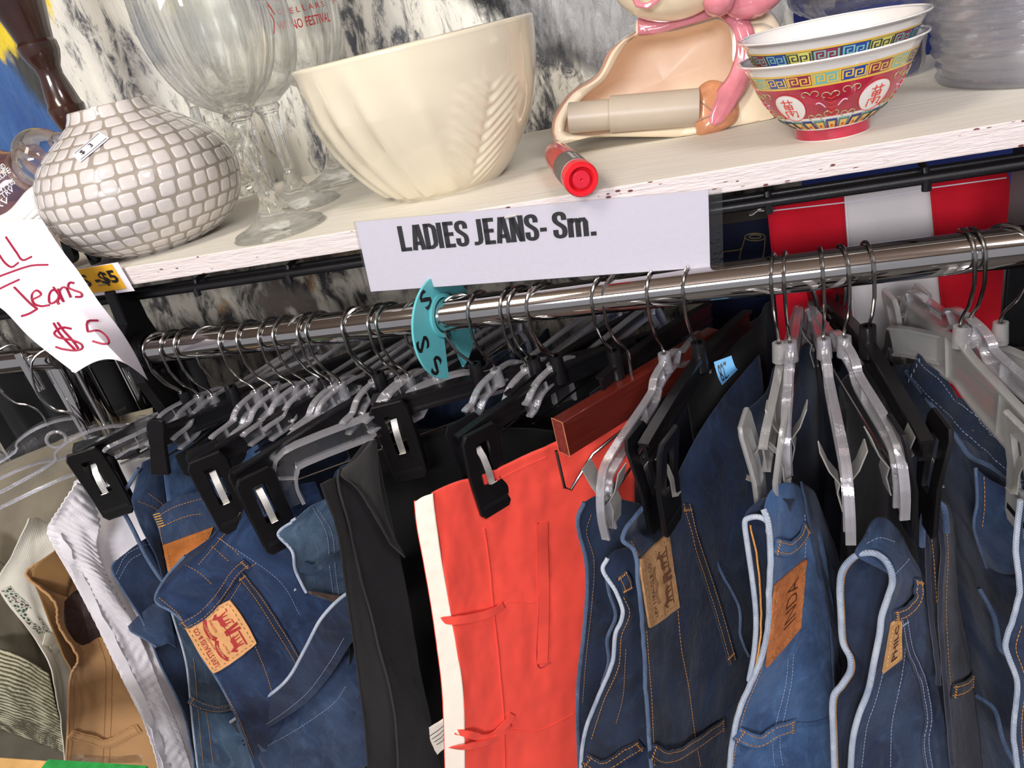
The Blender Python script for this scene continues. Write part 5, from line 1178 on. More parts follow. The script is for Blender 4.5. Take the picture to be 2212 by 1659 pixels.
# white elastic waist trousers
g = garment('white_trousers', 'white jersey trousers with gathered elastic waistband running down', 'trousers', 230, 1060, .56); g['group'] = GR
cl0 = Cloth(g, 'back_panel', [G(.58, .62, (160, 1040), (230, 1000), (300, 990), (350, 985)), G(.56, .61, (150, 1120), (220, 1110), (290, 1100), (360, 1090)), G(.55, .59, (230, 1240), (280, 1230), (320, 1220), (380, 1200)), G(.53, .57, (300, 1400), (340, 1380), (380, 1370), (410, 1350)), G(.50, .55, (370, 1690), (400, 1690), (420, 1690), (450, 1690))], M['white_knit'], wr=.003, seed=20)
cl1 = Cloth(g, 'waistband', [G(.545, .565, (165, 1042), (180, 1048), (190, 1062), (205, 1090)), G(.53, .55, (130, 1095), (150, 1090), (180, 1100), (215, 1140)), G(.52, .545, (102, 1142), (130, 1125), (165, 1130), (210, 1180)), G(.515, .54, (115, 1180), (140, 1175), (180, 1190), (225, 1230)), G(.51, .535, (155, 1250), (180, 1245), (215, 1250), (255, 1290)), G(.505, .53, (215, 1365), (240, 1355), (265, 1360), (300, 1370)), G(.50, .525, (270, 1480), (295, 1475), (320, 1480), (350, 1490)), G(.485, .515, (318, 1580), (340, 1580), (365, 1580), (390, 1585)), G(.47, .50, (352, 1700), (375, 1700), (400, 1700), (425, 1700))], M['white_knit'], wr=.0016, seed=22, gather=(.0013, .0085), nu=150)
band(g, 'fold', cl1, [(125, 1150), (165, 1235), (225, 1350), (285, 1470), (335, 1590), (368, 1690)], M['white_knit'], w=.010, bulge=.0, off=.001, thread=None)
# dark jeans fold between white and patched pairs
g = garment('dark_jeans', 'dark indigo jeans squeezed between the white trousers and the orange patch pair', 'jeans', 290, 1210, .53); g['group'] = GR
cl = Cloth(g, 'body', [G(.54, .57, (262, 1205), (290, 1180), (325, 1160), (360, 1170)), G(.53, .56, (242, 1228), (280, 1215), (320, 1210), (380, 1215)), G(.52, .55, (270, 1280), (300, 1270), (340, 1265), (400, 1270)), G(.515, .55, (310, 1345), (335, 1340), (370, 1335), (420, 1340)), G(.51, .54, (350, 1440), (370, 1435), (400, 1430), (440, 1430)), G(.49, .52, (400, 1550), (415, 1550), (430, 1550), (460, 1550)), G(.47, .50, (428, 1700), (440, 1700), (455, 1700), (480, 1700))], D['dark'], wr=.002, seed=24)
mb = MB(); hem(mb, cl, D['hemd'], r=.0014); mb.build('waist_edge', g)
cl2 = Cloth(g, 'pocket_flap', [G(.515, .53, (278, 1352), (310, 1320), (345, 1300), (365, 1310)), G(.51, .525, (285, 1365), (320, 1350), (350, 1335), (372, 1345)), G(.505, .52, (315, 1382), (340, 1375), (355, 1365), (378, 1375)), G(.50, .515, (338, 1398), (350, 1395), (365, 1390), (382, 1400))], D['mid'], wr=.001, nu=24, nv=16, seed=27)
mb = MB(); mb.tube(cl2.L(), .0012, D['hemd'], 8); mb.build('flap_edge', g)
mb = MB(); stitch(mb, cl, [(252, 1240), (272, 1200), (300, 1182), (330, 1172)], 'thread_b'); stitch(mb, cl, [(258, 1250), (280, 1212), (305, 1195)], 'thread_b'); mb.build('stitching', g)
# worn teal jeans
g = garment('worn_jeans', 'worn teal blue jeans with a single belt loop, under the red print patch pair', 'jeans', 440, 1420, .51); g['group'] = GR
cl = Cloth(g, 'body', [G(.53, .56, (352, 1262), (400, 1280), (450, 1300), (500, 1320)), G(.52, .55, (378, 1345), (420, 1360), (460, 1380), (510, 1400)), G(.51, .54, (402, 1430), (440, 1440), (480, 1450), (530, 1450)), G(.50, .53, (412, 1520), (450, 1525), (500, 1530), (540, 1530)), G(.48, .51, (420, 1600), (460, 1600), (510, 1600), (560, 1600)), G(.465, .49, (432, 1700), (480, 1700), (530, 1700), (580, 1700))], D['worn'], wr=.0022, seed=31)
mb = MB(); hem(mb, cl, D['hem'], r=.0014); mb.build('waist_edge', g)
band(g, 'belt_loop', cl, [(408, 1508), (440, 1520), (475, 1525), (505, 1522)], D['worn'], w=.010)
mb = MB(); stitch(mb, cl, [(418, 1420), (424, 1480), (428, 1540), (440, 1655)]); stitch(mb, cl, [(445, 1530), (455, 1600), (462, 1655)]); mb.build('stitching', g)
# jeans with the plain orange patch
g = garment('blue_jeans', 'faded blue jeans with plain orange leather patch and open looped waistband', 'jeans', 350, 1010, .55); g['group'] = GR
Cloth(g, 'back_panel', [G(.60, .80, (350, 960), (450, 950), (560, 915), (700, 860), (860, 795)), G(.59, .78, (352, 1010), (450, 1010), (560, 980), (700, 930), (870, 870)), G(.57, .72, (360, 1080), (450, 1080), (560, 1080), (700, 1050), (880, 1000)), G(.56, .66, (380, 1300), (460, 1300), (570, 1300), (700, 1280), (880, 1200))], D['fade'], wr=.002, seed=33)
cl0 = Cloth(g, 'waist_facing', [G(.57, .60, (308, 1000), (330, 990), (352, 1000), (372, 1040)), G(.56, .59, (292, 1050), (318, 1040), (345, 1050), (370, 1080)), G(.55, .58, (285, 1085), (315, 1090), (345, 1110), (365, 1130)), G(.55, .57, (300, 1130), (325, 1140), (345, 1150), (360, 1165)), G(.545, .57, (330, 1190), (345, 1195), (355, 1200), (366, 1210)), G(.54, .56, (355, 1258), (360, 1258), (366, 1258), (372, 1258))], D['mid'], wr=.0016, seed=35, nv=20)
loop_ = [KY(*q_) for q_ in [(300, 1012, .565), (280, 1045, .56), (262, 1075, .555), (260, 1095, .55), (275, 1120, .55), (293, 1155, .548), (315, 1200, .545), (340, 1240, .54), (358, 1262, .54)]]
mb = MB(); mb.tube([q_ for q_ in cr([tuple(p_) for p_ in loop_], 6)], .0024, D['hemd'], 10); mb.build('waist_edge', g)
cl = Cloth(g, 'waistband', [G(.545, .57, (332, 1112), (360, 1085), (395, 1070), (435, 1060), (480, 1050)), G(.54, .565, (338, 1130), (365, 1115), (400, 1100), (440, 1095), (490, 1085)), G(.535, .56, (350, 1172), (375, 1158), (405, 1145), (445, 1138), (495, 1120)), G(.535, .56, (360, 1210), (385, 1200), (412, 1180), (450, 1165), (500, 1150)), G(.53, .555, (372, 1262), (392, 1240), (415, 1222), (455, 1200), (510, 1190))], D['mid'], wr=.0015, seed=37)
mb, fn = patch(g, 'leather_patch', cl, [(370, 1250), (352, 1176), (462, 1136), (432, 1205)], M['orange_lth'], thread='thread_d'); mb.build('leather_patch', g, fix=False)
mb = MB(); stitch(mb, cl, [(338, 1118), (370, 1098), (405, 1085), (440, 1076)]); stitch(mb, cl, [(345, 1140), (375, 1125), (408, 1113), (440, 1108)]); stitch(mb, cl, [(345, 1135), (352, 1175), (365, 1240)])
bt_ = MB()
for q_ in range(6): bt_.tube(path(cl, [(333+q_*2, 1112+q_*5), (347+q_*2, 1108+q_*5)], .0006, 2), .0005, M['thread_y'], 4)
bt_.build('bar_tack', g)
stitch(mb, cl0, [(298, 1082), (330, 1095), (350, 1110)], 'thread'); stitch(mb, cl0, [(320, 1065), (350, 1090), (358, 1125)], 'thread'); mb.build('stitching', g)
# small glossy clip of the slim hanger (thing of its own hanger)
t = thing('spring_clip', 'small glossy black clip with steel spring gripping the faded blue jeans', 'clip', tuple(KY(325, 1000, .54)))
def clipface(px, w, h, mat, y):
    mb = MB(); pts = []
    for a_, b_ in ((-.5, .35), (-.42, .46), (-.25, .5), (.25, .5), (.42, .46), (.5, .35), (.42, 0), (.5, -.5), (-.5, -.5), (-.42, 0)):
        pts.append(KY(px[0]+a_*w+b_*-12, px[1]-b_*h, y))
    mb.prism(pts, (.002, .004, 0), M[mat]); return mb
clipface((338, 967), 38, 120, 'black_plastic', .535).build('jaw', t, smooth=False, bevel=.001); clipface((310, 945), 34, 90, 'clear', .55).build('jaw', t, smooth=False, bevel=.001)
MB().tube([KY(270, 988, .53), KY(300, 978, .53), KY(322, 965, .54)], .0022, M['wire'], 8).build('spring', t)
MB().tube([KY(262, 990, .53), KY(285, 980, .53), KY(300, 974, .53)], .004, M['black_plastic'], 10, rs=[.002, .0042, .003]).build('lever', t)
# ---------------- jeans with the red print patch
g = garment('blue_jeans', 'rich blue jeans with a tan patch printed in red reading LEVI STRAUSS & CO.', 'jeans', 480, 1160, .47); g['group'] = GR
cl = Cloth(g, 'body', [G(.485, .55, (400, 1200), (450, 1165), (490, 1125), (530, 1095), (600, 1060), (680, 1040)), G(.478, .545, (360, 1245), (420, 1210), (475, 1165), (530, 1130), (610, 1110), (700, 1090)), G(.47, .54, (336, 1296), (400, 1250), (465, 1210), (530, 1170), (630, 1160), (730, 1160)), G(.465, .535, (372, 1322), (430, 1290), (490, 1250), (560, 1215), (655, 1210), (750, 1210)), G(.46, .53, (400, 1348), (460, 1325), (520, 1290), (590, 1270), (680, 1270), (760, 1270)), G(.455, .52, (435, 1415), (495, 1395), (560, 1360), (620, 1350), (700, 1350), (770, 1350)), G(.45, .51, (475, 1475), (535, 1460), (590, 1430), (650, 1430), (720, 1430), (780, 1430)), G(.44, .50, (515, 1560), (570, 1545), (620, 1530), (680, 1530), (740, 1530), (790, 1530)), G(.43, .49, (560, 1690), (610, 1690), (660, 1690), (710, 1690), (760, 1690), (800, 1690))], D['levi'], wr=.0019, seed=41, nu=90, nv=60)
mb = MB(); hem(mb, cl, D['hemd'], r=.0016); mb.build('waist_edge', g)
mb, fn = patch(g, 'leather_patch', cl, [(560, 1388), (500, 1289), (398, 1352), (462, 1457)], M['patch_tan'], n=16, round_=.25)
LR = M['levi_red']
txt(mb, fn, 'LEVI STRAUSS & CO.', .10, .78, .80, .10, LR, .012); txt(mb, fn, 'SAN FRANCISCO', .36, .70, .28, .035, LR, .005); txt(mb, fn, 'QUALITY', .16, .50, .22, .05, LR, .005); txt(mb, fn, 'CLOTHING', .62, .50, .24, .05, LR, .005)
# curved ribbon, horses pulling trousers, ground lines (simplified shapes of the printed emblem)
def emblem(mb, fn, m, paper, full):
    if full:
        for s_ in (0, 1):
            x0_ = .09 if not s_ else .51
            ar = [(x0_+.40*i/12, .665-.085*(1-((i-6)/6)**2)) for i in range(13)]
            ar = [(x, .60+.075*(1-((i-6)/6)**2)) for i, (x, y) in enumerate(ar)]
            put2d(mb, stroke2d(ar, .075, 1), lambda x, y: fn(x, y, .0016), m)
            txt(mb, fn, 'ORIGINAL' if not s_ else 'RIVETED', x0_+.06, .625, .28, .04, paper, .01, .0022)
    else:
        for s_ in range(3): put2d(mb, stroke2d([(.24+.52*i/16, .56+.035*s_+.05*abs(math.sin(PI*2*i/16))) for i in range(17)], .009, 1), lambda x, y: fn(x, y, .0016), m)
        txt(mb, fn, 'QUALITY', .04, .47, .14, .04, m, .0); txt(mb, fn, 'CLOTHING', .80, .47, .15, .04, m, .0)
    for x0, mi in ((.27, 1), (.73, -1)):
        hr = [(-.155, .66), (-.165, .70), (-.13, .74), (-.10, .79), (-.085, .76), (-.06, .70), (.0, .69), (.06, .70), (.10, .67), (.125, .60), (.115, .58), (.10, .63), (.105, .50), (.085, .50), (.075, .60), (.045, .61), (.05, .50), (.03, .50), (.015, .61), (-.04, .61), (-.03, .50), (-.05, .50), (-.065, .61), (-.09, .50), (-.11, .50), (-.095, .63), (-.115, .69), (-.14, .665)]
        hr = [(x0+a_*mi, b_-.30) for a_, b_ in hr]
        mb.poly([fn(x, y, .0017) for x, y in hr], m); mb.tube([fn(x0+mi*.10, .36, .0018), fn(.5, .34, .0018)], .0003, m, 4)
        put2d(mb, stroke2d([(x0-.15, .17), (x0+.15, .17)], .03, 1), lambda x, y: fn(x, y, .0016), m)
    mb.poly([fn(x, y, .0017) for x, y in ((.45, .40), (.55, .40), (.575, .12), (.52, .12), (.50, .32), (.48, .12), (.425, .12))], m)
emblem(mb, fn, LR, M['patch_tan'], True)
mb.build('leather_patch', g, fix=False)
mb = MB(); stitch(mb, cl, [(345, 1290), (385, 1325), (408, 1362)]); stitch(mb, cl, [(408, 1345), (450, 1330), (485, 1296), (520, 1240), (555, 1215)])
stitch(mb, cl, [(415, 1352), (455, 1340), (492, 1302), (525, 1252)]); stitch(mb, cl, [(430, 1218), (470, 1170), (500, 1135), (520, 1105)]); stitch(mb, cl, [(458, 1178), (500, 1215)], 'thread'); stitch(mb, cl, [(475, 1160), (520, 1200)], 'thread')
stitch(mb, cl, [(400, 1218), (430, 1235), (460, 1262)]); stitch(mb, cl, [(520, 1240), (560, 1290), (600, 1360), (640, 1430)], 'thread'); stitch(mb, cl, [(552, 1395), (575, 1450), (590, 1500)]); stitch(mb, cl, [(465, 1462), (495, 1510), (520, 1560), (550, 1640)])
stitch(mb, cl, [(470, 1160), (600, 1250), (650, 1330)], 'thread_b'); mb.build('stitching', g)
band(g, 'belt_loop', cl, [(395, 1350), (440, 1325), (475, 1290), (510, 1235), (535, 1212)], D['levi'], w=.011, bulge=.0035)
band(g, 'waist_seam', cl, [(520, 1238), (560, 1290), (600, 1355), (640, 1420), (665, 1470)], D['dark'], w=.009, bulge=.0, off=.0008, thread='thread')
# ---------------- jeans with taupe patch (two stacked folds)
g = garment('dark_jeans', 'dark jeans with a small taupe patch folded low, left of the black trousers', 'jeans', 680, 1110, .48); g['group'] = GR
cl = Cloth(g, 'body', [G(.455, .50, (500, 1562), (560, 1535), (640, 1500), (720, 1440), (800, 1380)), G(.447, .485, (528, 1595), (600, 1570), (680, 1530), (740, 1480), (810, 1430)), G(.435, .475, (565, 1650), (640, 1620), (710, 1580), (760, 1540), (820, 1490)), G(.425, .465, (590, 1720), (680, 1700), (730, 1680), (780, 1660), (840, 1620))], D['mid'], wr=.0022, seed=46)
cl3 = Cloth(g, 'waistband', [G(.452, .49, (498, 1560), (560, 1518), (620, 1468), (660, 1400), (695, 1335), (745, 1285), (800, 1260)), G(.45, .487, (510, 1575), (575, 1535), (640, 1485), (690, 1420), (725, 1360), (770, 1310), (810, 1290)), G(.445, .485, (535, 1597), (600, 1560), (670, 1510), (720, 1450), (755, 1395), (790, 1350), (820, 1330))], D['dark'], wr=.0012, seed=47, nu=24, nv=70)
mb = MB(); mb.tube(cl3.P[0], .0019, D['hem'], 8); mb.build('waist_edge', g)
mb = MB(); stitch(mb, cl3, [(530, 1590), (600, 1548), (665, 1495), (712, 1432), (745, 1375)], 'thread_b'); stitch(mb, cl, [(580, 1610), (650, 1570), (720, 1520), (750, 1480)], 'thread_b'); mb.build('stitching', g)
band(g, 'belt_loop', cl3, [(520, 1556), (545, 1590), (580, 1620), (625, 1645)], D['hemd'], w=.012, bulge=.004, thread=None)
cl4 = Cloth(g, 'upper_fold', [G(.485, .52, (640, 1120), (665, 1098), (690, 1085), (720, 1070), (760, 1060)), G(.475, .51, (601, 1152), (640, 1145), (670, 1130), (710, 1120), (760, 1110)), G(.47, .51, (630, 1190), (655, 1185), (685, 1175), (720, 1165), (765, 1160)), G(.468, .51, (640, 1235), (665, 1235), (695, 1228), (728, 1220), (770, 1220)), G(.466, .51, (662, 1280), (690, 1290), (712, 1298), (740, 1306), (775, 1310))], D['worn'], wr=.0014, seed=48)
mb = MB(); hem(mb, cl4, D['hem'], r=.0015); mb.build('fold_edge', g)
band(g, 'belt_loop', cl4, [(650, 1222), (672, 1222), (700, 1205), (735, 1192)], D['worn'], w=.011, thread=None)
mb, fn = patch(g, 'leather_patch', cl4, [(668, 1284), (664, 1278), (735, 1283), (742, 1305)], M['patch_br'], thread=None, n=6); mb.build('leather_patch', g, fix=False)
mb = MB()
for o_ in (0, 12): stitch(mb, cl4, [(675+o_, 1095+o_*.3), (705+o_, 1150), (712+o_, 1230), (722+o_, 1300)], 'thread_b')
mb.build('stitching', g)
g = garment('light_jeans', 'light blue jeans hem peeking between the red print patch pair and the dark pair', 'jeans', 660, 1340, .50)
cl = Cloth(g, 'body', [G(.51, .53, (640, 1270), (680, 1260), (720, 1270), (760, 1290)), G(.50, .525, (602, 1322), (645, 1325), (690, 1335), (740, 1340)), G(.50, .52, (625, 1358), (665, 1360), (700, 1370), (740, 1380)), G(.495, .52, (650, 1395), (680, 1400), (710, 1410), (740, 1420))], D['bright'], wr=.0015, seed=49, nu=30)
mb = MB(); hem(mb, cl, D['hem'], r=.0014); mb.build('waist_edge', g)
# ---------------- black trousers
g = garment('black_trousers', 'black dress trousers folded in long layers between the jeans and the coral pair', 'trousers', 800, 980, .50); g['group'] = GR
Cloth(g, 'back_leg', [G(.58, .66, (780, 955), (860, 935), (960, 925), (1100, 925), (1200, 930)), G(.57, .64, (800, 1100), (870, 1100), (950, 1100), (1050, 1100), (1200, 1100)), G(.53, .60, (830, 1350), (890, 1350), (950, 1350), (1020, 1350), (1150, 1350)), G(.49, .55, (850, 1700), (910, 1700), (960, 1700), (1010, 1700), (1100, 1700))], M['blackd'], wr=.002, seed=50)
cl = Cloth(g, 'front_fold', [G(.465, .50, (694, 1045), (712, 1035), (728, 1030), (745, 1025)), G(.46, .495, (706, 1080), (725, 1078), (745, 1075), (762, 1075)), G(.455, .49, (728, 1145), (745, 1145), (765, 1150), (782, 1155)), G(.452, .487, (738, 1200), (758, 1200), (780, 1205), (800, 1210)), G(.445, .48, (755, 1330), (780, 1330), (808, 1330), (835, 1330)), G(.44, .475, (775, 1460), (805, 1460), (840, 1460), (868, 1460)), G(.435, .47, (790, 1580), (815, 1600), (845, 1610), (866, 1590)), G(.43, .465, (796, 1690), (820, 1690), (850, 1690), (870, 1690))], M['charc'], wr=.0016, seed=51)
mb = MB(); mb.tube(cl.L(), .0012, M['blackc'], 8); mb.tube(cl.L(-1), .0012, M['blackc'], 8); mb.build('fold_edge', g)
cl = Cloth(g, 'middle_fold', [G(.485, .52, (733, 1015), (752, 1000), (785, 960), (810, 950)), G(.475, .515, (732, 1045), (760, 1035), (800, 1030), (825, 1040)), G(.47, .51, (750, 1120), (780, 1120), (815, 1130), (850, 1150)), G(.465, .50, (780, 1250), (810, 1260), (845, 1270), (880, 1280)), G(.455, .49, (820, 1400), (850, 1420), (880, 1430), (905, 1440)), G(.45, .485, (850, 1520), (880, 1530), (905, 1540), (930, 1550)), G(.44, .475, (862, 1690), (895, 1690), (925, 1690), (960, 1690))], M['blackc'], wr=.002, seed=52)
mb = MB(); mb.tube(cl.L(), .0013, M['charc'], 8); mb.build('fold_edge', g)
cl = Cloth(g, 'corner_flap', [G(.478, .50, (742, 1012), (775, 985), (800, 955), (812, 955)), G(.47, .495, (738, 1028), (765, 1030), (800, 1040), (822, 1055)), G(.475, .495, (775, 1060), (800, 1085), (825, 1110), (840, 1130)), G(.478, .495, (830, 1150), (845, 1175), (860, 1190), (874, 1205))], M['charc'], wr=.001, seed=53, nu=24)
g = garment('ribbed_trousers', 'black ribbed knit trousers low between the dark jeans and the black pair', 'trousers', 760, 1400, .49)
Cloth(g, 'body', [G(.50, .51, (757, 1350), (775, 1350), (800, 1350)), G(.48, .495, (752, 1480), (775, 1480), (805, 1480)), G(.46, .475, (735, 1690), (770, 1690), (805, 1690))], M['blackd'], wr=.0008, seed=54, ruf=None)
g = garment('care_label', 'white woven care label printed with small text and a round emblem, by the coral trousers', 'label', 925, 1590, .47)
cl = Cloth(g, 'body', [G(.475, .485, (892, 1581), (915, 1577), (940, 1563), (968, 1545)), G(.47, .485, (897, 1600), (920, 1600), (945, 1595), (970, 1590)), G(.47, .482, (904, 1622), (922, 1628), (945, 1622), (968, 1608)), G(.472, .48, (915, 1636), (928, 1637), (942, 1633), (955, 1620))], M['tape'], wr=.0004, seed=55, nu=16, nv=16, solid=.0006)
mb = MB(); mb.tube([cl.hit(919+8*math.cos(i*.35), 1608+6*math.sin(i*.35), .0004)[0] for i in range(18)], .00035, M['ink'], 4); mb.tube([cl.hit(x, y, .0004)[0] for x, y in ((914, 1610), (919, 1607), (925, 1605))], .0004, M['ink'], 4)
for k in range(4): mb.tube([cl.hit(x, y, .0004)[0] for x, y in ((928+k*5, 1589+k*6), (945+k*4, 1577+k*7), (958, 1566+k*9))], .0003, M['ink'], 4)
mb.tube([cl.hit(x, y, .0004)[0] for x, y in ((919, 1594), (920, 1600))], .0004, M['ink'], 4); mb.tube([cl.hit(x, y, .0004)[0] for x, y in ((924, 1614), (928, 1622))], .0004, M['ink'], 4); mb.build('print', g)
# ---------------- coral trousers
g = garment('coral_trousers', 'coral red trousers with cream waistband tape, thin belt loops and a welt pocket', 'trousers', 1060, 1030, .51); g['group'] = GR
cl = Cloth(g, 'body', [G(.49, .60, (933, 1066), (985, 1040), (1035, 1028), (1090, 1005), (1140, 980), (1200, 955), (1290, 905), (1360, 860)), G(.487, .595, (940, 1120), (990, 1110), (1040, 1110), (1095, 1100), (1150, 1090), (1210, 1080), (1290, 1060), (1370, 1040)), G(.48, .585, (955, 1220), (1005, 1220), (1052, 1220), (1105, 1220), (1160, 1220), (1215, 1210), (1290, 1200), (1370, 1190)), G(.472, .57, (970, 1310), (1015, 1305), (1062, 1300), (1115, 1300), (1165, 1300), (1220, 1300), (1290, 1300), (1370, 1300)), G(.465, .555, (985, 1400), (1025, 1400), (1072, 1400), (1120, 1400), (1170, 1400), (1225, 1400), (1290, 1400), (1370, 1400)), G(.455, .54, (1000, 1510), (1040, 1510), (1085, 1515), (1130, 1515), (1180, 1515), (1230, 1515), (1290, 1515), (1370, 1500)), G(.44, .52, (1003, 1690), (1045, 1690), (1090, 1690), (1135, 1690), (1190, 1690), (1240, 1690), (1300, 1690), (1370, 1690))], M['coral'], wr=.0022, seed=61, nu=90, nv=70)
ct = Cloth(g, 'waist_tape', [G(.488, .489, (896, 1084), (914, 1073), (935, 1066)), G(.482, .486, (902, 1140), (920, 1135), (943, 1130)), G(.476, .480, (917, 1220), (935, 1220), (956, 1220)), G(.468, .472, (934, 1320), (952, 1315), (972, 1312)), G(.461, .465, (945, 1400), (965, 1400), (987, 1400)), G(.451, .455, (957, 1510), (980, 1510), (1002, 1510)), G(.437, .440, (963, 1690), (984, 1690), (1005, 1690))], M['tape'], wr=.0007, seed=62, nu=80, nv=12)
mb = MB(); mb.tube([p_+Vector((-.0006, .0015, 0)) for p_ in ct.L()], .0010, M['coral'], 6); mb.tube(path(cl, [(1045, 1140), (1052, 1190), (1058, 1240), (1062, 1290), (1072, 1380), (1082, 1480), (1088, 1560), (1090, 1659)], .0004), .0009, M['coral'], 6)
mb.tube(path(cl, [(1062, 1318), (1085, 1315), (1095, 1300), (1130, 1302), (1155, 1300)], .0), .0007, M['coral'], 5); mb.tube(path(cl, [(1105, 1575), (1150, 1578), (1180, 1570), (1240, 1540)], 0), .0007, M['coral'], 5); mb.tube(path(cl, [(1065, 1040), (1120, 1012), (1180, 985)], 0), .0006, M['coral'], 5); mb.build('seams', g)
band(g, 'pocket_welt', cl, [(1170, 1128), (1171, 1200), (1173, 1280), (1172, 1360), (1170, 1430)], M['coral'], w=.0115, th=.0014, bulge=.0005, off=.0006, thread=None, n=8)
mb = MB(); mb.tube(path(cl, [(1160, 1128), (1162, 1220), (1164, 1300), (1160, 1432), (1188, 1430)], .0002), .0008, M['levi_red'], 5); mb.build('pocket_seam', g)
band(g, 'belt_loop', cl, [(946, 1336), (985, 1333), (1030, 1325), (1062, 1315), (1085, 1305)], M['coral'], w=.0085, bulge=.004, thread=None)
band(g, 'belt_loop', cl, [(968, 1570), (1010, 1580), (1050, 1583), (1085, 1560), (1105, 1540)], M['coral'], w=.008, bulge=.004, thread=None)
band(g, 'belt_loop', cl, [(968, 1612), (1010, 1600), (1060, 1585), (1100, 1562)], M['coral'], w=.008, bulge=.006, thread=None)
# ---------------- dark jeans with tan patch
g = garment('dark_jeans', 'dark indigo jeans with pale tan patch embossed LEVI STRAUSS & CO and snaking waistband', 'jeans', 1400, 1090, .50); g['group'] = GR
ci = Cloth(g, 'inner_layer', [G(.51, .53, (1262, 1085), (1300, 1070), (1345, 1080), (1385, 1090)), G(.505, .53, (1248, 1130), (1290, 1140), (1340, 1150), (1390, 1160)), G(.50, .52, (1268, 1230), (1300, 1240), (1345, 1240), (1395, 1240)), G(.49, .51, (1262, 1350), (1300, 1350), (1345, 1350), (1395, 1350)), G(.475, .50, (1248, 1500), (1300, 1500), (1350, 1500), (1400, 1500)), G(.46, .49, (1252, 1690), (1300, 1690), (1350, 1690), (1410, 1690))], D['dark'], wr=.002, seed=71)
mb = MB(); hem(mb, ci, D['hemd'], r=.0019); mb.build('inner_edge', g)
cm = Cloth(g, 'front_waistband', [G(.485, .50, (1312, 1205), (1330, 1190), (1350, 1185), (1375, 1180)), G(.48, .495, (1302, 1232), (1325, 1225), (1350, 1222), (1380, 1220)), G(.475, .49, (1330, 1280), (1345, 1280), (1362, 1280), (1388, 1280)), G(.47, .485, (1345, 1325), (1358, 1325), (1372, 1325), (1392, 1325)), G(.465, .48, (1328, 1370), (1345, 1372), (1365, 1375), (1395, 1380)), G(.46, .475, (1322, 1430), (1342, 1435), (1365, 1440), (1398, 1445)), G(.452, .47, (1290, 1510), (1320, 1510), (1355, 1510), (1402, 1510)), G(.445, .465, (1262, 1590), (1300, 1592), (1345, 1590), (1405, 1585)), G(.435, .455, (1252, 1700), (1300, 1700), (1350, 1700), (1410, 1700))], D['dark'], wr=.0018, seed=72)
mb = MB(); hem(mb, cm, D['hem'], r=.0019)
mb.tube([KY(x, y, z) for x, y, z in [(q_.x, q_.y, q_.z) for q_ in cr([(1308, 1232, .492), (1316, 1280, .49), (1330, 1330, .485), (1312, 1380, .48), (1315, 1430, .478), (1300, 1480, .472)], 6)]], .0017, D['hemd'], 8); mb.build('front_edge', g)
cl = Cloth(g, 'body', [G(.495, .72, (1392, 1092), (1420, 1072), (1455, 1040), (1500, 950), (1560, 860), (1640, 765)), G(.478, .70, (1345, 1160), (1400, 1130), (1455, 1090), (1520, 1010), (1590, 920), (1652, 860)), G(.472, .66, (1370, 1192), (1420, 1165), (1475, 1150), (1540, 1120), (1610, 1060), (1665, 1000)), G(.468, .63, (1378, 1260), (1425, 1245), (1480, 1235), (1550, 1220), (1615, 1180), (1672, 1150)), G(.463, .61, (1386, 1340), (1432, 1330), (1485, 1320), (1555, 1310), (1620, 1300), (1675, 1290)), G(.455, .585, (1394, 1440), (1440, 1435), (1495, 1430), (1560, 1420), (1622, 1410), (1675, 1400)), G(.445, .565, (1400, 1550), (1450, 1550), (1505, 1550), (1565, 1550), (1625, 1545), (1680, 1540)), G(.432, .545, (1408, 1700), (1460, 1700), (1515, 1700), (1575, 1700), (1630, 1700), (1690, 1700))], D['dark'], wr=.0021, seed=73, nu=96, nv=64)
mb = MB(); hem(mb, cl, D['hemd'], r=.0019); mb.build('waist_edge', g)
mb, fn = patch(g, 'leather_patch', cl, [(1462, 1310), (1437, 1149), (1374, 1210), (1397, 1356)], M['patch_lt'], n=16, thread='thread_d', round_=.06)
EM = M['emboss']; txt(mb, fn, 'LEVI STRAUSS & CO', .10, .70, .76, .10, EM, .006); emblem(mb, fn, EM, M['patch_lt'], False)
mb.build('leather_patch', g, fix=False)
band(g, 'belt_loop', cl, [(1398, 1618), (1440, 1628), (1490, 1600), (1530, 1575), (1562, 1560)], D['dark'], w=.0135, bulge=.005)
band(g, 'belt_loop', cm, [(1262, 1635), (1300, 1645), (1345, 1620), (1385, 1602)], D['dark'], w=.0135, bulge=.004)
band(g, 'belt_loop', cm, [(1340, 1238), (1348, 1255), (1352, 1275)], D['mid'], w=.011, bulge=.001)
band(g, 'outseam', cl, [(1480, 1090), (1500, 1170), (1530, 1260), (1555, 1340), (1580, 1430)], D['dark'], w=.011, bulge=.0, off=.0006, thread='thread', n=6)
mb = MB(); stitch(mb, cl, [(1362, 1172), (1378, 1200)]); stitch(mb, cl, [(1394, 1362), (1400, 1440), (1406, 1520), (1412, 1655)]); stitch(mb, cl, [(1462, 1318), (1470, 1400), (1485, 1480), (1500, 1590), (1512, 1655)])
stitch(mb, ci, [(1276, 1110), (1266, 1150), (1282, 1210), (1278, 1300), (1265, 1420), (1258, 1520)], 'thread_d'); stitch(mb, cm, [(1345, 1290), (1358, 1325), (1340, 1375), (1334, 1440), (1302, 1515), (1275, 1600)]); stitch(mb, cm, [(1350, 1400), (1345, 1500), (1330, 1560)], 'thread_d'); mb.build('stitching', g)
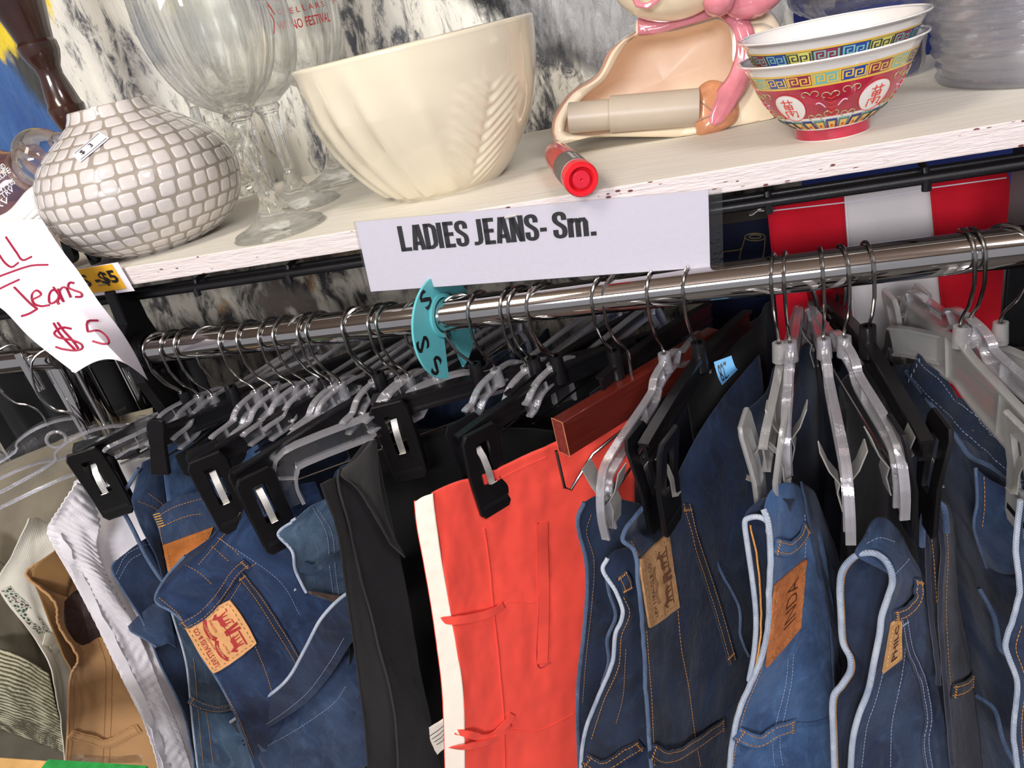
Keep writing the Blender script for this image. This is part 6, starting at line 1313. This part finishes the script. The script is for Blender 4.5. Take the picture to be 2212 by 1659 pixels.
# back pocket flap
cp_ = Cloth(g, 'pocket', [G(.60, .64, (1522, 1092), (1560, 1070), (1600, 1050), (1640, 1030)), G(.58, .62, (1530, 1140), (1570, 1130), (1610, 1120), (1650, 1110)), G(.565, .61, (1556, 1230), (1590, 1230), (1630, 1220), (1660, 1210)), G(.555, .59, (1596, 1310), (1620, 1310), (1645, 1300), (1668, 1300)), G(.545, .58, (1600, 1370), (1625, 1380), (1650, 1380), (1670, 1380)), G(.54, .57, (1618, 1418), (1640, 1430), (1655, 1430), (1672, 1430))], D['dark'], wr=.0015, seed=75, nu=40, nv=16)
mb = MB(); hem(mb, cp_, D['hemd'], r=.0014); mb.build('pocket_edge', g)
# ---------------- jeans with the rust patch
g = garment('blue_jeans', 'bright blue jeans with rust leather patch and thick pale waistband edge', 'jeans', 1670, 1090, .47); g['group'] = GR
ci = Cloth(g, 'inner_layer', [G(.485, .50, (1640, 1080), (1665, 1075), (1690, 1075), (1715, 1080)), G(.48, .495, (1608, 1122), (1635, 1115), (1662, 1118), (1700, 1130)), G(.475, .49, (1622, 1200), (1640, 1200), (1660, 1200), (1690, 1200)), G(.465, .48, (1632, 1330), (1645, 1330), (1655, 1330), (1680, 1330)), G(.455, .47, (1620, 1450), (1630, 1450), (1640, 1450), (1660, 1450))], D['dark'], wr=.0008, seed=80, nv=16)
mb = MB(); mb.tube([KY(*q_) for q_ in [(q_.x, q_.y, q_.z) for q_ in cr([(1660, 1150, .474), (1658, 1128, .475), (1640, 1117, .476), (1618, 1119, .477), (1609, 1130, .477), (1615, 1180, .475), (1625, 1250, .472), (1633, 1330, .466), (1630, 1400, .46), (1618, 1470, .455)], 7)]], .0022, D['hem'], 10)
mb.tube([p_+Vector((.0045, -.0008, 0)) for p_ in ci.L()[int(len(ci.L())*.3):]], .0008, M['thread'], 6); mb.build('inner_edge', g)
cl = Cloth(g, 'body', [G(.478, .53, (1650, 1100), (1665, 1060), (1700, 1042), (1730, 1055), (1748, 1100)), G(.472, .525, (1660, 1135), (1685, 1120), (1715, 1110), (1745, 1120), (1768, 1140)), G(.468, .52, (1664, 1200), (1690, 1195), (1722, 1190), (1755, 1200), (1785, 1210)), G(.464, .515, (1660, 1280), (1690, 1275), (1728, 1275), (1765, 1285), (1798, 1300)), G(.460, .51, (1655, 1370), (1690, 1365), (1732, 1365), (1775, 1375), (1808, 1390)), G(.455, .505, (1638, 1440), (1680, 1440), (1732, 1440), (1780, 1450), (1812, 1460)), G(.447, .495, (1600, 1530), (1655, 1530), (1720, 1530), (1780, 1530), (1815, 1530)), G(.44, .485, (1582, 1600), (1640, 1600), (1712, 1600), (1780, 1600), (1820, 1600)), G(.43, .475, (1572, 1700), (1635, 1700), (1710, 1700), (1780, 1700), (1830, 1700))], D['bright'], wr=.0016, seed=81, nu=96, nv=50)
mb = MB(); hem(mb, cl, D['hem'], r=.0024); mb.build('waist_edge', g)
mb, fn = patch(g, 'leather_patch', cl, [(1724, 1352), (1736, 1205), (1668, 1262), (1650, 1438)], M['patch_or'], n=16, thread='thread_d', round_=.05)
txt(mb, fn, 'INDA', .28, .26, .58, .34, M['emboss2'], -.012); txt(mb, fn, 'L', .16, .38, .05, .1, M['emboss2'], 0.0) if 0 else None; mb.build('leather_patch', g, fix=False)
band(g, 'belt_loop', cl, [(1668, 1178), (1695, 1180), (1720, 1160), (1738, 1135)], D['bright'], w=.012, bulge=.003)
band(g, 'belt_loop', cl, [(1588, 1580), (1630, 1592), (1670, 1572), (1715, 1562)], D['bright'], w=.013, bulge=.004)
band(g, 'waist_seam', cl, [(1718, 1562), (1760, 1560), (1812, 1540)], D['bright'], w=.004, bulge=0, off=.0004, thread=None)
mb = MB(); stitch(mb, cl, [(1652, 1390), (1640, 1450), (1608, 1530), (1590, 1600), (1582, 1655)]); stitch(mb, cl, [(1700, 1420), (1695, 1480), (1680, 1540), (1668, 1600), (1672, 1655)], 'thread_b'); stitch(mb, cl, [(1712, 1410), (1708, 1470), (1695, 1535), (1684, 1600), (1690, 1655)], 'thread_b'); stitch(mb, cl, [(1735, 1110), (1738, 1160), (1736, 1205)], 'thread_b'); mb.build('stitching', g)
cs_ = Cloth(g, 'rear_layer', [G(.50, .56, (1730, 1040), (1755, 1060), (1775, 1100)), G(.505, .56, (1760, 1180), (1790, 1200), (1815, 1220)), G(.50, .55, (1785, 1300), (1810, 1320), (1830, 1330)), G(.49, .53, (1800, 1450), (1815, 1450), (1832, 1460)), G(.48, .52, (1810, 1690), (1825, 1690), (1840, 1690))], D['mid'], wr=.001, seed=83, nv=16)
# ---------------- pale hem jeans with gold patch
g = garment('blue_jeans', 'blue jeans with arched pale-edged waistband and a narrow gold patch', 'jeans', 1890, 1130, .46); g['group'] = GR
ci = Cloth(g, 'inner_layer', [G(.475, .485, (1850, 1200), (1880, 1190), (1905, 1200), (1925, 1230)), G(.475, .485, (1818, 1240), (1850, 1240), (1890, 1245), (1925, 1250)), G(.47, .48, (1812, 1320), (1845, 1320), (1875, 1320), (1905, 1330)), G(.465, .475, (1830, 1410), (1850, 1412), (1875, 1415), (1895, 1420)), G(.46, .47, (1828, 1470), (1850, 1470), (1870, 1470), (1890, 1470)), G(.452, .465, (1800, 1520), (1825, 1525), (1850, 1530), (1872, 1540)), G(.44, .455, (1800, 1690), (1820, 1690), (1835, 1690), (1850, 1690))], D['dark'], wr=.0012, seed=90, nv=20)
mb = MB(); arch = [(1803, 1680, .438), (1800, 1590, .445), (1799, 1510, .45), (1818, 1480, .455), (1836, 1450, .458), (1836, 1420, .462), (1820, 1385, .465), (1816, 1320, .468), (1814, 1270, .47), (1820, 1232, .472), (1845, 1203, .472), (1875, 1194, .472), (1900, 1200, .47), (1920, 1222, .468), (1928, 1255, .466), (1918, 1290, .465), (1905, 1330, .463), (1900, 1370, .46), (1888, 1430, .457), (1876, 1490, .453), (1855, 1545, .448), (1842, 1600, .443), (1836, 1690, .436)]
mb.tube([KY(q_.x, q_.y, q_.z) for q_ in cr(arch, 6)], .0025, D['hem'], 10); mb.tube([KY(q_.x+7, q_.y+2, q_.z) for q_ in cr(arch[:12], 6)], .0009, M['thread_d'], 6); mb.build('waist_edge', g)
cl = Cloth(g, 'body', [G(.475, .50, (1868, 1165), (1885, 1125), (1910, 1118), (1935, 1140), (1950, 1165)), G(.47, .50, (1850, 1200), (1885, 1172), (1920, 1165), (1948, 1180), (1966, 1200)), G(.466, .50, (1925, 1250), (1940, 1235), (1958, 1235), (1975, 1240), (1990, 1245)), G(.462, .495, (1908, 1330), (1935, 1325), (1960, 1320), (1985, 1320), (2002, 1320)), G(.458, .49, (1892, 1420), (1925, 1420), (1960, 1420), (1990, 1420), (2015, 1420)), G(.452, .485, (1872, 1500), (1915, 1500), (1960, 1500), (1998, 1500), (2030, 1500)), G(.445, .475, (1848, 1580), (1900, 1580), (1955, 1580), (2005, 1580), (2045, 1580)), G(.434, .465, (1838, 1700), (1895, 1700), (1955, 1700), (2015, 1700), (2065, 1700))], D['mid'], wr=.0018, seed=91, nu=96, nv=50)
mb, fn = patch(g, 'leather_patch', cl, [(1941, 1418), (1940, 1325), (1920, 1345), (1902, 1449)], M['patch_lt'], n=12, thread='thread_y', inset=.10)
txt(mb, fn, 'PHILO', .14, .30, .78, .36, M['emboss2'], .01); mb.build('leather_patch', g, fix=False)
band(g, 'belt_loop', cl, [(1926, 1326), (1948, 1310), (1968, 1285), (1976, 1250)], D['mid'], w=.012, bulge=.004)
band(g, 'front_seam', cl, [(1948, 1330), (1960, 1400), (1985, 1460), (2000, 1540), (1995, 1600), (2010, 1690)], D['mid'], w=.007, bulge=.001, off=.0008, thread='thread_b')
mb = MB(); stitch(mb, cl, [(1905, 1450), (1890, 1510), (1870, 1570), (1860, 1655)], 'thread_b'); stitch(mb, cl, [(1942, 1330), (1952, 1390), (1945, 1460), (1925, 1560), (1922, 1655)], 'thread_b'); stitch(mb, cl, [(1870, 1172), (1900, 1160), (1935, 1172)], 'thread_b'); stitch(mb, cl, [(1930, 1240), (1950, 1220), (1962, 1205)], 'thread_b'); mb.build('stitching', g)
# ---------------- narrow grey blue jeans
g = garment('grey_jeans', 'narrow grey-blue jeans with frayed edges behind the pale hem pair', 'jeans', 2020, 1090, .50); g['group'] = GR
ci = Cloth(g, 'inner_layer', [G(.505, .515, (1996, 1105), (2012, 1095), (2030, 1100)), G(.50, .51, (2003, 1200), (2018, 1200), (2032, 1205)), G(.49, .50, (2008, 1300), (2020, 1300), (2032, 1310)), G(.48, .49, (2020, 1400), (2028, 1400), (2036, 1400)), G(.47, .48, (2030, 1480), (2034, 1480), (2040, 1480))], D['grey'], wr=.0008, seed=95, nv=10)
cl = Cloth(g, 'body', [G(.50, .53, (1996, 1098), (2020, 1082), (2045, 1088), (2058, 1110)), G(.496, .525, (2028, 1130), (2040, 1125), (2052, 1130), (2062, 1140)), G(.492, .52, (2035, 1200), (2046, 1200), (2055, 1205), (2066, 1210)), G(.485, .515, (2030, 1300), (2046, 1300), (2060, 1300), (2072, 1300)), G(.478, .51, (2035, 1400), (2055, 1400), (2075, 1400), (2090, 1400)), G(.47, .50, (2042, 1500), (2065, 1500), (2085, 1500), (2102, 1500)), G(.455, .485, (2060, 1700), (2085, 1700), (2105, 1700), (2125, 1700))], D['grey'], wr=.0015, seed=96, nv=24)
mb = MB()
for a_ in (ci, cl): mb.tube(a_.L(), .0020, D['grey'], 8)
mb.tube([KY(q_.x, q_.y, q_.z) for q_ in cr([(1992, 1180, .50), (1994, 1120, .50), (2005, 1092, .50), (2025, 1086, .50), (2040, 1100, .497), (2045, 1150, .494)], 6)], .0022, D['hemd'], 8); mb.build('waist_edge', g)
band(g, 'belt_loop', cl, [(2050, 1490), (2070, 1480), (2095, 1465)], D['grey'], w=.011, bulge=.003)
mb = MB(); stitch(mb, cl, [(2040, 1130), (2044, 1200), (2040, 1300), (2044, 1400), (2050, 1480)], 'thread_d'); stitch(mb, ci, [(2006, 1130), (2014, 1210), (2020, 1300)], 'thread'); mb.build('stitching', g)
# ---------------- big dark jeans at right
g = garment('dark_jeans', 'big dark jeans hanging full width from the milky frosted hanger at right', 'jeans', 2050, 900, .58); g['group'] = GR
cl = Cloth(g, 'body', [G(.69, .53, (1925, 790), (1985, 790), (2050, 850), (2120, 920), (2200, 975), (2280, 1030)), G(.67, .525, (1935, 900), (2000, 920), (2060, 960), (2130, 1000), (2200, 1060), (2290, 1110)), G(.64, .52, (1960, 1080), (2020, 1090), (2070, 1100), (2130, 1120), (2200, 1160), (2290, 1200)), G(.61, .515, (1990, 1250), (2040, 1250), (2090, 1260), (2140, 1270), (2210, 1290), (2290, 1320)), G(.58, .51, (2020, 1420), (2060, 1420), (2105, 1430), (2150, 1440), (2220, 1450), (2300, 1460)), G(.55, .50, (2050, 1700), (2090, 1700), (2130, 1700), (2170, 1700), (2230, 1700), (2310, 1700))], D['dark'], wr=.003, seed=98, nu=80, nv=60, wsc=(6, 20))
band(g, 'waistband', cl, [(1975, 790), (2030, 845), (2090, 905), (2150, 960), (2215, 1010), (2260, 1040)], D['dark'], w=.030, bulge=.0, off=.001, thread='thread_b', n=8)
mb = MB(); mb.tube(path(cl, [(1960, 800), (2010, 865), (2070, 945), (2100, 985), (2150, 1010), (2212, 1050)], .001), .0022, D['hemd'], 8); mb.build('waist_edge', g)
cf = Cloth(g, 'pocket', [G(.56, .545, (2108, 1010), (2130, 1030), (2165, 1050), (2215, 1060)), G(.55, .535, (2112, 1080), (2140, 1090), (2175, 1100), (2220, 1110)), G(.545, .53, (2105, 1140), (2140, 1150), (2175, 1160), (2215, 1170)), G(.545, .53, (2130, 1230), (2150, 1235), (2175, 1240), (2200, 1240))], D['mid'], wr=.002, seed=99, nu=40)
mb = MB(); mb.tube(cf.L(), .0014, D['hemd'], 6); mb.build('pocket_edge', g); mb = MB(); mb.tube(path(cl, [(2120, 1270), (2150, 1330), (2165, 1400), (2200, 1420)], .001), .0022, D['hemd'], 6); mb.build('fold_edge', g); mb = MB(); mb.tube(path(cl, [(2110, 1500), (2150, 1530), (2170, 1600), (2200, 1659)], .001), .0020, D['hemd'], 6); mb.build('fold_edge', g)
mb = MB(); stitch(mb, cl, [(2050, 870), (2110, 935), (2180, 995)], 'thread'); stitch(mb, cf, [(2125, 1030), (2128, 1090), (2122, 1140)], 'thread'); mb.build('stitching', g)
g = garment('blue_jeans', 'blue jeans cut by the right edge of the picture, wavy pale edge', 'jeans', 2200, 1350, .46)
cl = Cloth(g, 'body', [G(.48, .49, (2205, 1080), (2230, 1080), (2280, 1080)), G(.475, .485, (2196, 1180), (2225, 1180), (2280, 1180)), G(.47, .48, (2205, 1270), (2230, 1270), (2280, 1270)), G(.465, .475, (2188, 1340), (2220, 1340), (2280, 1340)), G(.46, .47, (2175, 1400), (2215, 1400), (2280, 1400)), G(.455, .465, (2200, 1480), (2230, 1480), (2280, 1480)), G(.45, .46, (2190, 1560), (2230, 1560), (2280, 1560)), G(.44, .45, (2200, 1700), (2240, 1700), (2280, 1700))], D['mid'], wr=.0015, seed=101)
mb = MB(); hem(mb, cl, D['hem'], r=.002); mb.build('waist_edge', g)
mb = MB(); stitch(mb, cl, [(2204, 1350), (2192, 1400), (2212, 1470), (2204, 1560), (2210, 1650)]); mb.build('stitching', g)
# ---------------- filler sheets added to keep gaps under the rail dark, except the grey-blue jeans
deep = [(-.70, .70, .34, 'blackd', 'black filler cloth added in the dark gap under the left end of the rail'), (-.60, .72, .34, 'blackd', 'black filler cloth added in the dark gap behind the jeans with the orange patch'), (-.50, .74, .34, 'dark', 'dark blue filler denim added in the dark gap, left of centre under the rail'), (-.40, .76, .34, 'blackd', 'black filler cloth added in the dark gap under the turquoise ring'), (-.30, .76, .34, 'mid', 'blue filler denim added in the gap behind the black trousers'), (-.20, .78, .34, 'blackd', 'black filler cloth added in the dark gap behind the coral trousers'), (-.10, .79, .34, 'grey', 'grey-blue jeans in the shade behind the cherry wood hanger'), (-.005, .80, .30, 'blackd', 'black filler cloth added in the dark gap right of the tan patch jeans'), (.05, .74, .20, 'dark', 'dark filler denim added in the gap behind the slender clear hanger'), (.12, .72, .1, 'blackd', 'black filler cloth added in the gap behind the narrow grey-blue jeans')]
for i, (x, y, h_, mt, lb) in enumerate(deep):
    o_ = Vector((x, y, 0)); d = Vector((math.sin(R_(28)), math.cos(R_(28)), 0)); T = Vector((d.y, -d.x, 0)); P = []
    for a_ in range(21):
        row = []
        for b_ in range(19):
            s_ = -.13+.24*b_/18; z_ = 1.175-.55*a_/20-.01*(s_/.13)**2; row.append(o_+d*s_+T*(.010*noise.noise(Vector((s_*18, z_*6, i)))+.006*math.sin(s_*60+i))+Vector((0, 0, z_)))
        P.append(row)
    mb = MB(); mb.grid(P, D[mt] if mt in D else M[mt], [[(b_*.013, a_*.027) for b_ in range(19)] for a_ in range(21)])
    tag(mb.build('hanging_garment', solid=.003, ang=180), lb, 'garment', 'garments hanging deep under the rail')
for i, (x, y, z1_, lb) in enumerate([(-.98, .86, 1.215, 'black garment on the neighbouring rack, leftmost, behind the ringed clear hanger'), (-.88, .84, 1.225, 'black garment on the neighbouring rack right behind the chrome uprights'), (-.80, .88, 1.23, 'black garment on the neighbouring rack beside the left bracket')]):
    P = []
    for a_ in range(15):
        P.append([Vector((x+.24*(b_/16-.5), .725+.004*b_/16+.012*noise.noise(Vector((b_*.5, a_*.2, i)))+.01*math.sin(b_*.9+i), 1.250-.03*abs(b_/16-.5)**2*2-.04*a_)) for b_ in range(17)])
    mb = MB(); mb.grid(P, M['blackd'], [[(b_*.015, a_*.04) for b_ in range(17)] for a_ in range(15)]); tag(mb.build('hanging_garment', solid=.003, ang=180), lb, 'garment', 'black garments on the neighbouring rack')
# shelf divider tapes on hangers
for nm, quad, y, lb in (('size_tag', [(1542, 782), (1560, 832), (1594, 798), (1580, 768)], .612, 'blue masking tape numbered 827 wrapped on the black hanger over the tan patch jeans'), ('size_tag', [(1204, 790), (1222, 806), (1256, 762), (1240, 735)], .70, 'blue masking tape numbered 827 on a black hanger left of the cherry wood hanger'), ('size_tag', [(762, 880), (774, 905), (800, 890), (790, 872)], .62, 'blue tape scrap on a hanger just left of the big black clip')):
    q = [KY(a_, b_, y) for a_, b_ in quad]; t = thing(nm, lb, 'tape', tuple(q[0])); mb = MB()
    fnq = lambda u, v, o=0: q[0].lerp(q[1], u).lerp(q[3].lerp(q[2], u), v)+Vector((0, -o-.006*math.sin(PI*u), 0))
    mb.grid([[fnq(i/6, j/6) for i in range(7)] for j in range(7)], M['blue_tape']); put2d(mb, norm2d(text2d('827', 1, 0), .5, .75, .12, .15), lambda x, y_: fnq(1-y_, x, .001), M['ink']); mb.build('tape', t, fix=False)
# pine board and green label at the bottom left
t = thing('pine_board', 'yellow pine board edge with green printed label at the bottom left corner', 'board', tuple(KY(100, 1655, .33)))
a_ = KY(-200, 1622, .34); b_ = KY(420, 1664, .34); mb = MB(); mb.prism([a_, b_, b_+Vector((0, .0, -.05)), a_+Vector((0, 0, -.05))], (0, -.04, -.004), M['pine']); mb.build('board', t, smooth=False, bevel=.001)
a_ = KY(104, 1641, .339); b_ = KY(318, 1655, .339); mb = MB(); mb.prism([a_+Vector((0, 0, .0006)), b_+Vector((0, 0, .0006)), b_+Vector((0, 0, -.04)), a_+Vector((0, 0, -.04))], (0, -.042, -.004), M['green_tape']); mb.build('label', t, smooth=False)
mb = MB(); P = [[KY(x, y+(2*math.sin(x*.05+j) if j else 0), .345+.006*j) for x in range(150, 312, 6)] for j, y in enumerate((1648, 1638, 1632))]; mb.grid(P, M['film']); mb.build('loose_film', t, ang=20, fix=False)
